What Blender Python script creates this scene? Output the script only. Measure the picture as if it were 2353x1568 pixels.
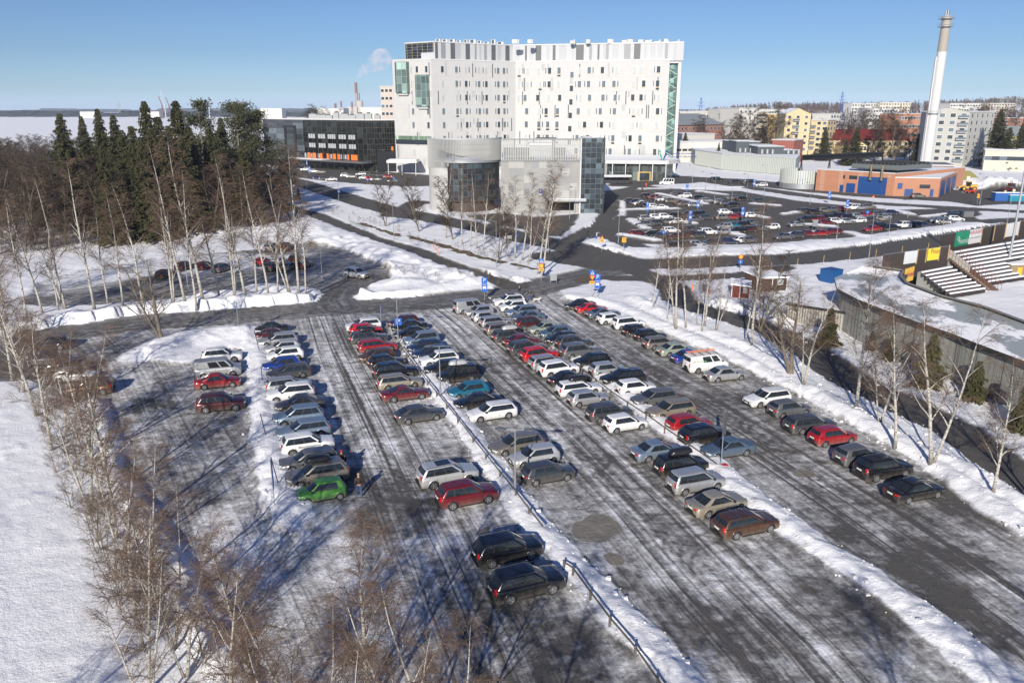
# where each near car stands: kind, colour, surveyed from the photo, nose right (1) or left (-1)
ROWS = [
 ('in the left island row', 17, [('suv', 'white', 510, 814, 1), ('van', 'silver', 500, 843, 1), ('saloon', 'red', 500, 873, 1), ('suv', 'maroon', 508, 922, 1)]),
 ('in the row by the left snow bank', 21, [('saloon', 'black', 619, 752, -1), ('saloon', 'maroon', 629, 766, 1), ('estate', 'silver', 638, 779, -1), ('hatchback', 'pale silver', 649, 796, -1), ('hatchback', 'white', 654, 812, -1), ('hatchback', 'blue', 646, 835, -1), ('estate', 'dark grey', 663, 852, -1), ('estate', 'silver', 663, 880, 1), ('large_suv', 'white', 667, 899, -1), ('saloon', 'dark grey', 688, 924, -1), ('suv', 'blue-silver', 685, 952, -1), ('estate', 'blue-silver', 697, 983, -1), ('suv', 'white', 706, 1015, 1), ('estate', 'grey', 709, 1053, -1), ('large_suv', 'grey-beige', 729, 1084, -1), ('small_hatchback', 'green', 738, 1124, -1)]),
 ('in the row left of the first rail', 21, [('estate', 'white', 834, 744, -1), ('hatchback', 'bright red', 840, 755, 1), ('estate', 'dark grey', 846, 773, 1), ('estate', 'red', 867, 792, 1), ('hatchback', 'brown', 865, 815, -1), ('hatchback', 'black', 887, 828, 1), ('large_suv', 'black', 908, 849, 1), ('estate', 'champagne', 917, 874, 1), ('coupe', 'dark red', 930, 901, 1), ('liftback', 'dark grey', 963, 948, 1), ('large_suv', 'pale silver', 1027, 1084, 1), ('suv', 'dark red', 1072, 1130, 1), ('suv', 'black', 1165, 1255, 1), ('suv', 'black', 1208, 1332, 1)]),
 ('in the row right of the first rail', 22, [('hatchback', 'maroon', 926, 737, -1), ('saloon', 'black', 940, 748, -1), ('saloon', 'black', 947, 763, -1), ('people_carrier', 'blue-silver', 967, 776, -1), ('hatchback', 'dark blue', 975, 794, -1), ('hatchback', 'dark blue', 987, 808, -1), ('suv', 'white', 1008, 822, -1), ('hatchback', 'black', 1018, 842, -1), ('small_van', 'black', 1050, 856, -1), ('hatchback', 'teal', 1075, 894, -1), ('saloon', 'black', 1096, 919, -1), ('estate', 'white', 1129, 943, -1), ('estate', 'grey-beige', 1186, 1017, -1), ('hatchback', 'pale silver', 1227, 1044, -1), ('hatchback', 'dark grey', 1258, 1082, 1)]),
 ('in the row left of the second rail', 22, [('van', 'silver', 1080, 702, 1), ('hatchback', 'silver', 1100, 713, -1), ('hatchback', 'pale silver', 1118, 726, 1), ('estate', 'silver', 1140, 737, 1), ('estate', 'grey-beige', 1154, 753, 1), ('estate', 'dark grey', 1172, 769, 1), ('saloon', 'dark red', 1197, 781, 1), ('suv', 'dark grey', 1209, 797, 1), ('suv', 'bright red', 1238, 811, 1), ('estate', 'silver', 1260, 829, 1), ('suv', 'white', 1282, 844, 1), ('saloon', 'black', 1307, 867, 1), ('estate', 'white', 1329, 889, 1), ('hatchback', 'silver', 1350, 911, 1), ('people_carrier', 'dark grey', 1399, 943, 1), ('hatchback', 'white', 1436, 968, 1), ('saloon', 'blue-silver', 1510, 1031, 1), ('people_carrier', 'black', 1564, 1063, 1), ('people_carrier', 'silver', 1598, 1100, 1), ('saloon', 'champagne', 1646, 1151, 1), ('estate', 'brown', 1713, 1197, 1)]),
 ('in the row right of the second rail', 19, [('large_suv', 'white', 1168, 689, -1), ('hatchback', 'white', 1178, 702, -1), ('estate', 'blue-silver', 1198, 713, -1), ('saloon', 'blue-grey', 1214, 725, -1), ('suv', 'maroon', 1222, 740, 1), ('saloon', 'pale green', 1251, 751, -1), ('hatchback', 'blue-grey', 1276, 762, -1), ('hatchback', 'black', 1289, 775, -1), ('suv', 'dark grey', 1317, 784, 1), ('large_suv', 'grey', 1332, 804, 1), ('hatchback', 'black', 1359, 826, -1), ('hatchback', 'silver', 1396, 846, 1), ('estate', 'black', 1430, 864, -1), ('hatchback', 'white', 1460, 887, 1), ('estate', 'grey', 1502, 911, -1), ('estate', 'beige', 1540, 938, -1), ('hatchback', 'red', 1581, 969, 1), ('suv', 'black', 1618, 995, 1), ('saloon', 'blue-grey', 1671, 1026, -1)]),
 ('in the right row by the birches', 18, [('saloon', 'black', 1332, 698, -1), ('saloon', 'bright red', 1358, 707, 1), ('coupe', 'blue-grey', 1385, 718, 1), ('hatchback', 'white', 1405, 730, 1), ('people_carrier', 'white', 1443, 740, 1), ('hatchback', 'black', 1465, 757, 1), ('hatchback', 'black', 1493, 768, 1), ('estate', 'grey-beige', 1519, 785, 1), ('saloon', 'pale green', 1552, 801, 1), ('saloon', 'blue', 1585, 817, 1), ('van', 'white', 1621, 831, 1), ('saloon', 'silver', 1665, 857, 1), ('estate', 'white', 1762, 911, -1), ('hatchback', 'grey', 1813, 935, 1), ('estate', 'dark grey', 1860, 970, 1), ('hatchback', 'red', 1912, 998, 1), ('hatchback', 'grey', 1971, 1041, 1), ('suv', 'black', 2029, 1070, 1), ('saloon', 'black', 2100, 1121, 1)]),
]
import bpy, math, random
import numpy as np
from mathutils import Vector, Matrix
# ---------------------------------------------------------------- camera, sky, sun, exposure
scene = bpy.context.scene
for o in list(bpy.data.objects): bpy.data.objects.remove(o)
CAM_H, FOC, HOR = 27.7, 1829.0, 248.0
PITCH = math.atan((784 - HOR) / FOC)
cd = bpy.data.cameras.new('camera'); cam = bpy.data.objects.new('camera', cd)
scene.collection.objects.link(cam)
cam.location = (0, 0, CAM_H); cam.rotation_euler = (math.pi/2 - PITCH, 0, 0)
cd.sensor_width = 36; cd.lens = FOC / 2352 * 36; cd.clip_start = 0.5; cd.clip_end = 30000
scene.camera = cam
SUN_EL, SUN_AZ = math.radians(22.5), math.radians(192.6)      # azimuth clockwise from +Y
world = bpy.data.worlds.new('World'); scene.world = world; world.use_nodes = True
wn = world.node_tree.nodes; wl = world.node_tree.links; wn.clear()
wo = wn.new('ShaderNodeOutputWorld'); bg = wn.new('ShaderNodeBackground'); sk = wn.new('ShaderNodeTexSky')
sk.sky_type = 'NISHITA'; sk.sun_disc = False; sk.sun_elevation = SUN_EL; sk.sun_rotation = SUN_AZ
sk.altitude = 0; sk.air_density = 1.0; sk.dust_density = 0.3; sk.ozone_density = 2.0
bg.inputs['Strength'].default_value = 0.075
tn = wn.new('ShaderNodeMix'); tn.data_type = 'RGBA'; tn.blend_type = 'MULTIPLY'; tn.inputs[0].default_value = 1
tg = wn.new('ShaderNodeTexCoord'); sp_ = wn.new('ShaderNodeSeparateXYZ'); wl.new(tg.outputs['Generated'], sp_.inputs[0])
cr_ = wn.new('ShaderNodeValToRGB'); wl.new(sp_.outputs[2], cr_.inputs[0]); e_ = cr_.color_ramp.elements     # cold winter air: less yellow low in the sky
e_[0].position = 0.0; e_[0].color = (.77, 1.12, 2.1, 1); e_[1].position = .40; e_[1].color = (.46, .60, .98, 1)
for p_, c_ in ((.02, (.58, .82, 1.4, 1)), (.06, (.48, .66, 1.06, 1)), (.128, (.47, .61, .94, 1))): q_ = e_.new(p_); q_.color = c_
wl.new(sk.outputs[0], tn.inputs[6]); wl.new(cr_.outputs[0], tn.inputs[7]); wl.new(tn.outputs[2], bg.inputs[0]); wl.new(bg.outputs[0], wo.inputs[0])
ld = bpy.data.lights.new('sun', 'SUN'); ld.energy = 5.0; ld.angle = math.radians(0.5); ld.color = (1, .925, .81)
sun = bpy.data.objects.new('sun', ld); scene.collection.objects.link(sun)
sdir = Vector((math.sin(SUN_AZ)*math.cos(SUN_EL), math.cos(SUN_AZ)*math.cos(SUN_EL), math.sin(SUN_EL)))
sun.rotation_euler = sdir.to_track_quat('Z', 'Y').to_euler(); sun.location = (0, -60, 90)
scene.view_settings.view_transform = 'Standard'; scene.view_settings.look = 'None'
scene.view_settings.exposure = 0.34; scene.view_settings.gamma = 1
scene.render.engine = 'CYCLES'; scene.cycles.max_bounces = 5; scene.cycles.diffuse_bounces = 2
scene.cycles.glossy_bounces = 3; scene.cycles.transparent_max_bounces = 6; scene.cycles.volume_bounces = 3
# ---------------------------------------------------------------- helpers
R = random.Random(7)
C = scene.collection
def ray(x, y):
    dx = (x - 1176) / FOC; dz = -(y - 784) / FOC
    return dx, math.cos(PITCH) + dz*math.sin(PITCH), -math.sin(PITCH) + dz*math.cos(PITCH)
def G(x, y, z=0.0):                                  # survey point: where the photo's (x, y) meets height z
    a, b, c = ray(x, y); t = (z - CAM_H) / c
    return (a*t, b*t)
def P(x, y, Y):                                      # survey point at distance Y
    a, b, c = ray(x, y); t = Y / b
    return (a*t, Y, CAM_H + c*t)
def XatY(x, Y, z=0):                                 # lateral position seen at column x for distance Y, height z
    zc = Y*math.cos(PITCH) + (CAM_H - z)*math.sin(PITCH)
    return (x - 1176)/FOC*zc
def tag(o, label=None, cat=None, group=None, kind=None):
    if label: o['label'] = label
    if cat: o['category'] = cat
    if group: o['group'] = group
    if kind: o['kind'] = kind
    return o
def empty(name, loc=(0, 0, 0), rz=0.0, label=None, cat=None, group=None):
    o = bpy.data.objects.new(name, None); C.objects.link(o)
    o.location = loc; o.rotation_euler = (0, 0, rz); o.empty_display_size = .2
    return tag(o, label, cat, group)
def mesh_obj(name, me, parent=None, loc=(0, 0, 0), rot=(0, 0, 0)):
    o = bpy.data.objects.new(name, me); C.objects.link(o)
    if parent: o.parent = parent
    o.location = loc; o.rotation_euler = rot
    return o
ORD = ['first','second','third','fourth','fifth','sixth','seventh','eighth','ninth','tenth','eleventh','twelfth','thirteenth','fourteenth',
       'fifteenth','sixteenth','seventeenth','eighteenth','nineteenth','twentieth','twenty-first','twenty-second','twenty-third','twenty-fourth',
       'twenty-fifth','twenty-sixth','twenty-seventh','twenty-eighth','twenty-ninth','thirtieth','thirty-first','thirty-second','thirty-third','thirty-fourth','thirty-fifth']
class MB:
    def __init__(s): s.v = []; s.f = []; s.m = []
    def add(s, vs, fs, m=0):
        n = len(s.v); s.v += [tuple(p) for p in vs]
        s.f += [tuple(n+i for i in f) for f in fs]; s.m += [m]*len(fs)
    def quad(s, a, b, c, d, m=0): s.add([a, b, c, d], [(0, 1, 2, 3)], m)
    def box(s, x0, x1, y0, y1, z0, z1, m=0, M=None):
        vs = [(x0,y0,z0),(x1,y0,z0),(x1,y1,z0),(x0,y1,z0),(x0,y0,z1),(x1,y0,z1),(x1,y1,z1),(x0,y1,z1)]
        if M is not None: vs = [tuple(M @ Vector(p)) for p in vs]
        s.add(vs, [(0,3,2,1),(4,5,6,7),(0,1,5,4),(1,2,6,5),(2,3,7,6),(3,0,4,7)], m)
    def bar(s, a, b, w, h=None, m=0):                 # square bar from a to b
        a = Vector(a); b = Vector(b); h = h or w; d = (b-a); L = d.length; d.normalize()
        q = d.to_track_quat('X', 'Z').to_matrix().to_4x4(); q.translation = a
        s.box(0, L, -w/2, w/2, -h/2, h/2, m, q)
    def tube(s, a, b, r0, r1=None, n=8, m=0, cap=True):
        r1 = r0 if r1 is None else r1
        a = Vector(a); b = Vector(b); d = (b-a).normalized()
        u = d.orthogonal().normalized(); w = d.cross(u)
        vs = []
        for p, r in ((a, r0), (b, r1)):
            for i in range(n):
                t = 2*math.pi*i/n; vs.append(p + (u*math.cos(t) + w*math.sin(t))*r)
        fs = [(i, (i+1) % n, n+(i+1) % n, n+i) for i in range(n)]
        if cap: fs += [tuple(range(n-1, -1, -1)), tuple(range(n, 2*n))]
        s.add(vs, fs, m)
    def prism(s, pts, z0, z1, m=0, mt=None, sides=True):   # vertical prism over a plan polygon (counter-clockwise)
        n = len(pts); vs = [(p[0], p[1], z0) for p in pts] + [(p[0], p[1], z1) for p in pts]
        s.add(vs, [(i, (i+1) % n, n+(i+1) % n, n+i) for i in range(n)] if sides else [], m)
        k = len(s.v) - 2*n if sides else None
        s.add([(p[0], p[1], z1) for p in pts], [tuple(range(n))], m if mt is None else mt)
    def lathe(s, prof, n=16, m=0, axis='Z', c=(0, 0, 0)):
        vs = []
        for r, h in prof:
            for i in range(n):
                t = 2*math.pi*i/n
                p = (r*math.cos(t), r*math.sin(t), h) if axis == 'Z' else (r*math.cos(t), h, r*math.sin(t))
                vs.append((p[0]+c[0], p[1]+c[1], p[2]+c[2]))
        k = len(prof)
        s.add(vs, [(j*n+i, j*n+(i+1) % n, (j+1)*n+(i+1) % n, (j+1)*n+i) for j in range(k-1) for i in range(n)], m)
    def mesh(s, name, mats, smooth=False, ang=35):
        me = bpy.data.meshes.new(name); me.from_pydata(s.v, [], s.f)
        for m in (mats if isinstance(mats, (list, tuple)) else [mats]): me.materials.append(m)
        me.polygons.foreach_set('material_index', s.m)
        if smooth:
            me.polygons.foreach_set('use_smooth', [True]*len(s.f))
            try: me.set_sharp_from_angle(angle=math.radians(ang))
            except Exception: pass
        me.update(); return me
    def build(s, name, mats, parent=None, smooth=False, loc=(0, 0, 0), rot=(0, 0, 0), ang=35):
        return mesh_obj(name, s.mesh(name, mats, smooth, ang), parent, loc, rot)
KIDS = {}
def kids(o): return [c for c in o.children]
def dup(root, loc, rz=0.0, scale=1.0, label=None, cat=None, group=None, tree=None, skip=()):
    """copy a thing with its parts and sub-parts; tree = cached list of (part, [sub-parts])"""
    r = root.copy(); C.objects.link(r); r.location = loc; r.rotation_euler = (0, 0, rz); r.scale = (scale,)*3 if not isinstance(scale, tuple) else scale
    tag(r, label, cat, group); out = []
    for ch, subs in (tree or [(c, kids(c)) for c in kids(root)]):
        if ch.name.split('.')[0] in skip: continue
        c = ch.copy(); C.objects.link(c); c.parent = r; out.append(c)
        for g in subs:
            d = g.copy(); C.objects.link(d); d.parent = c
    return r, out
# ---------------------------------------------------------------- materials
def new_mat(name):
    m = bpy.data.materials.new(name); m.use_nodes = True
    nt = m.node_tree; nt.nodes.clear()
    out = nt.nodes.new('ShaderNodeOutputMaterial'); b = nt.nodes.new('ShaderNodeBsdfPrincipled')
    nt.links.new(b.outputs[0], out.inputs[0]); return m, nt, b
def N(nt, t, **kw):
    n = nt.nodes.new(t)
    for k, v in kw.items():
        if k[0] == '_': n.inputs[int(k[1:])].default_value = v
        else: setattr(n, k, v)
    return n
def math_n(nt, op, a, b=None, c=None, clamp=False):
    n = nt.nodes.new('ShaderNodeMath'); n.operation = op; n.use_clamp = clamp
    for i, v in enumerate((a, b, c)):
        if v is None: continue
        if isinstance(v, (int, float)): n.inputs[i].default_value = v
        else: nt.links.new(v, n.inputs[i])
    return n.outputs[0]
def ramp(nt, src, stops, interp='LINEAR'):
    n = nt.nodes.new('ShaderNodeValToRGB'); n.color_ramp.interpolation = interp
    el = n.color_ramp.elements
    while len(el) > 1: el.remove(el[-1])
    for i, (p, c) in enumerate(stops):
        e = el[0] if i == 0 else el.new(p)
        e.position = p; e.color = (c if len(c) == 4 else (*c, 1)) if isinstance(c, tuple) else (c, c, c, 1)
    nt.links.new(src, n.inputs[0]); return n.outputs[0]
def mix(nt, f, a, b, mode='MIX'):
    n = nt.nodes.new('ShaderNodeMix'); n.data_type = 'RGBA'; n.blend_type = mode; n.clamp_factor = True
    for s, v in ((n.inputs[0], f), (n.inputs[6], a), (n.inputs[7], b)):
        if isinstance(v, (int, float)): s.default_value = v
        elif isinstance(v, tuple): s.default_value = v if len(v) == 4 else (*v, 1)
        else: nt.links.new(v, s)
    return n.outputs[2]
def noise(nt, vec, scale, detail=3, rough=.55, dist=0.0):
    n = nt.nodes.new('ShaderNodeTexNoise'); n.inputs['Scale'].default_value = scale
    n.inputs['Detail'].default_value = detail; n.inputs['Roughness'].default_value = rough; n.inputs['Distortion'].default_value = dist
    if vec is not None: nt.links.new(vec, n.inputs['Vector'])
    return n.outputs[0]
def mapping(nt, vec, scale=(1, 1, 1), rot=(0, 0, 0), loc=(0, 0, 0)):
    n = nt.nodes.new('ShaderNodeMapping'); n.inputs['Scale'].default_value = scale
    n.inputs['Rotation'].default_value = rot; n.inputs['Location'].default_value = loc
    nt.links.new(vec, n.inputs['Vector']); return n.outputs[0]
def coord(nt, which='Object'):
    return nt.nodes.new('ShaderNodeTexCoord').outputs[which]
def wpos(nt): return nt.nodes.new('ShaderNodeNewGeometry').outputs['Position']
MAT = {}
def flat(name, col, rough=.7, metal=0.0, var=.12, scale=1.5, emis=None, spec=None, coat=0):
    if name in MAT: return MAT[name]
    m, nt, b = new_mat(name)
    n = noise(nt, coord(nt), scale, 4)
    lo = tuple(c*(1-var) for c in col); hi = tuple(min(1, c*(1+var)) for c in col)
    c = ramp(nt, n, [(.3, lo), (.7, hi)]); nt.links.new(c, b.inputs['Base Color'])
    b.inputs['Roughness'].default_value = rough; b.inputs['Metallic'].default_value = metal
    if spec is not None: b.inputs['Specular IOR Level'].default_value = spec
    if coat: b.inputs['Coat Weight'].default_value = coat
    if emis: b.inputs['Emission Color'].default_value = (*emis[0], 1); b.inputs['Emission Strength'].default_value = emis[1]
    MAT[name] = m; return m
# ---------------------------------------------------------------- ground: one sheet, with snow banks as real relief
def g2(pts): return np.array([G(*p) for p in pts])
def sd_poly(X, Y, poly):                              # signed distance, negative inside
    d = np.full(X.shape, 1e18); inside = np.zeros(X.shape, bool); n = len(poly)
    for i in range(n):
        x0, y0 = poly[i]; x1, y1 = poly[(i+1) % n]
        ex, ey = x1-x0, y1-y0; wx, wy = X-x0, Y-y0
        t = np.clip((wx*ex+wy*ey)/(ex*ex+ey*ey+1e-12), 0, 1)
        d = np.minimum(d, (wx-ex*t)**2 + (wy-ey*t)**2)
        c = ((y0 > Y) != (y1 > Y)) & (X < (x1-x0)*(Y-y0)/((y1-y0) if abs(y1-y0) > 1e-9 else 1e-9) + x0)
        inside ^= c
    d = np.sqrt(d); return np.where(inside, -d, d)
def d_line(X, Y, pl):                                 # distance to a polyline, run along it, side offset
    best = np.full(X.shape, 1e18); U = np.zeros(X.shape); V = np.zeros(X.shape); run = 0
    for i in range(len(pl)-1):
        x0, y0 = pl[i]; x1, y1 = pl[i+1]; ex, ey = x1-x0, y1-y0; L = math.hypot(ex, ey)
        wx, wy = X-x0, Y-y0; t = np.clip((wx*ex+wy*ey)/(L*L), 0, 1)
        dd = np.hypot(wx-ex*t, wy-ey*t); s = (ex*wy-ey*wx)/L
        k = dd < best; best = np.where(k, dd, best); U = np.where(k, run+t*L, U); V = np.where(k, np.sign(s)*dd, V); run += L
    return best, U, V
def sstep(x, a, b):
    t = np.clip((x-a)/(b-a), 0, 1); return t*t*(3-2*t)
_rs = np.random.RandomState(3); _LAT = _rs.rand(256, 256)
def vnoise(X, Y, s):                                  # value noise, one octave, feature size s metres
    x = X/s; y = Y/s; xi = np.floor(x).astype(int); yi = np.floor(y).astype(int); fx = x-xi; fy = y-yi
    fx = fx*fx*(3-2*fx); fy = fy*fy*(3-2*fy); L = _LAT
    a = L[xi & 255, yi & 255]; b = L[(xi+1) & 255, yi & 255]; c = L[xi & 255, (yi+1) & 255]; d = L[(xi+1) & 255, (yi+1) & 255]
    return (a*(1-fx)+b*fx)*(1-fy) + (c*(1-fx)+d*fx)*fy
def fbm(X, Y, s, o=4, k=.5):
    r = 0; a = 1; t = 0
    for i in range(o): r = r + a*vnoise(X+i*37.1, Y-i*19.3, s/2**i); t += a; a *= k
    return r/t
LANE = math.radians(19.5)                             # lanes run this far off +Y, cars park across them
LU = (-math.sin(LANE), math.cos(LANE)); LV = (math.cos(LANE), math.sin(LANE))
POLY_LOT = g2([(62, 812), (120, 772), (300, 746), (560, 730), (760, 712), (1040, 696), (1180, 676), (1270, 656), (1300, 690), (1352, 700), (1405, 720), (1490, 752),
    (1560, 782), (1640, 815), (1715, 852), (1780, 885), (1880, 930), (1950, 975), (2020, 1015), (2100, 1060), (2170, 1105), (2200, 1150), (2290, 1205), (2420, 1290),
    (2600, 1400), (2600, 1700), (560, 1700), (500, 1500), (440, 1400), (390, 1290), (330, 1190), (262, 1090), (225, 990), (215, 930), (120, 900), (60, 860)])
ISLES = [g2([(322, 828), (345, 798), (420, 772), (500, 762), (570, 760), (580, 790), (560, 812), (520, 800), (470, 822), (440, 838), (400, 838), (350, 836)])]
FARLEFT = g2([(60, 700), (90, 650), (250, 610), (400, 590), (600, 575), (700, 560), (790, 575), (850, 600), (900, 628), (870, 645), (800, 655), (780, 680), (795, 705), (700, 720),
    (745, 700), (740, 668), (690, 660), (560, 676), (430, 684), (300, 694), (150, 705)])
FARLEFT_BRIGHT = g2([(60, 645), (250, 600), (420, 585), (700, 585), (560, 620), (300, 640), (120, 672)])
RIGHTLOT = g2([(1395, 440), (1470, 425), (1560, 436), (1700, 440), (1830, 462), (2050, 484), (2230, 478), (2250, 492), (2235, 505), (2150, 522), (2000, 540), (1800, 560), (1560, 566),
    (1450, 560), (1400, 545), (1385, 520), (1440, 500), (1440, 470)])
BLACKLOT = g2([(650, 372), (860, 394), (1000, 404), (1010, 428), (900, 428), (760, 418), (690, 408), (640, 395)])
FORECOURT = g2([(1395, 395), (1560, 405), (1700, 412), (1880, 428), (2350, 440), (2352, 470), (2240, 468), (2000, 455), (1850, 442), (1760, 432), (1640, 418), (1560, 424), (1400, 430)])
BRICKYARD = g2([(2190, 440), (2352, 430), (2352, 470), (2240, 474), (2140, 458)])
PARKAPRON = g2([(1080, 497), (1150, 490), (1230, 500), (1290, 495), (1330, 492), (1320, 520), (1290, 545), (1230, 530), (1130, 515)])
LANES = [g2(p) for p in ([(735, 700), (775, 800), (825, 900), (880, 1010), (940, 1140), (1010, 1290), (1100, 1500), (1160, 1680)], [(990, 700), (1050, 745), (1180, 868), (1330, 1010), (1500, 1180), (1650, 1340), (1800, 1490), (1960, 1680)],
    [(1215, 680), (1330, 762), (1440, 838), (1620, 940), (1800, 1058), (2000, 1190), (2200, 1330), (2420, 1490), (2650, 1700)], [(240, 770), (300, 830), (350, 920), (410, 1050), (470, 1200), (550, 1400), (640, 1680)])]
def road(pts, w, z=0): return (np.array([G(*p) for p in pts]), w)
ASPH = [road([(640, 408), (690, 420), (780, 450), (880, 480), (990, 502), (1100, 524), (1200, 546), (1300, 566), (1380, 588), (1440, 608), (1540, 607), (1700, 600), (1819, 597), (2002, 578), (2186, 548), (2352, 520), (2600, 480)], 9.5),
    road([(640, 470), (668, 479), (728, 495), (796, 524), (864, 553), (953, 577), (1044, 616), (1112, 639), (1180, 658)], 4.2),
    road([(1440, 612), (1500, 640), (1545, 660), (1560, 690), (1617, 714), (1709, 740), (1786, 767), (1893, 830), (1972, 885), (2079, 932), (2185, 984), (2260, 1040), (2352, 1108), (2500, 1200)], 4.6),
    road([(1000, 505), (900, 496), (960, 465), (1050, 470)], 6), road([(1300, 560), (1380, 520), (1400, 490), (1405, 440)], 5),
    road([(1440, 500), (1400, 520), (1400, 545), (1460, 570)], 6), road([(1120, 520), (1180, 512), (1260, 540)], 5),
    road([(1640, 420), (1850, 450), (2000, 468), (2352, 488)], 8), road([(2100, 497), (2180, 490), (2240, 512), (2352, 505)], 6),
    road([(1290, 590), (1400, 606)], 12), road([(1395, 640), (1560, 640), (1700, 634), (1800, 615)], 4)]
ACCESS = [road([(40, 850), (60, 805), (120, 768), (300, 742), (560, 722), (760, 706), (900, 700), (1040, 690), (1180, 672), (1300, 645), (1420, 618)], 8.5),
    road([(790, 708), (775, 690), (790, 665), (850, 640)], 7)]
TRODDEN = g2([(1250, 690), (1340, 690), (1420, 725), (1560, 800), (1700, 900), (1850, 985), (2020, 1100), (2600, 1500), (2600, 1700), (2350, 1700), (1900, 1240), (1600, 1000), (1350, 790)])
ridge_defs = [  # (pixels, half width, height)
    ([(585, 775), (598, 850), (604, 930), (614, 1000), (630, 1070), (648, 1130), (672, 1195)], 1.5, .55),
    ([(905, 745), (950, 800), (1010, 900), (1110, 1040), (1190, 1160), (1245, 1230), (1320, 1310), (1440, 1430), (1600, 1600)], 1.15, .42),
    ([(1120, 665), (1180, 705), (1270, 775), (1400, 880), (1500, 960), (1610, 1045), (1700, 1130), (1850, 1240), (2050, 1370), (2330, 1590)], 1.25, .45),
    ([(1310, 685), (1420, 705), (1520, 750), (1640, 800), (1740, 850), (1850, 905), (1960, 965), (2040, 1010), (2130, 1060), (2200, 1110), (2330, 1200), (2450, 1280)], 1.2, .4),
    ([(222, 930), (245, 1000), (262, 1090), (330, 1190), (390, 1290), (440, 1400), (500, 1500), (580, 1640)], .9, .75),  # added ridge where a ditch lies, put in to cast its shadow line
    ([(100, 748), (230, 732), (330, 722), (430, 715), (560, 700), (660, 695), (750, 694)], 3.4, 1.1),
    ([(460, 700), (500, 680), (540, 690)], 3.0, .7), ([(600, 660), (640, 668), (700, 680)], 3.0, .5),
    ([(0, 580), (150, 560), (350, 545), (560, 530), (700, 520), (800, 550), (900, 590), (980, 618), (1080, 640)], 5.0, .9),
    ([(340, 820), (400, 790), (470, 778), (560, 768)], 3.2, .9), ([(1200, 650), (1100, 650), (960, 675), (850, 690), (810, 675)], 2.0, .8),
    ([(1460, 690), (1560, 745), (1650, 778), (1740, 810), (1820, 870), (1900, 930), (2000, 980), (2100, 1040), (2220, 1090), (2352, 1170)], 1.3, .5),
    ([(1400, 505), (1360, 545), (1420, 575), (1560, 585), (1750, 575), (2000, 556), (2240, 520)], 4.0, .45),
    ([(1620, 690), (1700, 720), (1780, 735)], 2.2, .9)]
RIDGES = [(g2(p), w, h) for p, w, h in ridge_defs]
BANKS_LOT = RIDGES[:4]
HEAPS = [(G(880, 625), 9, 1.2), (G(1050, 640), 8, 1.3), (G(940, 660), 7, 1.0), (G(700, 540), 9, 1.3), (G(760, 560), 7, 1.1), (G(480, 690), 4, 1.0), (G(230, 735), 5, .9),
    (G(1400, 470), 8, 1.2), (G(2050, 620), 6, .8), (G(2290, 430), 13, 3.5), (G(2240, 425), 9, 2.0), (G(620, 690), 4, .8)]
PUDDLES = [(G(1370, 1215), 1.9), (G(1110, 1222), 1.0), (G(1415, 1290), .8), (G(1835, 1085), .6)]
GRASS = [([(940, 545), (1010, 565), (1090, 590)], 1.3), ([(1095, 592), (1150, 605)], 1.2), ([(1180, 610), (1230, 622)], 1.0), ([(1330, 645), (1370, 632)], 1.2), ([(830, 515), (920, 545)], .9)]
STADWALL = g2([(2030, 720), (2100, 775), (2240, 860), (2330, 920), (2500, 1000)])
def hill(X, Y):
    r = X/np.maximum(Y, 1); t = sstep(Y, 430, 1400)*sstep(r, .10, .34)
    return t*(25.0+11*sstep(r, .42, .68))
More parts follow.
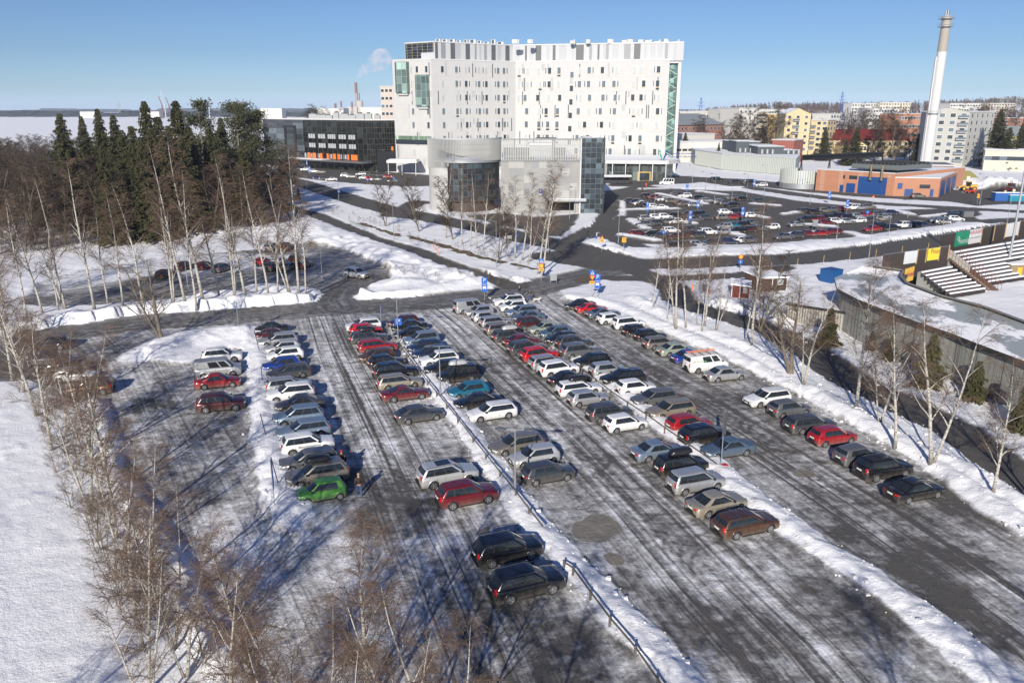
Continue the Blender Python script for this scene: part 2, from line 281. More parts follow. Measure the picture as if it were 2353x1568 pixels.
def ground(X, Y):
    X = np.asarray(X, float); Y = np.asarray(Y, float)
    n1 = fbm(X, Y, 2.2, 4); n2 = fbm(X+50, Y+9, .8, 3); n3 = fbm(X-20, Y+70, 9, 3)
    warp = (n1-.5)*1.3
    lot = sd_poly(X, Y, POLY_LOT)
    for isl in ISLES: lot = np.maximum(lot, -sd_poly(X, Y, isl))
    fl = sd_poly(X, Y, FARLEFT)
    ice = 1-sstep(lot+warp, -.3, .5); ice2 = 1-sstep(fl+warp, -.5, 1.0)
    asph = np.zeros(X.shape); U = X*LU[0]+Y*LU[1]; V = X*LV[0]+Y*LV[1]
    lane = np.zeros(X.shape); best = np.full(X.shape, 1e9)
    for k, pl in enumerate(LANES):
        d, u, v = d_line(X, Y, pl); s = d < best; best = np.where(s, d, best); U = np.where(s, u+k*300, U); V = np.where(s, v+k*60, V); lane = np.where(s, 1-sstep(d, 2.3, 4.2) if k < 3 else .10*(1-sstep(d, 3, 6)), lane)
    for pl, w in ASPH:
        d, u, v = d_line(X, Y, pl); k = 1-sstep(d-w/2+(n1-.5)*1.4, -.2, .5); asph = np.maximum(asph, k)
        s = d < w/2+1.5; U = np.where(s, u, U); V = np.where(s, v, V)
    far = np.minimum.reduce([sd_poly(X, Y, p) for p in (RIGHTLOT, BLACKLOT, FORECOURT, BRICKYARD, PARKAPRON)])
    asph = np.maximum(asph, 1-sstep(far+(n3-.5)*2.5, -.5, .8))
    acc = np.zeros(X.shape)
    for pl, w in ACCESS:
        d, u, v = d_line(X, Y, pl); k = 1-sstep(d-w/2+(n1-.5)*1.6, -.9, .9); acc = np.maximum(acc, k)
        s = d < w/2; U = np.where(s, u, U); V = np.where(s, v, V)
    # snow strips between the rows of the far right car park
    strips = np.zeros(X.shape)
    for a, b in SNOWSTRIPS:
        d, _, _ = d_line(X, Y, g2([a, b])); strips = np.maximum(strips, 1-sstep(d+(n1-.5)*1.8, .9, 1.9))
    bank = np.zeros(X.shape); z = np.zeros(X.shape)
    for i, (pl, w, h) in enumerate(RIDGES):
        d, u, _ = d_line(X, Y, pl); e = d + (n1-.5)*1.0
        k = np.exp(-(e/w)**2); z = np.maximum(z, h*k*(.55+.9*n1*(.4+n3))); bank = np.maximum(bank, 1-sstep(e, w*.8, w*1.25))
    for (hx, hy), r, h in HEAPS:
        d = np.hypot(X-hx, Y-hy)*(1+(n3-.5)*.9); z = np.maximum(z, h*np.exp(-(d/r*1.5)**2)*(.5+n1))
    paved = np.maximum.reduce([ice, ice2*.95, asph*(1-strips), acc]); free = (1-paved)
    paved_b = np.maximum(asph*(1-strips), acc)*(1-np.where(bank > .9, 0, 0))
    z = z*np.where((asph > .5) | (acc > .5), 0.08, 1.0)*np.where((ice2 > .5) & (lot > 1), .15, 1.0)
    rough = free*(.10*(n1-.5)+.22*np.abs(n1-.5)+.10*n2*n1+.25*(n3-.35))
    edge = sstep(free, .3, 1)                          # ploughed shoulder wherever snow meets paving
    dp = np.minimum(np.minimum(np.abs(lot), np.abs(far)), 9)
    z = z + rough*(.35+.6*sstep(Y, 20, 60)) + bank*.22*(fbm(X, Y, .7, 3)-.45) + edge*.16 + bank*.12*n2 + strips*.35
    cov = np.where(bank > paved_b, np.maximum(bank, free), free)
    cov = np.maximum(cov, strips*.9)
    base = np.zeros(X.shape)
    # how much white is left on driven surfaces
    base = np.where(ice > .5, .535, base)
    lower = sstep(60-Y, 0, 22)*sstep(4-X, -4, 18)      # the shaded lower left stays packed white
    base = base + np.where(ice > .5, lower*.19, 0)
    base = base + np.where(ice > .5, (n3-.5)*.45, 0)
    tro = sd_poly(X, Y, TRODDEN)
    base = base - np.where(ice > .5, .12*(1-sstep(tro, -1.5, 1.0)), 0)
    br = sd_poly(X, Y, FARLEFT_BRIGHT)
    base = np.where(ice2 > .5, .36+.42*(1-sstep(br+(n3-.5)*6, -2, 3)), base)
    base = np.where(acc > .5, .26, base); base = np.where((acc > .1) & (acc <= .5), np.minimum(base, .35), base)
    base = np.where(asph > .5, .03, base)
    nb = fbm(X+11, Y-40, 6.5, 3)                       # bare wet patches
    dk = np.zeros(X.shape)
    for (px, py), r in [(G(1150, 1430), 3.4), (G(1240, 1500), 4.2), (G(1560, 1420), 3.2), (G(1950, 1400), 3.0), (G(2120, 1300), 3.0), (G(1440, 1330), 1.6), (G(900, 1190), 3.0), (G(450, 1120), 2.5),
                        (G(1960, 1240), 1.6), (G(750, 1090), 2.5), (G(1750, 1500), 3.5), (G(330, 930), 2.0), (G(2230, 1160), 2.2), (G(1480, 1480), 2.2), (G(2170, 1370), 2.4), (G(2290, 1470), 2.4), (G(2240, 1300), 1.8)]:
        dk = np.maximum(dk, 1-sstep(np.hypot(X-px, (Y-py)*.75)+(n1-.5)*3+(nb-.5)*4, r*.55, r*1.15))
    base = base - np.where((ice > .5), dk*.30, 0)
    cover = np.clip(np.maximum(cov, base), 0, 1)
    grav = np.zeros(X.shape)
    for (px, py), r in PUDDLES: grav = np.maximum(grav, 1-sstep(np.hypot(X-px, Y-py)+(n1-.5)*2.6, r*.35, r*1.15))
    for pl, w in GRASS:
        d, _, _ = d_line(X, Y, g2(pl)); k = 1-sstep(d+(n1-.5)*2.2, w*.7, w*1.2); grav = np.maximum(grav, k*.6)
    d, _, _ = d_line(X, Y, STADWALL); grav = np.maximum(grav, .6*(1-sstep(d+(n1-.5)*1.4, .5, 1.0)))
    z = z*(1-.9*(grav > .8)) + hill(X, Y)
    track = np.where((ice > .5), .25+lane, np.where(ice2 > .5, .5, 0.0))*(1-bank)*(1-(acc > .5)*.7)
    return z, cover, track, grav, U, V, np.maximum(ice, ice2)
SNOWSTRIPS = [((1511, 447), (1623, 470)), ((1429, 484), (1554, 481)), ((1450, 507), (1480, 526)), ((1562, 510), (1588, 515)), ((1429, 542), (1509, 555)), ((1668, 531), (1698, 542)), ((1607, 441), (1668, 450)), ((1730, 470), (1785, 474)), ((1735, 497), (1756, 502)),
    ((1800, 494), (1833, 489)), ((1855, 518), (1910, 523)), ((2010, 476), (2098, 496)), ((1947, 536), (1984, 545)), ((1470, 436), (1700, 432)), ((2120, 500), (2200, 492)), ((1820, 540), (1880, 535))]
def gz(x, y): return float(ground(np.array([x]), np.array([y]))[0][0])
def build_ground():
    ang = list(np.arange(-180, -40, 5.0)) + list(np.arange(-40, 40, .15)) + list(np.arange(40, 180, 5.0))
    rr = [1.0, 6, 12, 18, 24, 28]; r = 28
    while r < 420: r *= 1.0042; rr.append(r)
    while r < 9000: r *= 1.03; rr.append(r)
    ang = np.radians(np.array(ang)); rr = np.array(rr); A, RR = np.meshgrid(ang, rr)
    X = RR*np.sin(A); Y = RR*np.cos(A); n, m = X.shape
    z = np.zeros(X.size); cover = np.zeros(X.size); tr = np.zeros(X.size); gr = np.zeros(X.size); U = np.zeros(X.size); V = np.zeros(X.size); ic = np.zeros(X.size)
    xf, yf = X.ravel(), Y.ravel()
    for s in range(0, X.size, 60000):
        e = slice(s, s+60000); z[e], cover[e], tr[e], gr[e], U[e], V[e], ic[e] = ground(xf[e], yf[e])
    # tyre arcs swinging from the lanes into the bays
    rr = random.Random(12)
    for where, deg, cars in ROWS:
        for (k_, c_, px, py, dr) in cars:
            cx, cy = G(px, py, .7)
            if cy > 88: continue
            a = math.radians(deg); ax_ = (math.cos(a), math.sin(a)); best = min(((p[0]-cx)*ax_[0]+(p[1]-cy)*ax_[1] for pl in LANES for p in pl if abs(p[1]-cy) < 9), key=abs, default=5); sg = 1 if best > 0 else -1
            for rep_ in range(2):
                bend = rr.choice((-1, 1))*rr.uniform(.7, 1.3); sh = rr.uniform(-.5, .5)
                for off in (-.72, .72):
                    pl = []
                    for q in range(8):
                        f = q/7; al = sg*(1.2+5.6*math.sin(f*1.45)/math.sin(1.45)*.95); la = bend*3.6*f**2.6+sh+off*(1-.2*f); pl.append((cx+ax_[0]*al+LU[0]*la, cy+ax_[1]*al+LU[1]*la))
                    m_ = np.nonzero((np.abs(xf-cx-ax_[0]*sg*4) < 6) & (np.abs(yf-cy) < 7))[0]
                    if len(m_): d, _, _ = d_line(xf[m_], yf[m_], pl); cover[m_] -= rr.uniform(.07, .15)*(1-sstep(d, .07, .2))*(tr[m_] > 0)
    cover = np.clip(cover, 0, 1)
    co = np.stack([xf, yf, z], 1)
    i = np.arange(n-1)[:, None]*m; j = np.arange(m)[None, :]; j2 = (j+1) % m
    f = np.stack([i+j, i+j2, i+m+j2, i+m+j], -1).reshape(-1, 4)[:, ::-1]
    me = bpy.data.meshes.new('snowy_ground'); nv = len(co)
    cen = nv; co = np.vstack([co, [[0, 0, 0]]])
    me.vertices.add(nv+1); me.vertices.foreach_set('co', co.ravel())
    nf = len(f); tri = np.stack([np.full(m, cen), (np.arange(m)+1) % m, np.arange(m)], 1)
    me.loops.add(nf*4+m*3); me.loops.foreach_set('vertex_index', np.concatenate([f.ravel(), tri.ravel()]))
    me.polygons.add(nf+m)
    me.polygons.foreach_set('loop_start', np.concatenate([np.arange(nf)*4, nf*4+np.arange(m)*3]))
    me.polygons.foreach_set('use_smooth', np.ones(nf+m, bool))
    me.update(calc_edges=True)
    def at(name, arrs, typ):
        a = me.attributes.new(name, typ, 'POINT')
        d = np.stack([np.append(x, 0) for x in arrs], 1).astype(np.float32).ravel()
        a.data.foreach_set('vector', d)
    at('surf', (cover, tr, gr), 'FLOAT_VECTOR'); at('flow', (U, V, ic), 'FLOAT_VECTOR')
    m_, nt, b = new_mat('snow_ice_and_asphalt')
    a1 = N(nt, 'ShaderNodeAttribute'); a1.attribute_name = 'surf'; s1 = N(nt, 'ShaderNodeSeparateXYZ'); nt.links.new(a1.outputs['Vector'], s1.inputs[0])
    a2 = N(nt, 'ShaderNodeAttribute'); a2.attribute_name = 'flow'; s2 = N(nt, 'ShaderNodeSeparateXYZ'); nt.links.new(a2.outputs['Vector'], s2.inputs[0])
    cov, trk, grv = s1.outputs; u, v, icy = s2.outputs
    pos = wpos(nt)
    cb = N(nt, 'ShaderNodeCombineXYZ'); nt.links.new(u, cb.inputs[0]); nt.links.new(v, cb.inputs[1])
    flow = cb.outputs[0]
    st = noise(nt, mapping(nt, flow, (.10, 2.2, 1)), 1.0, 6, .6, .25)
    st2 = noise(nt, mapping(nt, flow, (.035, 1.1, 1), loc=(7, 3, 0)), 1.0, 4, .5, .3)
    rut = noise(nt, mapping(nt, flow, (.014, 3.4, 1), loc=(1, 9, 0)), 1.0, 2, .5)
    cross = noise(nt, mapping(nt, flow, (2.4, .35, 1), loc=(4, 8, 0)), 1.0, 5, .65, .4)
    iso = noise(nt, pos, .9, 8, .65, .2); big = noise(nt, pos, .13, 4, .6); fine = noise(nt, pos, 6.0, 5, .7)
    mid = noise(nt, pos, 2.6, 6, .72, .3)
    s = math_n(nt, 'ADD', math_n(nt, 'MULTIPLY', math_n(nt, 'SUBTRACT', st, .5), .62), math_n(nt, 'MULTIPLY', math_n(nt, 'SUBTRACT', st2, .5), .55))
    s = math_n(nt, 'ADD', s, math_n(nt, 'MULTIPLY', math_n(nt, 'SUBTRACT', cross, .5), .22))
    s = math_n(nt, 'ADD', s, math_n(nt, 'MULTIPLY', math_n(nt, 'SUBTRACT', iso, .5), 1.15))
    s = math_n(nt, 'ADD', s, math_n(nt, 'MULTIPLY', math_n(nt, 'SUBTRACT', big, .5), .65))
    s = math_n(nt, 'ADD', s, math_n(nt, 'MULTIPLY', math_n(nt, 'SUBTRACT', mid, .5), .45))
    amp = math_n(nt, 'ADD', .35, math_n(nt, 'MULTIPLY', icy, .65))
    t = math_n(nt, 'ADD', cov, math_n(nt, 'MULTIPLY', s, amp))
    rt = ramp(nt, rut, [(.30, .42), (.40, .16), (.47, 0.0)])                       # worn wheel tracks
    t = math_n(nt, 'SUBTRACT', t, math_n(nt, 'MULTIPLY', math_n(nt, 'MULTIPLY', rt, trk), 1.0))
    rl = noise(nt, mapping(nt, flow, (.02, 1.5, 1), loc=(5, 2, 0)), 1.0, 3, .6)
    t = math_n(nt, 'ADD', t, math_n(nt, 'MULTIPLY', math_n(nt, 'MULTIPLY', math_n(nt, 'SUBTRACT', rl, .46), .85), trk))
    t = math_n(nt, 'ADD', t, 0, clamp=True)
    # bare wet asphalt -> grey ice -> dirty packed snow -> clean snow
    asp = ramp(nt, fine, [(.3, (.070, .067, .063)), (.7, (.118, .112, .105))])
    ice = ramp(nt, mid, [(.3, (.13, .126, .122)), (.7, (.25, .246, .24))])
    pack = ramp(nt, mid, [(.25, (.29, .287, .283)), (.75, (.52, .517, .512))])
    snow = ramp(nt, fine, [(.3, (.80, .81, .83)), (.75, (.90, .905, .92))])
    c = mix(nt, ramp(nt, t, [(.20, 0.0), (.33, 1.0)]), asp, ice)
    c = mix(nt, ramp(nt, t, [(.38, 0.0), (.56, 1.0)]), c, pack)
    c = mix(nt, ramp(nt, t, [(.60, 0.0), (.88, 1.0)]), c, snow)
    dirt = ramp(nt, noise(nt, pos, .35, 6, .7), [(.50, 0.0), (.72, .35)])
    c = mix(nt, math_n(nt, 'MULTIPLY', dirt, ramp(nt, t, [(.55, 1.0), (.95, .30)])), c, (.20, .165, .13))
    gc = ramp(nt, iso, [(.3, (.16, .145, .125)), (.7, (.25, .23, .195))]); gg = ramp(nt, mid, [(.35, (.07, .05, .028)), (.65, (.19, .14, .075))])
    gtype = math_n(nt, 'GREATER_THAN', icy, .5)
    gcol = mix(nt, gtype, gg, gc)
    c = mix(nt, ramp(nt, math_n(nt, 'MULTIPLY', math_n(nt, 'ADD', grv, math_n(nt, 'MULTIPLY', math_n(nt, 'ADD', mid, math_n(nt, 'MULTIPLY', iso, 1.4)), .55)), .5), [(.53, 0.0), (.58, 1.0)]), c, gcol)
    nt.links.new(c, b.inputs['Base Color'])
    ro = ramp(nt, t, [(.05, .85), (.22, .6), (.34, .42), (.55, .6), (.8, .85)]); nt.links.new(ro, b.inputs['Roughness'])
    b.inputs['Specular IOR Level'].default_value = .22
    bh = math_n(nt, 'ADD', math_n(nt, 'MULTIPLY', t, .05), math_n(nt, 'MULTIPLY', math_n(nt, 'ADD', fine, math_n(nt, 'MULTIPLY', iso, 2.2)), math_n(nt, 'ADD', .012, math_n(nt, 'MULTIPLY', cov, .03))))
    bp = N(nt, 'ShaderNodeBump'); bp.inputs['Strength'].default_value = .8; bp.inputs['Distance'].default_value = 1.6
    nt.links.new(bh, bp.inputs['Height']); nt.links.new(bp.outputs[0], b.inputs['Normal'])
    me.materials.append(m_)
    o = bpy.data.objects.new('ground', me); C.objects.link(o); tag(o, 'snow covered ground with packed icy parking lanes and bare asphalt roads', None, None, 'structure')
build_ground()

def snow_clods():
    rr = random.Random(21); g = MB()
    def clod(x, y, s):
        z = 0; n0 = len(g.v); P8 = [(-1, -1, -.3), (1, -1, -.3), (1, 1, -.3), (-1, 1, -.3), (-.8, -.7, .8), (.7, -.8, .9), (.8, .8, .7), (-.7, .7, .9)]
        pts.append((x, y)); cl.append([tuple(v*s*rr.uniform(.55, 1.2) for v in p) for p in P8])
    pts = []; cl = []
    for pl, w, dens, off in [(RIDGES[0][0], 1.5, 3.2, 0), (RIDGES[1][0], 1.1, 3.5, 0), (RIDGES[2][0], 1.2, 3.2, 0), (RIDGES[3][0], 1.3, 4.5, 0), (RIDGES[11][0], 1.6, 5, 0), (RIDGES[4][0], 1.6, 1.2, 0)] + [(ASPH[2][0][4:], 1.0, 4, 3.0), (ASPH[2][0][4:], 1.0, 4, -3.0)]:
        for a, b in zip(pl[:-1], pl[1:]):
            L = math.hypot(b[0]-a[0], b[1]-a[1]); nx, ny = -(b[1]-a[1])/L, (b[0]-a[0])/L
            if min(a[1], b[1]) > 130: continue
            for k in range(int(L*dens*.7)): t = rr.random(); o = off+(rr.choice((-1, 1))*w*rr.uniform(.5, 1.35) if off == 0 else rr.gauss(0, .5)); clod(a[0]+(b[0]-a[0])*t+nx*o, a[1]+(b[1]-a[1])*t+ny*o, rr.uniform(.03, .08) if rr.random() < .85 else rr.uniform(.08, .19))
    P_ = np.array(pts); zz = ground(P_[:, 0], P_[:, 1])[0]
    for (x, y), z, c in zip(pts, zz, cl): g.add([(x+p[0], y+p[1], z+p[2]) for p in c], [(0, 3, 2, 1), (4, 5, 6, 7), (0, 1, 5, 4), (1, 2, 6, 5), (2, 3, 7, 6), (3, 0, 4, 7)])
    m, nt, b = new_mat('clod_snow'); nt.links.new(ramp(nt, noise(nt, wpos(nt), .9, 4), [(.35, (.50, .48, .46)), (.6, (.82, .83, .85))]), b.inputs['Base Color']); b.inputs['Roughness'].default_value = .8
    tag(g.build('snow_clods', m), 'broken lumps of ploughed snow scattered along the banks', None, None, 'stuff')
snow_clods()
# ---------------------------------------------------------------- cars
def paint(name, col, metal=.0, rough=.25):
    k = 'paint_'+name
    if k in MAT: return MAT[k]
    m, nt, b = new_mat(k); oc = coord(nt, 'Object')
    sx = N(nt, 'ShaderNodeSeparateXYZ'); nt.links.new(oc, sx.inputs[0])
    n = noise(nt, oc, 3.0, 4)
    zz = math_n(nt, 'ADD', sx.outputs[2], math_n(nt, 'MULTIPLY', math_n(nt, 'SUBTRACT', n, .5), .5))
    low = ramp(nt, zz, [(.28, .85), (.52, .30), (.82, .0)])
    rear = ramp(nt, math_n(nt, 'MULTIPLY', sx.outputs[0], -1/3.0), [(.66, 0.0), (.74, .55)])
    d = math_n(nt, 'MAXIMUM', low, math_n(nt, 'MULTIPLY', rear, ramp(nt, zz, [(.5, 1.0), (.98, .0)])))
    d = math_n(nt, 'MULTIPLY', d, .42 if max(col) < .05 else .6)
    c = mix(nt, d, (*col, 1), (.20, .175, .15, 1)); nt.links.new(c, b.inputs['Base Color'])
    b.inputs['Metallic'].default_value = metal
    nt.links.new(mix(nt, d, (rough,)*3+(1,), (.75, .75, .75, 1)), b.inputs['Roughness'])
    b.inputs['Coat Weight'].default_value = .6; b.inputs['Coat Roughness'].default_value = .08
    MAT[k] = m; return m
COL = {'white': ((.70, .71, .72), 0, .3), 'silver': ((.46, .47, .48), .55, .32), 'pale silver': ((.56, .57, .57), .5, .35), 'blue-silver': ((.22, .29, .38), .5, .32),
    'grey': ((.16, .165, .175), .5, .33), 'dark grey': ((.07, .073, .08), .4, .3), 'beige': ((.34, .29, .22), .5, .35), 'grey-beige': ((.24, .22, .19), .5, .35), 'black': ((.008, .008, .009), 0, .2),
    'red': ((.27, .008, .012), 0, .25), 'bright red': ((.42, .008, .012), 0, .25), 'dark red': ((.14, .010, .014), .2, .28), 'maroon': ((.07, .012, .014), .3, .28), 'blue': ((.012, .05, .30), .3, .25),
    'dark blue': ((.012, .025, .07), .2, .25), 'teal': ((.012, .14, .22), .2, .25), 'brown': ((.10, .045, .022), .4, .3), 'green': ((.07, .25, .035), .2, .3), 'pale green': ((.36, .42, .34), .4, .35),
    'blue-grey': ((.10, .15, .21), .4, .32), 'champagne': ((.40, .36, .28), .5, .35)}
def pmat(c): return paint(c.replace(' ', '_').replace('-', '_'), *COL[c])
def plain(name, col, rough=.5, metal=0.0, coat=0, emis=None):
    if name in MAT: return MAT[name]
    m, nt, b = new_mat(name); n = noise(nt, coord(nt), 9, 3)
    nt.links.new(ramp(nt, n, [(.3, tuple(x*.88 for x in col)), (.7, tuple(min(1, x*1.1) for x in col))]), b.inputs['Base Color'])
    b.inputs['Roughness'].default_value = rough; b.inputs['Metallic'].default_value = metal; b.inputs['Coat Weight'].default_value = coat
    if emis: b.inputs['Emission Color'].default_value = (*col, 1); b.inputs['Emission Strength'].default_value = emis
    MAT[name] = m; return m
M_GLASS = plain('car_glass', (.016, .02, .024), .07, 0, .5); M_TYRE = plain('tyre_rubber', (.022, .022, .023), .85); M_RIM = plain('alloy_rim', (.42, .42, .43), .35, .7)
M_RIMD = plain('dark_rim', (.05, .05, .055), .5, .3); M_BLACKPL = plain('black_plastic', (.02, .02, .021), .6); M_HEAD = plain('headlight_glass', (.55, .58, .6), .12, .2, 1)
M_TAIL = plain('tail_light_red', (.42, .006, .008), .18, 0, 1); M_PLATE = plain('number_plate', (.72, .72, .68), .5); M_CHROME = plain('chrome', (.6, .6, .62), .15, 1)
# L, W, H, wheelbase, rear overhang, hood z, belt z, cowl x(from front), roof start, roof end (from rear), glass rear bottom(from rear), deck z, rear pillar kind
T = {
 'hatchback': dict(L=4.15, W=1.76, H=1.47, wb=2.58, ro=.75, hz=.86, bz=.93, cx=.98, rs=1.72, re=.42, rb=.06, q=.0, wr=.315),
 'small_hatchback': dict(L=3.55, W=1.56, H=1.50, wb=2.34, ro=.55, hz=.86, bz=.92, cx=.72, rs=1.38, re=.34, rb=.05, q=.0, wr=.28),
 'estate': dict(L=4.72, W=1.82, H=1.48, wb=2.74, ro=1.02, hz=.85, bz=.93, cx=1.18, rs=1.98, re=.42, rb=.08, q=1.0, wr=.33),
 'saloon': dict(L=4.62, W=1.80, H=1.44, wb=2.74, ro=1.02, hz=.84, bz=.92, cx=1.16, rs=1.95, re=1.42, rb=.62, q=.0, wr=.325, deck=.93),
 'coupe': dict(L=4.80, W=1.86, H=1.36, wb=2.78, ro=1.12, hz=.82, bz=.88, cx=1.40, rs=2.22, re=1.75, rb=.72, q=.0, wr=.34, deck=.90, two=1),
 'liftback': dict(L=4.55, W=1.78, H=1.47, wb=2.68, ro=.98, hz=.86, bz=.93, cx=1.12, rs=1.9, re=1.15, rb=.28, q=.0, wr=.32, deck=.99),
 'suv': dict(L=4.55, W=1.86, H=1.68, wb=2.68, ro=.93, hz=1.02, bz=1.07, cx=1.10, rs=1.85, re=.50, rb=.10, q=.8, wr=.36, cl=.22),
 'large_suv': dict(L=4.78, W=1.92, H=1.74, wb=2.82, ro=1.02, hz=1.05, bz=1.11, cx=1.18, rs=1.98, re=.50, rb=.10, q=1.0, wr=.37, cl=.22),
 'people_carrier': dict(L=4.45, W=1.78, H=1.63, wb=2.72, ro=.85, hz=.93, bz=.98, cx=.92, rs=1.72, re=.36, rb=.06, q=1.0, wr=.32),
 'van': dict(L=4.95, W=1.92, H=1.97, wb=3.0, ro=1.02, hz=1.10, bz=1.16, cx=.72, rs=1.42, re=.12, rb=.03, q=-1, wr=.34, van=1),
 'small_van': dict(L=4.45, W=1.80, H=1.84, wb=2.70, ro=.88, hz=1.0, bz=1.05, cx=.88, rs=1.55, re=.16, rb=.04, q=-1, wr=.33, van=2),
 'minibus': dict(L=5.6, W=2.0, H=2.45, wb=3.4, ro=1.1, hz=1.15, bz=1.25, cx=.80, rs=1.55, re=.10, rb=.03, q=-1, wr=.36, van=3)}
def wheel_meshes(r, spokes=5):
    t = MB(); w = .20
    t.lathe([(r*.60, -w/2), (r*.93, -w/2), (r, -w/2+.03), (r, w/2-.03), (r*.93, w/2), (r*.60, w/2), (r*.58, w/2-.03)], 20, 0, 'Y')
    t.lathe([(.001, w/2-.09), (r*.6, w/2-.09)], 20, 1, 'Y'); t.lathe([(r*.6, -w/2), (.001, -w/2)], 20, 1, 'Y')
    tm = t.mesh('tyre', [M_TYRE, M_BLACKPL], True, 40)
    f = MB()
    f.lathe([(r*.56, w/2-.05), (r*.64, w/2+.004), (r*.58, w/2+.008), (r*.52, w/2-.05)], 20, 0, 'Y')
    f.lathe([(.001, w/2+.0), (.07, w/2-.002), (.07, w/2-.05)], 12, 0, 'Y')
    for k in range(spokes):
        a = 2*math.pi*k/spokes; c, s = math.cos(a), math.sin(a); q = []
        for rr, ww in ((.04, .045), (r*.58, .036)):
            for sg in (-1, 1): q.append((rr*c - sg*ww*s, w/2-.012, rr*s + sg*ww*c))
        q2 = [(x, y-.04, z) for x, y, z in q]
        f.add(q+q2, [(0, 1, 3, 2), (0, 2, 6, 4), (1, 5, 7, 3), (2, 3, 7, 6)])
    return tm, f.mesh('rim', M_RIM, True, 40), 0
def make_car(kind, label='parked car', name='parked_car'):
    p = T[kind]; L, W, H, wb, ro = p['L'], p['W'], p['H'], p['wb'], p['ro']; hz, bz = p['hz'], p['bz']; van = p.get('van', 0)
    root = empty(name, (0, 0, 0), 0, label, 'car'); xf = L/2; xr = -L/2; ax = [xr+ro, xr+ro+wb]; wr = p['wr']; Ra = wr+.06; cl = p.get('cl', .17)
    pm = pmat('silver'); cowl = xf-p['cx']; rbx = xr+p['rb']; deck = p.get('deck', bz)
    xs = set([xr, xr+.03, xr+.12, xr+.3, xf, xf-.04, xf-.14, xf-.32, cowl, cowl+.12, 0, .4, -.4, rbx+.05])
    for a in ax:
        for k in range(11): xs.add(a + (Ra+.0)*math.cos(math.pi*k/10))
        xs.add(a+Ra+.03); xs.add(a-Ra-.03)
    for k in range(12): xs.add(xr+.3 + (L-.62)*k/11)
    xs = sorted(xs); q = [xs[0]]
    for x in xs[1:]:
        if x-q[-1] > .018: q.append(x)
    xs = q
    def wid(x):
        e = max(0, (abs(x)-(L/2-.75))/.75); return W/2*(1-.10*e**2.2-.10*max(0, (abs(x)-(L/2-.12))/.12)**2)
    def top(x):
        if x > cowl: t = (x-cowl)/(xf-cowl); return bz-.01 + (hz-bz-.02)*min(1, t*2.0) - (.10 if not van else .2)*t**2 - .12*max(0, (t-.82)/.18)**2
        if x < rbx: t = (rbx-x)/max(.02, rbx-xr); return deck + .01 - .05*t**3
        return bz + (deck-bz)*max(0, min(1, (cowl-x)/(cowl-rbx)))
    body = MB(); cols = []
    for x in xs:
        w = wid(x); zt = top(x); e = max(0, (abs(x)-(L/2-.14))/.14); zb = cl + .05*e + .03
        arch = 0
        for a in ax:
            if abs(x-a) <= Ra+.001: arch = max(arch, wr + math.sqrt(max(0, Ra*Ra-(x-a)**2)))
        z0 = max(zb, arch); z1 = max(zb+.14, arch+.012); z2 = max(.52+(cl-.17), arch+.03); sh = zt-.10 - .02*e
        z2 = min(z2, sh-.05) if z2 < sh-.05 else sh-.04
        z1 = min(z1, z2-.004); z3 = z2 + (sh-z2)*.55
        flare = .018 if arch else 0
        cols.append([(w*.82, z0-.0), (w-.035+flare, z0), (w+flare, z1), (w+.004, z2), (w-.006, z3), (w-.035, sh), (w-.085, sh+.06), (w-.19, zt-.012), (w*.55, zt+.012), (0, zt+.025)])
    nr = len(cols[0])
    vs = []; 
    for x, c in zip(xs, cols):
        e = max(0, (abs(x)-(L/2-.05))/.05)
        for i, (y, z) in enumerate(c):
            bow = .10*(y/(W/2))**2*(1 if abs(x) > L/2-.4 else 0)*(abs(x)-(L/2-.4))/.4 if abs(x) > L/2-.4 else 0
            vs.append((x - math.copysign(bow, x), y, z))
    n = len(xs); fs = []
    for i in range(n-1):
        for j in range(nr-1): fs.append((i*nr+j, i*nr+j+1, (i+1)*nr+j+1, (i+1)*nr+j))
    fs.append(tuple(range(nr))); fs.append(tuple((n-1)*nr+j for j in range(nr-1, -1, -1)))
    # mirror
    k = len(vs); body.add(vs, [tuple(reversed(f)) for f in fs], 0); body.add([(x, -y, z) for x, y, z in vs], fs, 0)
    # greenhouse
    wb_ = W/2-.075; wt = W/2-(.235 if not van else .13); xfb, xft = cowl+.03, xf-p['rs']; xrb, xrt = rbx, xr+p['re']
    zB, zT = bz-.01, H-.055
    S = [0, .02, .05, .1, .2, .3, .4, .44, .5, .6, .7, .76, .8, .86, .92, .97, 1]
    def ring(xF, xR, w, z, zr, cf, cr):
        pts = []
        for f in (0, .3, .6, .82, .93): pts.append((xF - cf*(f)**2.2, f*w, z))
        x0 = xF-cf-.03; x1 = xR+cr+.03
        for s in S: 
            bul = .02*math.sin(math.pi*s)
            pts.append((x0+(x1-x0)*s, w*(.985 if s in (0, 1) else 1)+bul*0-.05*(s**3)-.03*(1-s)**4, z+(zr-z)*s))
        for f in (.93, .82, .6, .3, 0): pts.append((xR + cr*(f)**2.2, f*(w-.05), zr))
        return pts
    B = ring(xfb, xrb, wb_, zB, deck-.01 if not van else zB, .22, .10); Tt = ring(xft, xrt, wt, zT-.01, zT-(.045 if p['q'] or van else .02), .16, .08)
    nk = len(B)
    def Sx(k, t, off=0):
        k0 = int(math.floor(k)); k0 = min(nk-2, max(0, k0)); fk = k-k0
        b = [B[k0][i]+(B[k0+1][i]-B[k0][i])*fk for i in range(3)]; a = [Tt[k0][i]+(Tt[k0+1][i]-Tt[k0][i])*fk for i in range(3)]
        return [b[i]+(a[i]-b[i])*t for i in range(3)]
    gh = []; ts = [0, .35, .7, 1]
    for t in ts:
        for kk in range(nk):
            q_ = Sx(kk, t); q_[1] += .018*math.sin(math.pi*t); gh.append(tuple(q_))
    rl = 0
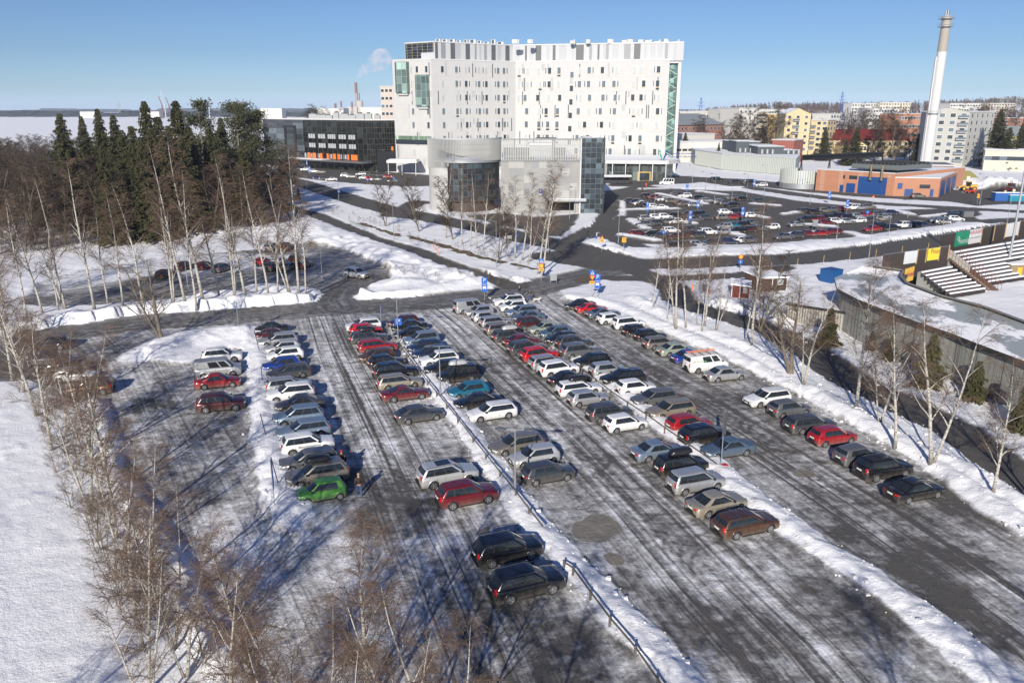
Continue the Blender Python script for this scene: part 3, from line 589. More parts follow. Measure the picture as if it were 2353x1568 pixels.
    for sc, dz in ((.93, .035), (.70, .05), (.35, .056), (.0, .058)):
        cx_ = (xft+xrt)/2
        for kk in range(nk):
            a = Tt[kk]; gh.append((cx_+(a[0]-cx_)*(sc+.0), a[1]*sc, a[2]+dz))
    lv = len(ts)+4
    gf = [(j*nk+i, j*nk+i+1, (j+1)*nk+i+1, (j+1)*nk+i) for j in range(lv-1) for i in range(nk-1)]
    body.add(gh, [tuple(reversed(f)) for f in gf], 0)
    body.add([(x, -y, z) for x, y, z in gh], gf, 0)
    # seams, sills, wheel housings
    for sg in (-1, 1):
        for x in ([cowl-.22, (cowl+rbx)/2+.12] + ([] if p.get('two') or van == 1 else [ax[0]+.28])):
            w = wid(x)
            for za, zb_ in ((cl+.16, .52), (.52, bz-.12)):
                ya = w+.006; body.add([(x-.008, sg*ya, za), (x+.008, sg*ya, za), (x+.008, sg*(ya-.004), zb_), (x-.008, sg*(ya-.004), zb_)], [(0, 1, 2, 3)], 1)
        for x in (cowl-.30-.55, (cowl+rbx)/2-.45):
            body.box(x-.09, x+.07, sg*(W/2-.004)-.012, sg*(W/2-.004)+.012, bz-.21, bz-.185, 0)
        body.box(ax[0]+Ra+.04, ax[1]-Ra-.04, sg*(W/2-.03)-.03, sg*(W/2-.03)+.035, cl-.01, cl+.09, 1)
    body.box(xr+.10, xf-.12, -W/2+.24, W/2-.24, cl-.03, .62, 1)
    for a in ax: body.box(a-Ra-.02, a+Ra+.02, -W/2+.10, W/2-.10, .45, wr+Ra+.02, 1)
    body.build('body', [pm, M_BLACKPL], root, True, ang=38)
    def patch(name, k0, k1, t0, t1, mat, t0b=None, off=.009, nk_=6, nt_=3, both=True, par=root):
        g = MB()
        for sg in ((1, -1) if both else (1,)):
            vs_ = []
            for j in range(nt_+1):
                for i in range(nk_+1):
                    k = k0+(k1-k0)*i/nk_; ta = t0 if t0b is None else t0+(t0b-t0)*i/nk_; t = ta+(t1-ta)*j/nt_
                    a = Sx(k, t); a[1] += .018*math.sin(math.pi*t)
                    d1 = Vector(Sx(min(nk-1.01, k+.1), t))-Vector(Sx(max(0, k-.1), t)); d2 = Vector(Sx(k, 1))-Vector(Sx(k, 0))
                    nn = d1.cross(d2).normalized(); 
                    if nn.y < 0 and abs(nn.y) > .3: nn = -nn
                    if k < 4 and nn.x < 0: nn = -nn
                    if k > nk-6 and nn.x > 0: nn = -nn
                    a = Vector(a)+nn*off; vs_.append((a.x, a.y*sg, a.z))
            m = nk_+1; ff = [(j*m+i, j*m+i+1, (j+1)*m+i+1, (j+1)*m+i) for j in range(nt_) for i in range(nk_)]
            if both is True and sg == -1: ff = [tuple(reversed(f)) for f in ff]
            g.add(vs_, ff, 0)
        return g
    off0 = 5
    def kS(s):
        for i in range(len(S)-1):
            if S[i] <= s <= S[i+1]: return off0+i+(s-S[i])/(S[i+1]-S[i])
    def addp(name, g, par=root): return g.build(name, M_GLASS, par, True, ang=60)
    addp('windscreen', patch('w', 0, 4.0, .07, .93, M_GLASS))
    if not (van == 1 and kind == 'panel'): addp('rear_window', patch('r', nk-1, nk-4.6, .12 if 'deck' in p else (.30 if not van else .28), .90, M_GLASS))
    if van == 1: segs = [(.05, .27), (.31, .60)]
    elif van == 2: segs = [(.05, .36), (.42, .64), (.69, .93)]
    elif van == 3: segs = [(.05, .24), (.28, .50), (.53, .74), (.77, .95)]
    elif p.get('two'): segs = [(.06, .56), (.60, .84)]
    elif p['q']: segs = [(.06, .385), (.42, .70), (.74, .94)]
    else: segs = [(.06, .45), (.49, .82)]
    if van != 1:
        for sg in (1, -1):
            g = patch('s', kS(segs[0][0]-.015), kS(segs[-1][1]+.012), .045, .945, M_GLASS, both=False, off=.004, nk_=14)
            if sg == -1: g.v = [(x, -y, z) for x, y, z in g.v]; g.f = [tuple(reversed(f)) for f in g.f]
            g.build('window_trim', M_BLACKPL, root, True, ang=60)
    for si, (a, b_) in enumerate(segs):
        for sg in (1, -1):
            g = patch('s', kS(a), kS(b_), .06, .93, M_GLASS, both=False)
            if sg == -1: g.v = [(x, -y, z) for x, y, z in g.v]; g.f = [tuple(reversed(f)) for f in g.f]
            addp('side_window', g)
    # lights, grille, plates, mirrors
    wl_ = wid(xf-.1); zh = hz-.20
    for sg in (1, -1):
        g = MB(); y0, y1 = wl_-.42, wl_-.015
        for i in range(5):
            f = i/4; y = y0+(y1-y0)*f; xx = xf+.012 - .10*(y/(W/2))**2 - .30*max(0, f-.55)**1.4
            for z in (zh-.07+.02*f, zh+.055+.03*f): g.v.append((xx+(0.0 if z < zh else -.03), y*sg, z))
        ff = [(2*i, 2*i+2, 2*i+3, 2*i+1) for i in range(4)]
        g.f = ff if sg > 0 else [tuple(reversed(f)) for f in ff]; g.m = [0]*4; g.build('headlight', M_HEAD, root, True)
        g = MB(); tall = p['q'] or van; wr_ = wid(xr+.05); z0, z1 = (bz-.26, bz+.10) if tall else (bz-.24, bz-.06); y0 = wr_-(.16 if tall else .36); y1 = wr_+.005
        if van: z0, z1 = bz-.38, bz+.02
        for i in range(5):
            f = i/4; y = y0+(y1-y0)*f; xx = xr-.012 + .10*(y/(W/2))**2 + .26*max(0, f-.6)**1.3
            for j, z in enumerate((z0, z1)): g.v.append((xx+(.05*max(0, z-bz+.1)), (y-(.05 if j and z1 > bz else 0))*sg, z))
        ff = [(2*i, 2*i+1, 2*i+3, 2*i+2) for i in range(4)]
        g.f = ff if sg > 0 else [tuple(reversed(f)) for f in ff]; g.m = [0]*4; g.build('tail_light', M_TAIL, root, True)
        g = MB(); mx = cowl-.30; yy = W/2-.02
        g.box(mx-.07, mx+.07, min(sg*yy, sg*(yy+.17)), max(sg*yy, sg*(yy+.17)), bz+.0, bz+.13, 0); g.build('wing_mirror', M_BLACKPL, root, True)
    g = MB(); g.box(xf-.06, xf+.012, -.42, .42, zh-.20, zh-.03, 0); g.box(xf-.10, xf+.004, -.62, .62, cl+.08, cl+.22, 0); g.build('grille', M_BLACKPL, root)
    g = MB(); g.box(xr-.006, xr+.10, -W/2+.22, W/2-.22, cl+.03, cl+.20, 0); g.build('rear_bumper_trim', M_BLACKPL, root)
    g = MB(); g.box(xf+.006, xf+.022, -.23, .23, cl+.23, cl+.34, 0); g.build('licence_plate', M_PLATE, root)
    g = MB(); zp = bz-.20 if not van else bz-.25; g.box(xr-.022, xr+.02, -.23, .23, zp-.055, zp+.055, 0); g.build('licence_plate', M_PLATE, root)
    tm, rm, sm = wheel_meshes(wr)
    for a in ax:
        for sg in (1, -1):
            o = mesh_obj('wheel', tm, root, (a, sg*(W/2-.12), wr), (0, 0, 0 if sg > 0 else math.pi))
            mesh_obj('rim', rm, o)
    return root
PROTO = {}
for k in T:
    PROTO[k] = make_car(k)
TREE = {k: [(c, kids(c)) for c in kids(PROTO[k])] for k in T}
USED = set(); ALLCARS = []
KNAME = {'hatchback': 'hatchback', 'small_hatchback': 'tiny hatchback', 'estate': 'estate car', 'saloon': 'saloon', 'coupe': 'coupe', 'liftback': 'liftback', 'suv': 'off-roader', 'large_suv': 'large off-roader',
    'people_carrier': 'people carrier', 'van': 'van', 'small_van': 'tall small van', 'minibus': 'minibus'}
FARSKIP = ('licence_plate', 'grille', 'rear_bumper_trim', 'wing_mirror', 'headlight', 'window_trim')
def put_car(kind, col, x, y, rz, label, group, far=False, z=None, roofcol=None):
    z = 0.0 if z is None else z
    s = 1+R.uniform(-.02, .02)
    r, ch = dup(PROTO[kind], (x, y, z), rz, (s, s, s), label, 'van' if kind in ('van', 'minibus', 'small_van') else 'car', group, TREE[kind], FARSKIP if far else ())
    for c in ch:
        if c.name.startswith('body'):
            c.material_slots[0].link = 'OBJECT'; c.material_slots[0].material = pmat(col)
    ALLCARS.append((x, y)); return r
def roof_box(r, kind, mat, label):
    p = T[kind]; g = MB(); xc = -L_(p)*.02; n = 14; prof = []
    for i in range(n+1):
        t = i/n; x = -1.0+2.0*t; k = (1-abs(2*t-1)**3.5); prof.append((x, .40*(.45+.55*k**.6) if t > .5 else .42*(.6+.4*k**.6), .17*k**.5+.05))
    vs = []; seg = 10
    for x, w, h in prof:
        for j in range(seg+1):
            a = math.pi*j/seg; vs.append((x, w*math.copysign(abs(math.cos(a))**.6, math.cos(a)), h*2.0*abs(math.sin(a))**.6))
    m = seg+1; g.add(vs, [(i*m+j, i*m+j+1, (i+1)*m+j+1, (i+1)*m+j) for i in range(n) for j in range(seg)] + [tuple((i+1)*m-1 if 0 else k*m for k in range(n, -1, -1))][:0], 0)
    g.add([v for k in range(n+1) for v in (vs[k*m], vs[k*m+seg])], [(2*k, 2*k+2, 2*k+3, 2*k+1) for k in range(n)], 0)
    o = g.build('roof_box', mat, r, True, (xc, 0, p['H']+.07), ang=50); tag(o, label)
    b = MB()
    for x in (xc-.5, xc+.5): b.box(x-.02, x+.02, -p['W']/2+.22, p['W']/2-.22, p['H']+.02, p['H']+.06)
    b.build('roof_bars', M_BLACKPL, r)
def L_(p): return p['L']
def roof_rails(r, kind, mat, cross=False):
    p = T[kind]; b = MB(); x0 = p['L']/2-p['rs']-.15; x1 = -p['L']/2+p['re']+.12; y = p['W']/2-.26; z = p['H']-.02
    for sg in (1, -1): b.tube((x0, sg*y, z+.03), (x1, sg*y, z+.02), .018, n=5); b.tube((x0, sg*y, z+.03), (x0+.1, sg*y, z-.03), .018, n=5); b.tube((x1, sg*y, z+.02), (x1-.1, sg*y, z-.03), .018, n=5)
    if cross:
        for x in (x0-.45, x0-1.2): b.bar((x, -y, z+.05), (x, y, z+.05), .05, .03)
    b.build('roof_rails', mat, r)
def sunroof(r, kind):
    p = T[kind]; b = MB(); x0 = p['L']/2-p['rs']-.25; b.box(x0-1.1, x0, -.45, .45, p['H']-.02, p['H']+.008); b.build('sunroof', M_GLASS, r)
TEXTS = []
def text_on(parent, s, size, loc, rot, mat, name='lettering', ext=.002, align='CENTER'):
    cu = bpy.data.curves.new(name, 'FONT'); cu.body = s; cu.size = size; cu.extrude = ext; cu.align_x = align; cu.align_y = 'CENTER'; cu.materials.append(mat)
    t = bpy.data.objects.new(name+'_outline', cu); C.objects.link(t); o = mesh_obj(name, bpy.data.meshes.new(name), parent, loc, rot); TEXTS.append((t, o)); return o
def place_rows():
    made = {}
    for where, deg, cars in ROWS:
        n = len(cars); pts = []
        for i, (k, col, x, y, d) in enumerate(cars):
            gx, gy = G(x, y, T[k]['H']*.48); rz = math.radians(deg+R.uniform(-2.5, 2.5)) + (0 if d > 0 else math.pi)
            col_ = {'maroon': 'dark red'}.get(col, col).replace('bright ', '').replace('champagne', 'pale grey-green').replace('pale silver', 'silver')
            same = [j for j in range(n) if (cars[j][0], {'maroon': 'dark red'}.get(cars[j][1], cars[j][1]).replace('bright ', '').replace('champagne', 'pale grey-green').replace('pale silver', 'silver')) == (k, col_) or (cars[j][0] == k and cars[j][1] == col)]
            nth = '' if len(same) == 1 else (' nearest the camera' if i == same[-1] else (' farthest' if i == same[0] else ''))
            lab = f"{col_} {KNAME[k]} {where}, {ORD[i] if i < n/2 else ORD[n-1-i]} from the {'far' if i < n/2 else 'near'} end"
            lab = lab.replace('in the ', 'in ', 1) if len(lab.split()) > 16 else lab
            made[(where, i)] = (put_car(k, col, gx, gy, rz, lab, 'cars parked ' + where), k)
    return made
CARS = place_rows()
# ---------------------------------------------------------------- buildings
M_SNOW = flat('roof_snow', (.84, .85, .87), .7, var=.05, scale=.3)
M_DARKGL = plain('dark_window_glass', (.03, .04, .05), .08, 0, .3)
M_MIDGL = plain('pale_window_glass', (.11, .14, .165), .12, 0, .3)
M_CURT = plain('blind_white', (.36, .38, .39), .4)
M_FRAME = plain('window_frame_white', (.62, .62, .6), .6)
M_OCHRE = plain('ochre_sill', (.42, .30, .14), .6)
M_STEEL = plain('grey_steel', (.22, .23, .24), .45, .6)
M_GALV = plain('galvanised_steel', (.33, .35, .37), .5, .5)
M_WHITEP = plain('white_paint', (.52, .52, .52), .5)
M_BLACKP = plain('black_paint', (.02, .02, .022), .5)
M_BLUE = plain('sign_blue', (.01, .10, .42), .45)
M_YEL = plain('sign_yellow', (.75, .38, .02), .5)
M_ORANGE = plain('orange_panel', (.70, .16, .03), .55)
M_REDS = plain('sign_red', (.55, .02, .02), .5)
def concrete(name, base, pan=(6, 3), var=.1, streak=.5, rough=.8):
    if name in MAT: return MAT[name]
    m, nt, b = new_mat(name); oc = coord(nt, 'Object')
    n = noise(nt, oc, .35, 6, .65); s = noise(nt, mapping(nt, oc, (1.2, 1.2, .06)), 1.5, 4); br = noise(nt, oc, 4, 4)
    v = math_n(nt, 'ADD', math_n(nt, 'MULTIPLY', n, .6), math_n(nt, 'ADD', math_n(nt, 'MULTIPLY', s, streak*.6), math_n(nt, 'MULTIPLY', br, .15)))
    nt.links.new(ramp(nt, v, [(.30, tuple(c*(1-var) for c in base)), (.72, tuple(min(.95, c*(1+var)) for c in base))]), b.inputs['Base Color'])
    b.inputs['Roughness'].default_value = rough; MAT[name] = m; return m
def curtain(name, tint, cell=(1.5, 3.0), rough=.06, dark=.012, frame=(.08, .09, .10), fw=.05, spec=.9):
    """glass skin: a grid of panes, each tilted a little so that it mirrors its own bit of surroundings"""
    if name in MAT: return MAT[name]
    m, nt, b = new_mat(name); oc = coord(nt, 'Object'); sp = N(nt, 'ShaderNodeSeparateXYZ'); nt.links.new(oc, sp.inputs[0])
    hx = math_n(nt, 'ADD', sp.outputs[0], math_n(nt, 'MULTIPLY', sp.outputs[1], .73)); ix = math_n(nt, 'DIVIDE', hx, cell[0]); iz = math_n(nt, 'DIVIDE', sp.outputs[2], cell[1])
    fx = math_n(nt, 'FRACT', ix); fz = math_n(nt, 'FRACT', iz)
    ex = math_n(nt, 'LESS_THAN', math_n(nt, 'MINIMUM', fx, math_n(nt, 'SUBTRACT', 1, fx)), fw/cell[0]); ez = math_n(nt, 'LESS_THAN', math_n(nt, 'MINIMUM', fz, math_n(nt, 'SUBTRACT', 1, fz)), fw/cell[1])
    e = math_n(nt, 'MAXIMUM', ex, ez)
    cb = N(nt, 'ShaderNodeCombineXYZ'); nt.links.new(math_n(nt, 'FLOOR', ix), cb.inputs[0]); nt.links.new(math_n(nt, 'FLOOR', iz), cb.inputs[1])
    wn_ = N(nt, 'ShaderNodeTexWhiteNoise'); nt.links.new(cb.outputs[0], wn_.inputs['Vector'])
    base = ramp(nt, wn_.outputs['Value'], [(0, tuple(c*dark*6 for c in tint)), (.7, tuple(c*dark*14 for c in tint)), (1, tuple(c*dark*40 for c in tint))])
    nt.links.new(mix(nt, e, base, (*frame, 1)), b.inputs['Base Color'])
    nt.links.new(mix(nt, e, (rough,)*3+(1,), (.5, .5, .5, 1)), b.inputs['Roughness']); b.inputs['Specular IOR Level'].default_value = spec
    wob = noise(nt, oc, .8, 2); bp = N(nt, 'ShaderNodeBump'); bp.inputs['Strength'].default_value = .25; bp.inputs['Distance'].default_value = .25
    nt.links.new(math_n(nt, 'ADD', wob, math_n(nt, 'MULTIPLY', wn_.outputs['Value'], .4)), bp.inputs['Height']); nt.links.new(bp.outputs[0], b.inputs['Normal'])
    MAT[name] = m; return m
class Face:
    """a vertical wall plane from plan point A to B; outward normal to the right hand side of A->B seen from above"""
    def __init__(s, A, B): s.A = Vector((*A, 0)); s.B = Vector((*B, 0)); s.L = (s.B-s.A).length; s.d = (s.B-s.A)/s.L; s.n = Vector((s.d.y, -s.d.x, 0))
    def at(s, px):                                  # distance along the wall of what is seen in column px at eye level
        a, b, c = ray(px, HOR); k = a/b; den = s.d.x-k*s.d.y
        return (k*s.A.y-s.A.x)/den
    def pt(s, u, z, off=0.0): p = s.A+s.d*u+s.n*off; return (p.x, p.y, z)
    def panel(s, g, u0, u1, z0, z1, off, m=0):
        f = [s.pt(u0, z0, off), s.pt(u1, z0, off), s.pt(u1, z1, off), s.pt(u0, z1, off)]; k = [s.pt(u0, z0, 0), s.pt(u1, z0, 0), s.pt(u1, z1, 0), s.pt(u0, z1, 0)]
        g.add(f+k, [(0, 1, 2, 3), (4, 5, 1, 0), (5, 6, 2, 1), (6, 7, 3, 2), (7, 4, 0, 3)], m)
class Windows:
    """window parts of one building: the first 98 single, the rest one part"""
    def __init__(s, root, mats): s.root = root; s.mats = mats; s.items = []
    def add(s, F, u, z, w, h, mi=0, sill=None, fr=2, off=.05, fw=.07):
        g = MB()
        F.panel(g, u-w/2-fw, u+w/2+fw, z-h/2-fw, z+h/2+fw, off*.5, fr); F.panel(g, u-w/2, u+w/2, z-h/2, z+h/2, off, mi)
        if sill is not None: F.panel(g, u-w/2, u+w/2, z-h/2-.35, z-h/2-fw, off*.8, sill)
        s.items.append((w*h, g))
    def done(s, limit=98):
        it = sorted(s.items, key=lambda t: -t[0])
        for _, g in it[:limit]: g.build('window', s.mats, s.root)
        if len(it) > limit:
            q = MB()
            for _, g in it[limit:]:
                n = len(q.v); q.v += g.v; q.f += [tuple(n+i for i in f) for f in g.f]; q.m += g.m
            tag(q.build('small_windows', s.mats, s.root), None, None, None, 'stuff')
WM = [M_DARKGL, M_MIDGL, M_FRAME, M_OCHRE, M_CURT]
def seg_h(px, Y): a, b, c = ray(px, HOR); return (a/b*Y, Y)
def hospital():
    root = empty('hospital_tower', (10, 380, 0), 0, 'tall white concrete hospital block with scattered narrow windows and striped top floor', 'hospital')
    W = MB(); mc = concrete('white_concrete', (.44, .44, .435), var=.07)
    A = seg_h(905, 365); B = seg_h(993, 355); Cc = seg_h(1184, 375); D = seg_h(1533, 358)
    H = 47.2; off = Vector((-10, -380, 0))
    E = (76, 372); plan = [A, B, Cc, D, (72.5, 384), (5, 402), (-44, 394)]
    W.prism(plan, 0, H, 0, 1)
    FL, FM, FR = Face(A, B), Face(B, Cc), Face(Cc, D)
    for F in (FL, FM, FR): F.panel(W, -.1, F.L+.1, H-.05, H+.45, .15, 2)
    rr = random.Random(5)
    # pale grey and dark upright strips, one storey high
    rows = [43.4-5.72*k for k in range(8)]
    for F, n in ((FL, 26), (FM, 46), (FR, 60)):
        for k in range(n):
            u = rr.uniform(.6, F.L-.8); r_ = rr.choice(rows); d = rr.random()
            if d < .30: F.panel(W, u, u+.42, r_-2.9, r_+2.7, .012, 3)
            else: F.panel(W, u, u+rr.choice((.7, 1.0, 1.5)), r_-2.8+rr.choice((0, 2.9)), r_+2.8, .009+.001*(k % 3), 4+(k % 2))
        for k in range(1, 8): F.panel(W, 0, F.L, 46.3-5.72*k-.03, 46.3-5.72*k+.03, .004, 4)
        for k in range(1, int(F.L/6.5)): F.panel(W, k*6.5-.025, k*6.5+.025, 0, H-.1, .0035, 4)
    W.build('wall', [mc, M_SNOW, M_WHITEP, plain('charcoal_strip', (.06, .06, .065), .6), concrete('pale_grey_strip', (.36, .36, .36)), concrete('mid_grey_strip', (.44, .44, .43))], root, loc=off)
    Wd = Windows(root, WM)
    cm = [560, 657, 722, 812, 862, 945, 985, 1058]; cr = [1090, 1150, 1238, 1300, 1365, 1510, 1573, 1678, 1763, 1885, 1943, 2065]
    f1 = lambda c: (1400+c/1.81)/1.6794
    for ri, z in enumerate(rows):
        for c in cm:
            u = FM.at(f1(c+ri*1.0)); 
            if ri == 6 and c > 900: continue
            if not .8 < u < FM.L-.6: continue
            Wd.add(FM, u, z, 1.25, 2.5, rr.choice((0, 1, 1, 4)), 3, off=.045)
            if c not in (560, 1058): Wd.add(FM, u-1.5 if c in (812, 862, 945) else u+1.6, z, .38, 2.3, 0, None, 2, off=.04, fw=.03)
            if rr.random() < .12: Wd.add(FM, u, z-2.1, 1.25, .7, 0, None, 0, off=.03, fw=0)
        for c in cr:
            u = FR.at(f1(c-ri*2.2+rr.choice((-14, 0, 0, 0, 12))))
            if not .8 < u < FR.L-1.0: continue
            Wd.add(FR, u, z, 1.45, 2.6, rr.choice((0, 1, 1, 4, 4)), 3, off=.045)
            if rr.random() < .6: Wd.add(FR, u+rr.choice((-1.7, 1.7)), z, .36, 2.4, rr.choice((0, 1)), None, 2, off=.04, fw=.03)
            if rr.random() < .14: Wd.add(FR, u, z-2.15, 1.45, .7, 0, None, 0, off=.03, fw=0)
        if ri < 6: Wd.add(FR, FR.at(f1(1455-ri*2)), z-1.8, 1.5, 2.4, rr.choice((0, 1)), None, 2)
        for c in ((345, 385, 450) if ri < 2 else (350, 455)):
            if ri in (5,): continue
            u = FL.at(f1(c)); Wd.add(FL, u, z, 1.2, 2.5, rr.choice((0, 1, 4)), 3)
    for g in Wd.items: g[1].v = [(x-10, y-380, z) for x, y, z in g[1].v]
    Wd.done()
    # two glazed oriels and the green ribbon window on the left face
    gg = curtain('green_glass', (.55, .80, .72), (1.3, 2.9), dark=.016, frame=(.22, .28, .26))
    for (c0, c1, z0, z1) in ((248, 332, 33.8, 46.6), (385, 470, 28.2, 41.2)):
        g = MB(); FL.panel(g, FL.at(f1(c0)), FL.at(f1(c1)), z0, z1, 1.6, 0); FL.panel(g, FL.at(f1(c0))+.6, FL.at(f1(c1))-.6, z0-.9, z0, 1.0, 1)
        g.build('glazed_oriel', [gg, concrete('mid_grey_strip', (.6, .6, .6))], root, loc=off)
    g = MB(); FL.panel(g, .6, FL.L+.0, 12.4, 14.3, .35, 0); FL.panel(g, .5, FL.L+.1, 14.3, 15.9, .4, 1); g.build('green_ribbon_window', [M_DARKGL, curtain('green_fins', (.62, .85, .62), (.75, 4), dark=.022, frame=(.05, .12, .06), fw=.08, rough=.4)], root, loc=off)
    # set back top storey with grey upright stripes
    A2 = seg_h(935, 371); B2 = seg_h(1001, 361); C2 = seg_h(1178, 382); D2 = seg_h(1563, 364)
    U = MB(); U.prism([A2, B2, C2, D2, (D2[0]+1, 380), (5, 396), (-40, 388)], H, 54.7, 0, 1)
    F1, F2, F3 = Face(A2, B2), Face(B2, C2), Face(C2, D2)
    for F in (F2, F3):
        u = .4
        while u < F.L-1.5:
            w = rr.choice((.9, 1.3, 1.3, 2.2, 2.8)); k = rr.random()
            F.panel(U, u, min(u+w, F.L), H+.02, 54.5, .02+.004*(int(u) % 3), 2 if k < .34 else (3 if k < .72 else 4)); u += w + rr.choice((.0, .9, 1.5, 2.4))
        F.panel(U, 0, F.L, 54.5, 54.95, .2, 5)
    F1.panel(U, 0, F1.L, 54.5, 54.95, .2, 5)
    U.build('top_storey', [concrete('white_panel', (.42, .43, .44), var=.04), M_SNOW, plain('dark_grey_stripe', (.085, .09, .10), .5), plain('light_grey_stripe', (.34, .355, .37), .5), plain('mid_grey_stripe', (.22, .23, .245), .5), M_WHITEP], root, loc=off)
    g = MB(); sp_ = curtain('solar_cells', (.10, .12, .2), (1.15, 1.15), dark=.010, frame=(.30, .26, .10), fw=.035, rough=.2)
    F1.panel(g, .3, F1.L*.98, H+3.3, 54.4, .12, 0); F1.panel(g, .3, F1.L*.55, H+.3, H+3.3, .12, 0); g.build('solar_panels', sp_, root, loc=off)
    # stair tower at the right end: green glass, zigzag flights, white end slab
    sx0, sx1 = D[0]+.1, seg_h(1552, 360)[0]; g = MB(); g.box(sx0, sx1, 361, 372, 0, 46, 0); g.build('stair_tower_glazing', curtain('stair_glass', (.42, .72, .66), (1.55, 1.9), dark=.014, frame=(.10, .20, .18), fw=.06), root, loc=off)
    g = MB(); g.box(sx1, sx1+1.3, 359.4, 373, 0, 46.6, 0); g.box(sx0-.3, sx1+1.3, 359.2, 373, 46.0, 46.6, 0); g.build('stair_tower_slab', M_WHITEP, root, loc=off)
    for k in range(16):
        g = MB(); z = 1.5+2.86*k; a, b_ = (sx0+.3, sx1-.3) if k % 2 else (sx1-.3, sx0+.3); g.bar((a, 360.9, z), (b_, 360.9, z+1.9), .14, .28, 0); g.build('stair_flight', plain('pale_green_flight', (.34, .48, .40), .5), root, loc=off)
    # plant on the roof
    for k in range(10):
        g = MB(); px = 1010+k*15.5; x, y = seg_h(px, 373+k*.8); w = rr.uniform(.8, 1.6); h = rr.uniform(1.0, 2.2); g.box(x-w, x+w, y-1, y+1, 54.7, 54.7+h, 0)
        g.box(x-w*.7, x+w*.3, y-1.05, y-.95, 54.9, 54.6+h, 1); g.build('roof_fan_unit', [M_GALV, M_BLACKP], root, loc=off)
    for px in (1182, 1215, 1310, 1345, 1395, 1427, 1440, 1463, 1480, 1500, 1520, 1545):
        g = MB(); x, y = seg_h(px, 372); w = rr.uniform(.5, 1.3); g.box(x-w, x+w, y-1, y+1, 54.7, 54.7+rr.uniform(.8, 2.1), 0); g.tube((x+w+.5, y, 54.7), (x+w+.5, y, 56.4), .35, n=8, m=0); g.build('roof_vent_box', [M_WHITEP], root, loc=off)
    for px in (1012, 1072, 1158, 1290, 1400, 1512):
        g = MB(); x, y = seg_h(px, 374); g.tube((x, y, 54.7), (x, y, 59.5), .06, .03, 5); g.build('roof_mast', M_GALV, root, loc=off)
    g = MB(); FR.panel(g, FR.at(f1(1225)), FR.at(f1(1350)), 7, 14.6, 4.5, 0); FR.panel(g, FR.at(f1(1225))-.2, FR.at(f1(1350))+.2, 14.6, 14.9, 4.6, 1); g.build('lift_housing', [M_WHITEP, M_BLACKP], root, loc=off)
    # low entrance pavilion
    g = MB(); a = P(1395, 405, 322)[0]; b_ = P(1546, 405, 322)[0]
    ent = [(a, 324), (b_-3, 320), (b_+.5, 326), (b_+2, 356), (a, 362)]
    g.prism(ent, 0, 6.6, 0, 2); FE = Face(ent[0], ent[1]); FE2 = Face(ent[1], ent[2]); eb = [(a-1, 321.5), (b_-3, 317.6), (b_+3, 324), (b_+4, 356), (a-1, 362)]
    g.prism(eb, 6.6, 7.9, 1, 2); g.build('entrance_pavilion', [curtain('entrance_glass', (.35, .45, .45), (1.6, 3.3), dark=.010, frame=(.05, .05, .05)), M_WHITEP, M_SNOW], root, loc=off)
    for t in (.12, .33, .55, .76, .97):
        g = MB(); p = Vector((*eb[0], 0)).lerp(Vector((*eb[1], 0)), t); g.tube((p.x, p.y+.5, 0), (p.x, p.y+.5, 6.6), .22, n=8); g.build('column', M_WHITEP, root, loc=off)
    g = MB(); x, y = FE.pt(FE.L*.62, 0, .1)[:2]; g.box(x-2.6, x+2.6, y-.9, y+.1, 0, 3.4, 0); g.box(x-2.2, x+2.2, y-.96, y-.9, .1, 3.1, 1); g.build('entrance_doors', [plain('yellow_door_frame', (.55, .36, .05), .4), M_DARKGL], root, loc=off)
    nv = plain('sign_navy', (.01, .04, .22), .4); tl = plain('sign_teal', (.03, .32, .24), .4); sx, sy = b_-6.6, 317.9
    for k, (tx, zz) in enumerate((('Pohjanmaan hyvinvointialue', 10.6), ('Österbottens välfärdsområde', 9.4))): text_on(root, tx, .95, (sx+3.6-10, sy-380, zz), (math.pi/2, 0, .12), nv, 'roof_lettering', .05, 'LEFT')
    for m_, s_, nm in ((tl, -1, 'teal_figure_mark'), (nv, 1, 'navy_figure_mark')):
        g = MB(); g.add([(sx+1.4, sy, 8.2), (sx+1.4+s_*.5, sy, 8.2), (sx+1.4+s_*1.5, sy, 10.6), (sx+1.4+s_*.8, sy, 10.7)], [(0, 1, 2, 3) if s_ > 0 else (3, 2, 1, 0)]); g.box(sx+1.4+s_*1.25-.35, sx+1.4+s_*1.25+.35, sy-.1, sy, 11.0, 11.8); g.build(nm, m_, root, loc=off)
    # canopy of the left entrance
    g = MB(); x0, x1 = P(893, 385, 352)[0], P(960, 385, 350)[0]; g.box(x0, x1, 346, 356, 5.2, 6.3, 0); g.box(x0+.3, x1-.3, 346.4, 356, 6.3, 6.45, 1); g.build('side_canopy', [M_WHITEP, M_SNOW], root, loc=off)
    for x in (x0+.6, (x0+x1)/2, x1-.6):
        g = MB(); g.tube((x, 346.8, 0), (x, 346.8, 5.2), .18, n=8); g.build('canopy_column', M_WHITEP, root, loc=off)
hospital()
def slat_face(g, F, u0, u1, z0, z1, step, w, dep, off, m):
    u = u0
    while u < u1-w: F.panel(g, u, u+w, z0, z1, off+dep, m) if off == 0 else g.bar(F.pt(u+w/2, z0, off), F.pt(u+w/2, z1, off), w, dep, m); u += step
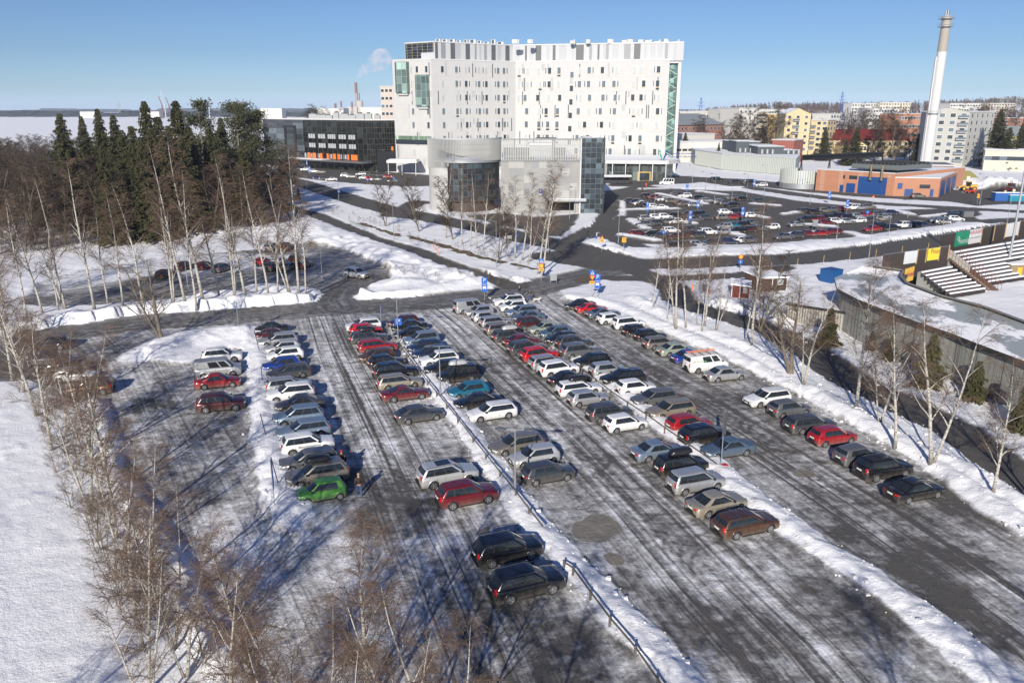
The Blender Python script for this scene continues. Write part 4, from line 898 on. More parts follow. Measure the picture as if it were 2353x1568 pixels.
def park_house():
    root = empty('parking_house', (10, 230, 0), 0, 'grey and white multi storey parking house with white upright fins and a rounded corner', 'parking house'); off = Vector((-10, -230, 0))
    Yf = 217.8; xa = XatY(1151, Yf); xb = XatY(1331, Yf); xc = XatY(1382, Yf); H = 19.9; zf = 14.1
    g = MB(); lay = concrete('grey_cladding', (.30, .30, .29), var=.16, streak=.1)
    g.box(xa, xb-9, Yf, Yf+48, 3.6, zf-.02, 0); g.box(xa, xb-9, Yf, Yf+48, 0, 3.6, 0); g.box(xb-9, xb, Yf, Yf+1, 3.6, zf-.02, 0); g.box(xb-1.5, xb, Yf, Yf+1, 0, 3.6, 0)
    g.box(xb-9, xb-.1, Yf+6, Yf+47.9, 0, zf-.04, 3); F = Face((xa, Yf), (xb, Yf)); rr = random.Random(2)
    for k in rr.sample(range(50), 26):
        u = (k % 10)*2.05; z = 4.4+(k//10)*1.95
        if u > F.L-11 and z < 4: continue
        F.panel(g, u+.02, min(u+2.03, F.L-.02), z+.02, z+1.93, .012, 4+rr.randint(0, 1))
    g.prism([(xa, Yf+.4), (xb, Yf+.4), (xb, Yf+48), (xa, Yf+48)], zf-.3, zf+.3, 1, 2)
    g.build('wall', [lay, M_GALV, M_SNOW, M_BLACKP, concrete('grey_cladding_pale', (.35, .35, .34)), concrete('grey_cladding_dark', (.25, .255, .26))], root, loc=off)
    # fin screen over the top deck
    g = MB(); slat_face(g, F, .15, F.L, zf, H-.35, .46, .10, .28, .22, 0); F.panel(g, 0, F.L, H-.35, H, .42, 1); F.panel(g, 0, F.L, zf-.05, zf+.18, .3, 1)
    for k in range(1, 4): g.bar(F.pt(0, zf+k*1.35, .0), F.pt(F.L, zf+k*1.35, .0), .08, .12, 1)
    for u in (3.6, 7, 10.4, 13.8, 17.2): g.bar(F.pt(u, zf, -.2), F.pt(u, H-.3, -.2), .2, .2, 1)
    g.build('fin_screen', [plain('aluminium_fin', (.36, .37, .36), .45), M_STEEL], root, loc=off)
    g = MB(); g.box(xa+8, xa+14, Yf+13, Yf+24, zf+.3, zf+3.6, 0); g.box(xa+7.7, xa+14.3, Yf+12.7, Yf+24.3, zf+3.6, zf+4.0, 1); g.box(xa+.5, xb-3, Yf+14, Yf+15, zf+.3, zf+2.8, 2); g.box(xa+.6, xa+9, Yf+1.2, Yf+11, zf+.31, zf+.36, 2); g.box(xb-7, xb-1, Yf+1.2, Yf+8, zf+.31, zf+.37, 2); g.build('roof_stair_house', [M_GALV, M_SNOW, plain('dark_deck', (.05, .05, .055), .7)], root, loc=off)
    # glass corner
    g = MB(); g.box(xb+.02, xc, Yf-.3, Yf+7, 0, H+.1, 0); g.build('glass_corner', curtain('corner_glass', (.30, .42, .50), (1.45, 1.35), dark=.010, frame=(.05, .06, .07)), root, loc=off)
    g = MB(); g.box(xb-.16, xb+.16, Yf-.5, Yf, 0, H, 0); g.build('white_edge_fin', M_WHITEP, root, loc=off)
    g = MB(); g.box(xc, xc+.35, Yf-.4, Yf+1, 0, H+.2, 0); g.prism([(xc, Yf+1), (xc+1.2, Yf+50), (xc-2, Yf+50), (xc-2, Yf+1)], 0, H-1, 1, 2); Fs = Face((xc, Yf+1), (xc+1.2, Yf+50)); 
    for k in range(26): Fs.panel(g, rr.uniform(2, 46), 0, 0, 0, 0) if False else None
    g.build('side_wall', [M_BLACKP, lay, M_SNOW], root, loc=off)
    Wd = Windows(root, WM)
    for k in range(24): Wd.add(Fs, rr.uniform(4, 46), rr.uniform(3, 16), 1.7, .8, 0, None, 0, .06)
    for q in Wd.items: q[1].v = [(x-10, y-230, z) for x, y, z in q[1].v]
    Wd.done()
    # rounded tower: glass and white wall below, fins above
    xl = XatY(987, 226); cx = (xl+xa)/2; rx = (xa-xl)/2; cy = Yf+9.5; ry = 9.2
    arc = [(cx-rx*math.cos(t), cy-ry*math.sin(t)) for t in [math.pi*k/36 for k in range(37)]]
    ks = 13
    def wallarc(pts, z0, z1, m, g, k=1.0):
        for p, q in zip(pts[:-1], pts[1:]): g.quad((*p, z0), (*q, z0), (*q, z1), (*p, z1), m)
    g = MB(); wallarc(arc[:ks+1], 0, 12.2, 0, g); g.prism([(arc[ks][0]-.3, arc[ks][1]), arc[ks], (arc[ks][0], cy+8), (arc[ks][0]-.3, cy+8)], 0, 12.2, 0); g.build('white_round_wall', concrete('white_concrete', (.44, .44, .435)), root, True, loc=off)
    sc = [(cx+(x-cx)*.94, cy+(y-cy)*.94) for x, y in arc]
    g = MB(); wallarc(sc[ks:], 3.4, zf, 0, g); g.build('round_glazing', curtain('round_glass', (.20, .30, .36), (1.2, 1.5), dark=.008, frame=(.03, .035, .04)), root, loc=off)
    g = MB(); wallarc([(cx+(x-cx)*.80, cy+(y-cy)*.80) for x, y in arc[ks:]], 0, 3.4, 0, g); g.prism([*sc[ks:], (cx, cy+8)], 3.2, 3.45, 0); g.build('round_undercroft', plain('brown_undercroft', (.06, .045, .04), .7), root, loc=off)
    g = MB()
    for k in range(76):
        t = math.pi*k/75; x, y = cx-(rx+.1)*math.cos(t), cy-(ry+.1)*math.sin(t); z0 = 12.2 if t < math.pi*ks/36 else zf
        M4 = Matrix.Translation((x, y, 0)) @ Matrix.Rotation(math.atan2(-(ry)*math.sin(t), -(rx)*math.cos(t)), 4, 'Z'); g.box(-.16, .12, -.04, .04, z0-.1, H-.3, 0, M4)
    for z in (zf+1.4, zf+2.8, zf+4.2):
        for p, q in zip(arc[:-1], arc[1:]): g.bar((cx+(p[0]-cx)*.985, cy+(p[1]-cy)*.985, z), (cx+(q[0]-cx)*.985, cy+(q[1]-cy)*.985, z), .07, .1, 1)
    wallarc([(cx+(x-cx)*1.02, cy+(y-cy)*1.02) for x, y in arc], H-.32, H+.05, 0, g)
    g.build('round_fin_screen', [plain('aluminium_fin', (.36, .37, .36), .45), M_STEEL], root, loc=off)
    g = MB(); g.prism([*arc, (xa, cy+20), (xl, cy+20)], zf-.6, zf+.15, 0, 1); g.prism([(xl+1.5, cy+4), (xa, cy+4), (xa, cy+20), (xl+1.5, cy+20)], zf+.15, H-.9, 2, 1); g.build('round_deck', [M_GALV, M_SNOW, lay], root, loc=off)
    # ramp door, canopy, parking sign
    g = MB(); g.box(xb-9, xb+1.6, Yf-1.6, Yf, 3.5, 4.1, 0); g.box(xb-9, xb+1.6, Yf-1.6, Yf, 4.1, 4.18, 1); g.build('door_canopy', [M_GALV, M_SNOW], root, loc=off)
    g = MB(); g.box(xb-7.6, xb-2.8, Yf+1.2, Yf+1.4, 3.0, 3.15, 0); g.build('clearance_bar', M_YEL, root, loc=off)
    g = MB(); x = XatY(1241, Yf); g.box(x-.62, x+.62, Yf-.16, Yf-.02, 5.0, 6.9, 0); g.box(x-.55, x+.55, Yf-.19, Yf-.15, 5.07, 6.83, 1); g.box(x-.38, x+.38, Yf-.21, Yf-.18, 5.15, 5.5, 0)
    o = g.build('parking_sign_panel', [M_WHITEP, plain('navy_sign', (.01, .035, .20), .4)], root, loc=off)
    text_on(o, 'P', 1.15, (x, Yf-.2, 6.1), (math.pi/2, 0, 0), M_WHITEP, 'letter')
park_house()
def black_building():
    root = empty('black_glass_building', (-80, 385, 0), 0, 'long black glass building with orange panels and a snow edged canopy', 'building'); off = Vector((80, -385, 0))
    A = XatY(609, 412, 10), 412; B = XatY(842, 368, 10), 368; Cc = (B[0]+19, 372); H = 22.4
    g = MB(); g.prism([A, B, Cc, (-38, 395), (-112, 440)], 0, H, 0, 1); F = Face(A, B); F2 = Face(B, Cc)
    for f in (F, F2): f.panel(g, 0, f.L, H-.1, H+.5, .2, 2)
    g.build('wall', [curtain('black_glass', (.14, .17, .15), (1.25, 2.4), dark=.005, frame=(.035, .032, .02), fw=.07, spec=.5), M_SNOW, M_WHITEP], root, loc=off)
    f3 = lambda c: (c/1.4706)/1.6794
    g = MB(); F.panel(g, 0, F.at(f3(1712)), .5, H-.2, .25, 0); g.build('mirror_glazing', curtain('mirror_glass', (.28, .34, .38), (2.4, 2.6), dark=.012, frame=(.06, .07, .08), fw=.04), root, loc=off)
    g = MB()
    for (c0, c1, z0, z1) in ((1605, 1615, 8, 19.5), (1660, 1672, 8, 19.5), (1605, 1672, 18.6, 19.5)): F.panel(g, F.at(f3(c0)), F.at(f3(c1)), z0, z1, .6, 0)
    g.build('dark_portal_frame', M_BLACKP, root, loc=off)
    Wd = Windows(root, WM)
    for z, cs in ((14.9, ((1740, 1778), (1795, 1836), (1850, 1895), (1912, 1955), (1968, 2008))), (10.7, ((1740, 1778), (1795, 1836), (1850, 1895), (1912, 1955), (1968, 2010))), (5.9, ((1605, 1628), (1650, 1680), (1700, 1722), (1745, 1755), (1785, 1798), (1852, 1868), (1915, 1925), (1930, 1952)))):
        for a, b_ in cs:
            u0, u1 = F.at(f3(a)), F.at(f3(b_)); n = max(2, int((b_-a)/11))
            for k in range(n): Wd.add(F, u0+(u1-u0)*(k+.5)/n, z, (u1-u0)/n*.8, 2.0, 4 if z > 6 or k % 2 else 1, None, 0, .25, .05)
    for q in Wd.items: q[1].v = [(x+80, y-385, z) for x, y, z in q[1].v]
    Wd.done()
    for z, cs in ((5.9, ((1588, 1600), (1632, 1648), (1685, 1697), (1727, 1744), (1758, 1775), (1800, 1812), (1838, 1848), (1872, 1890), (1900, 1913), (1955, 1966), (1978, 2014))), (16.0, ((1683, 1708),)), ):
        for a, b_ in cs:
            g = MB(); F.panel(g, F.at(f3(a)), F.at(f3(b_)), z-1.2, z+1.2, .22, 0); g.build('orange_panel', M_ORANGE, root, loc=off)
    for a, b_ in ((2210, 2222), (2250, 2258)):
        g = MB(); F2.panel(g, F2.at(f3(a)), F2.at(f3(b_)), 9.2, 10.9, .22, 0); g.build('orange_panel', M_ORANGE, root, loc=off)
    g = MB(); u0, u1 = F.at(645), F.at(849)
    g.add([F.pt(u0, 3.9, 0), F.pt(u1, 3.9, 0), F.pt(u1, 3.9, 6), F.pt(u0, 3.9, 6), F.pt(u0, 4.5, 0), F.pt(u1, 4.5, 0), F.pt(u1, 4.5, 6), F.pt(u0, 4.5, 6)], [(0, 3, 2, 1), (4, 5, 6, 7), (3, 7, 6, 2), (0, 4, 7, 3), (1, 2, 6, 5)], 0)
    F.panel(g, u0+2, u0+(u1-u0)*.55, 4.5, 4.62, 5.9, 1); g.build('canopy', [M_STEEL, M_SNOW], root, loc=off)
    for k in range(14):
        g = MB(); u = u0+.5+(u1-u0-1)*k/13; p = F.pt(u, 0, 5.6); g.tube(p, (p[0], p[1], 3.9), .12, n=6); g.build('canopy_post', M_BLACKP, root, loc=off)
    g = MB(); F2.panel(g, F2.L*.22, F2.L*1.0, 0, 8.9, 5, 0); g.build('dark_annex', plain('annex_black', (.015, .018, .02), .3), root, loc=off)
    rr = random.Random(9)
    for k in range(9):
        g = MB(); u = F.L*(.42+.075*k); h = rr.uniform(2.0, 3.2); p = F.pt(u, H+.2, -6); w = rr.uniform(1.2, 2.6); g.box(p[0]-w, p[0]+w, p[1]-1, p[1]+1.5, H+.2, H+h, 0); g.lathe([(w*.55, H+h), (w*.6, H+h+.5), (.01, H+h+.55)], 8, 0, 'Z', (p[0], p[1], 0)); g.build('roof_plant_box', M_STEEL, root, loc=off)
black_building()
def block(name, label, cat, x0, x1, Y0, Y1, ytop, depth, wall, floors=5, cols=6, zb=None, roof='flat', win=(1.5, 1.5), ridge=3.0, parts=None, side=None, sidewin=3, glass=0, group=None, roofmat=None, fr=2, base=None, balc=None):
    """building whose front runs between photo columns x0 (at distance Y0) and x1 (at Y1), its eaves at row ytop over x0"""
    H = P(x0, ytop, Y0)[2]; A = seg_h(x0, Y0); B = seg_h(x1, Y1); zb = gz(*A)-1.5 if zb is None else zb
    A = (XatY(x0, Y0, (H+max(zb, 0))/2), Y0); B = (XatY(x1, Y1, (H+max(zb, 0))/2), Y1)
    F = Face(A, B); back = -F.n*depth
    A2 = (A[0]+back.x, A[1]+back.y); B2 = (B[0]+back.x, B[1]+back.y); o = Vector(((A[0]+B[0])/2, (A[1]+B[1])/2, zb))
    root = empty(name, tuple(o), 0, label, cat, group); off = -o; g = MB(); rm = roofmat or M_SNOW
    g.prism([A, B, B2, A2], zb, H, 0, 0); g.build('wall', wall, root, loc=off)
    g = MB()
    if roof == 'flat': 
        e = .3; nx, dx = F.n, F.d; c = [Vector((*A, 0))+nx*e-dx*e, Vector((*B, 0))+nx*e+dx*e, Vector((*B2, 0))-nx*e+dx*e, Vector((*A2, 0))-nx*e-dx*e]
        g.prism([(p.x, p.y) for p in c], H, H+.45, 1, 0)
    elif roof == 'gable':                            # ridge along the front
        e = .6; n_, d_ = F.n, F.d; p = [Vector((*A, H))+n_*e-d_*e, Vector((*B, H))+n_*e+d_*e, Vector((*B2, H))-n_*e+d_*e, Vector((*A2, H))-n_*e-d_*e]
        r0 = (p[0]+p[3])/2+Vector((0, 0, ridge)); r1 = (p[1]+p[2])/2+Vector((0, 0, ridge)); g.add([*p, r0, r1], [(0, 1, 5, 4), (2, 3, 4, 5), (0, 4, 3), (1, 2, 5)], 0)
    elif roof == 'hip':
        e = .8; n_, d_ = F.n, F.d; p = [Vector((*A, H))+n_*e-d_*e, Vector((*B, H))+n_*e+d_*e, Vector((*B2, H))-n_*e+d_*e, Vector((*A2, H))-n_*e-d_*e]; k = min(depth/2, F.L*.3)
        r0 = (p[0]+p[3])/2+d_*k+Vector((0, 0, ridge)); r1 = (p[1]+p[2])/2-d_*k+Vector((0, 0, ridge)); g.add([*p, r0, r1], [(0, 1, 5, 4), (2, 3, 4, 5), (0, 4, 3), (1, 2, 5)], 0)
    elif roof == 'front_gable':                      # gable faces the viewer
        n_, d_ = F.n, F.d; p = [Vector((*A, H))+n_*.3-d_*.3, Vector((*B, H))+n_*.3+d_*.3, Vector((*B2, H))+d_*.3, Vector((*A2, H))-d_*.3]
        r0 = (p[0]+p[1])/2+Vector((0, 0, ridge)); r1 = (p[2]+p[3])/2+Vector((0, 0, ridge)); g.add([*p, r0, r1], [(0, 4, 5, 3), (1, 2, 5, 4)], 0); g.add([tuple(Vector((*A, H))), tuple(Vector((*B, H))), tuple((Vector((*A, H))+Vector((*B, H)))/2+Vector((0, 0, ridge-.1)))], [(0, 1, 2)], 2)
    g.build('roof', [rm, M_WHITEP, wall], root, loc=off)
    Wd = Windows(root, WM); rr = random.Random(int(x0*7+ytop)); hb = max(zb, base if base is not None else zb+1.5); fh = (H-hb)/floors
    if win:
        for k in range(floors):
            for c in range(cols):
                if balc and c in balc: continue
                Wd.add(F, F.L*(c+.5)/cols, hb+fh*(k+.52), win[0], win[1], rr.choice((0, 0, 1)) if glass == 0 else glass, None, fr, .08, .12)
        if side:
            Fs = Face(B, B2) if side == 'R' else Face(A2, A)
            for k in range(floors):
                for c in range(sidewin): Wd.add(Fs, Fs.L*(c+.5)/sidewin, hb+fh*(k+.52), win[0], win[1], rr.choice((0, 0, 1)), None, fr, .08, .12)
    for q in Wd.items: q[1].v = [(x-o.x, y-o.y, z-o.z) for x, y, z in q[1].v]
    Wd.done(90)
    return root, F, H, hb, fh, off
def balcony(root, F, u, z, off, w=3.2, d=1.6, mat=None):
    g = MB(); F.panel(g, u-w/2, u+w/2, z, z+.2, d, 0)
    a, b_ = F.pt(u-w/2, z+.2, d), F.pt(u+w/2, z+.2, d); c, e = F.pt(u-w/2, z+.2, .1), F.pt(u+w/2, z+.2, .1)
    up = lambda p, h: (p[0], p[1], p[2]+h)
    for p, q in ((a, b_), (a, c), (b_, e)): g.quad(p, q, up(q, 1.0), up(p, 1.0), 1)
    g.build('balcony', [M_WHITEP, mat or M_MIDGL], root, loc=off)
cream = concrete('cream_render', (.52, .43, .26), var=.06); grey = concrete('grey_render', (.36, .36, .34), var=.05); whit = concrete('white_render', (.52, .51, .48), var=.05)
ochre = concrete('ochre_render', (.50, .36, .13), var=.08); yell = concrete('yellow_render', (.52, .42, .22), var=.06)
def brick(name, c1, c2, sc=1.0):
    if name in MAT: return MAT[name]
    m, nt, b = new_mat(name); oc = coord(nt, 'Object'); sp = N(nt, 'ShaderNodeSeparateXYZ'); nt.links.new(oc, sp.inputs[0])
    cb = N(nt, 'ShaderNodeCombineXYZ'); nt.links.new(math_n(nt, 'ADD', sp.outputs[0], sp.outputs[1]), cb.inputs[0]); nt.links.new(sp.outputs[2], cb.inputs[1])
    bt = N(nt, 'ShaderNodeTexBrick'); nt.links.new(cb.outputs[0], bt.inputs['Vector']); bt.inputs['Scale'].default_value = sc
    bt.inputs['Color1'].default_value = (*c1, 1); bt.inputs['Color2'].default_value = (*c2, 1); bt.inputs['Mortar'].default_value = (.5, .42, .36, 1); bt.inputs['Mortar Size'].default_value = .03
    nt.links.new(mix(nt, .5, bt.outputs['Color'], mix(nt, noise(nt, oc, .5, 5), (*c1, 1), (*c2, 1))), b.inputs['Base Color']); b.inputs['Roughness'].default_value = .85; MAT[name] = m; return m
redb = brick('red_brick', (.24, .07, .04), (.18, .05, .03), 1.6); orab = brick('orange_brick', (.42, .17, .08), (.32, .12, .06), .9)
redroof = flat('red_metal_roof', (.13, .018, .015), .5, var=.1); greyroof = flat('grey_metal_roof', (.28, .30, .31), .5, .3, var=.1)
# yellow apartment tower with balconies
r_, F, H, hb, fh, off = block('apartment_block', 'cream yellow apartment tower with gabled top and stacked balconies', 'apartment block', 1800, 1858, 470, 470, 262, 16, cream, 6, 3, roof='front_gable', ridge=3.2, win=(1.6, 1.5), zb=-1, base=3)
for k in range(5): balcony(r_, F, F.L*.42, hb+fh*(k+.9), off, 3.6, 1.4)
r2, F, H, hb, fh, off = block('apartment_block', 'cream yellow apartment wing with balconies stacked near its left edge', 'apartment block', 1859, 1897, 474, 468, 277, 14, cream, 6, 3, win=(1.8, 1.5), zb=-1, base=3, side='R', sidewin=3, balc=(0,))
for k in range(5): balcony(r2, F, F.L*.13, hb+fh*(k+.7), off, 3.6, 1.4)
# grey apartment tower by the chimney
r3, F, H, hb, fh, off = block('apartment_block', 'grey apartment tower with white window frames behind the white chimney', 'apartment block', 2120, 2218, 398, 392, 257, 18, grey, 7, 4, win=(2.2, 1.7), zb=-1, base=2.5, side='R', sidewin=7, roof='front_gable', ridge=2.0)
for k in range(7): balcony(r3, F, F.L*.87, hb+fh*(k+.15), off, 4.2, 1.6)
block('tower_apartment_block', 'narrow pale apartment tower directly right of the grey tower', 'apartment block', 2219, 2276, 396, 412, 258, 16, grey, 7, 5, win=(1.5, 1.9), zb=-1, base=2.5)
block('yellow_house', 'yellow classical house with white trimmed gable among bare trees', 'house', 1948, 1990, 455, 455, 335, 20, yell, 2, 5, win=(1.2, 2.2), roof='front_gable', ridge=3.2, roofmat=redroof, zb=-1, base=1.5)
block('long_yellow_house', 'long yellow house with dark red roof behind the bare trees', 'house', 1890, 2085, 475, 470, 322, 14, yell, 2, 16, win=(1.3, 2.0), roof='gable', ridge=6, roofmat=redroof, zb=-1, base=1.5)
block('red_brick_house', 'old red brick hospital house with grey hipped roof right of the tower', 'building', 1553, 1660, 520, 545, 288, 24, redb, 2, 13, win=(1.4, 2.0), roof='hip', ridge=7, roofmat=greyroof, zb=-1, base=8)
block('low_white_building', 'low white flat roofed building below the old brick house', 'building', 1548, 1640, 455, 470, 310, 22, whit, 1, 9, win=(2.6, 1.3), zb=-1, base=3)
block('low_grey_building', 'low pale grey building with ribbon windows right of the stair tower', 'building', 1552, 1700, 432, 440, 327, 20, whit, 1, 11, win=(2.8, 1.2), zb=-1, base=2)
block('office_block', 'long grey office block behind the old brick house', 'office block', 1560, 1700, 640, 640, 258, 20, concrete('dim_render', (.42, .41, .38)), 4, 14, win=(2.8, 1.5), zb=0)
block('white_block', 'white apartment block with small windows left of the ochre block', 'apartment block', 1694, 1736, 560, 566, 249, 20, whit, 6, 4, win=(1.3, 1.5), zb=0, side='R')
block('brown_block', 'pale block with dark horizontal window bands beside the white block', 'apartment block', 1736, 1760, 590, 590, 258, 18, concrete('tan_render', (.45, .40, .32)), 5, 3, win=(3, 1.4), zb=0)
block('ochre_block', 'plain ochre gable ended apartment block left of the cream tower', 'apartment block', 1760, 1800, 560, 555, 262, 20, ochre, 6, 2, win=(1.2, 1.3), zb=0)
block('red_annex', 'small red brick annex with flat snowy roof beneath the cream tower', 'building', 1772, 1822, 425, 418, 322, 14, brick('deep_red_brick', (.25, .035, .02), (.20, .03, .016), 1.6), 1, 3, win=None, zb=-1)
block('school_building', 'long low pale building with wide windows at the right edge', 'building', 2260, 2420, 372, 360, 345, 14, concrete('school_render', (.48, .46, .38)), 1, 9, win=(3, 1.8), zb=-1, base=2)
block('olive_house', 'olive yellow house with grey roof beyond the large spruce', 'house', 2290, 2420, 440, 430, 312, 14, concrete('olive_render', (.40, .36, .18)), 2, 7, win=(1.4, 1.6), roof='gable', ridge=5, roofmat=greyroof, zb=-1, base=2)
block('red_brick_block', 'dark red brick block on the hill at the right edge', 'apartment block', 2300, 2430, 560, 560, 272, 16, redb, 4, 9, win=(1.6, 1.5), zb=0)
rr = random.Random(11)
FAR = [(1905, 1930, 620, 262, 'white apartment block with balconies seen right of the cream tower', whit, 5), (2060, 2112, 560, 262, 'orange brick apartment block left of the chimney', orab, 4), (1990, 2060, 800, 250, 'pale long apartment block on the wooded hill', whit, 4),
    (1955, 2010, 1000, 238, 'white apartment block on the hilltop left of the chimney', whit, 4), (2020, 2090, 1050, 236, 'cream apartment block on the hilltop near the chimney', concrete('cream_far', (.55, .50, .40)), 4), (2180, 2250, 900, 238, 'pale apartment block showing above the grey tower', whit, 4),
    (2268, 2330, 1000, 238, 'tan apartment block on the hill at the far right', concrete('tan_render', (.45, .40, .32)), 4), (2290, 2352, 1300, 226, 'dull green roofed block highest on the right hill', greyroof, 3), (1600, 1650, 760, 256, 'low white block on the skyline above the brick house', whit, 3),
    (1740, 1800, 760, 252, 'long pale block on the skyline behind the ochre block', whit, 4), (1660, 1694, 620, 252, 'grey block between the office block and the white block', grey, 5), (2230, 2290, 640, 255, 'brick apartment block behind the narrow pale tower', redb, 5)]
for x0, x1, Y, yt, lab, wm, fl in FAR: block('city_block', lab, 'apartment block', x0, x1, Y, Y+8, yt, 16, wm, fl, max(3, int((x1-x0)/6)), win=(2.2, 1.6))
block('factory_hall', 'long white hall beyond the wood on the left horizon', 'hall', 1005, 1090, 2600, 2600, 245, 60, whit, 1, 4, win=None, zb=0) if False else None
for i, (x0, x1, Y, yt, lab) in enumerate([(598, 648, 1500, 249.5, 'long white hall on the horizon left of the black building'), (184, 220, 2300, 257, 'white shed on the far shore, left of the pair'), (322, 366, 2300, 257, 'white shed on the far shore, right of the pair'),
    (730, 790, 900, 250, 'pale warehouse on the skyline behind the wood'), (830, 905, 600, 248, 'white flat roofed hall above the black building')]):
    block('distant_hall', lab, 'hall', x0, x1, Y, Y, yt, 30, whit, 1, 4, win=None, zb=0)
block('cream_flats', 'pale pink apartment tower peeking out left of the hospital', 'apartment block', 877, 914, 470, 466, 200, 14, concrete('pink_render', (.48, .42, .37), var=.05), 9, 4, win=(1.8, 1.5), zb=0)
# ---- long fin clad building
def fin_hall():
    root = empty('long_fin_clad_hall', (100, 350, 0), 0, 'long low hall clad in pale upright fins with dark roof plant', 'building'); off = Vector((-100, -350, 0))
    A = G(1596, 380); B = G(1658, 392); Cc = G(1672, 386); D = G(1825, 406); z1 = P(1596, 344, A[1])[2]; g = MB()
    mats = [plain('fin_pale', (.46, .49, .46), .5), plain('fin_backing', (.30, .33, .32), .6), M_SNOW]
    pts = [A, B, D, (D[0]+12, D[1]+30), (A[0]+25, A[1]+50), (A[0]+5, A[1]+40)]
    g.prism(pts, 0, z1-.2, 1, 2)
    for a, b_ in ((A, B), (B, D)):
        F = Face(a, b_); u = 0
        while u < F.L-.3: F.panel(g, u, u+.42, .6, z1, .3, 0); u += .9
        F.panel(g, 0, F.L, z1-.2, z1+.1, .35, 0)
    g.build('fin_cladding', mats, root, loc=off)
    x0, y0 = XatY(1665, 395, 7), 395
    for (a, b_, ya, yb, h, m) in ((1682, 1745, 400, 420, 4.2, 0), (1690, 1720, 385, 399, 5.0, 0), (1740, 1800, 372, 395, 3.2, 0), (1800, 1830, 372, 385, 1.6, 1)):
        g = MB(); g.box(XatY(a, ya, 8), XatY(b_, ya, 8), ya, yb, z1-.1, z1+h, 0); g.box(XatY(a, ya, 8)-.2, XatY(b_, ya, 8)+.2, ya-.2, yb+.2, z1+h, z1+h+.15, 1)
        for q in range(3): g.tube((XatY(a+8+q*12, ya, 8), ya-1.5, z1), (XatY(a+8+q*12, ya, 8), ya-1.5, z1+2), .6, n=8, m=2)
        g.build('roof_plant_room', [plain('slate_cladding', (.055, .07, .08), .6), M_SNOW, M_GALV], root, loc=off)
    root2 = empty('round_fin_wall', (*G(1848, 436), 0), 0, 'curved pale fin clad wall at the left end of the brick boiler house', 'wall')
    g = MB(); ox, oy = root2.location.x, root2.location.y; a = Vector(G(1820.6, 431.5)); b_ = Vector(G(1871, 438.5)); c = (a+b_)/2; rx = (b_-a).length/2
    for k in range(40):
        t = math.pi*(.45+1.35*k/39); x, y = c.x+rx*1.25*math.cos(t)+rx*.3, c.y+3+rx*1.3*math.sin(t)+rx*.8; M4 = Matrix.Translation((x-ox, y-oy, 0)) @ Matrix.Rotation(t, 4, 'Z'); g.box(-.2, .2, -.5, .5, 0, 1.8, 1, M4); g.box(-.15, .25, -.30, .30, 1.8, 6.4, 0, M4)
    g.build('curved_cladding', [mats[0], M_GALV], root2)
fin_hall()
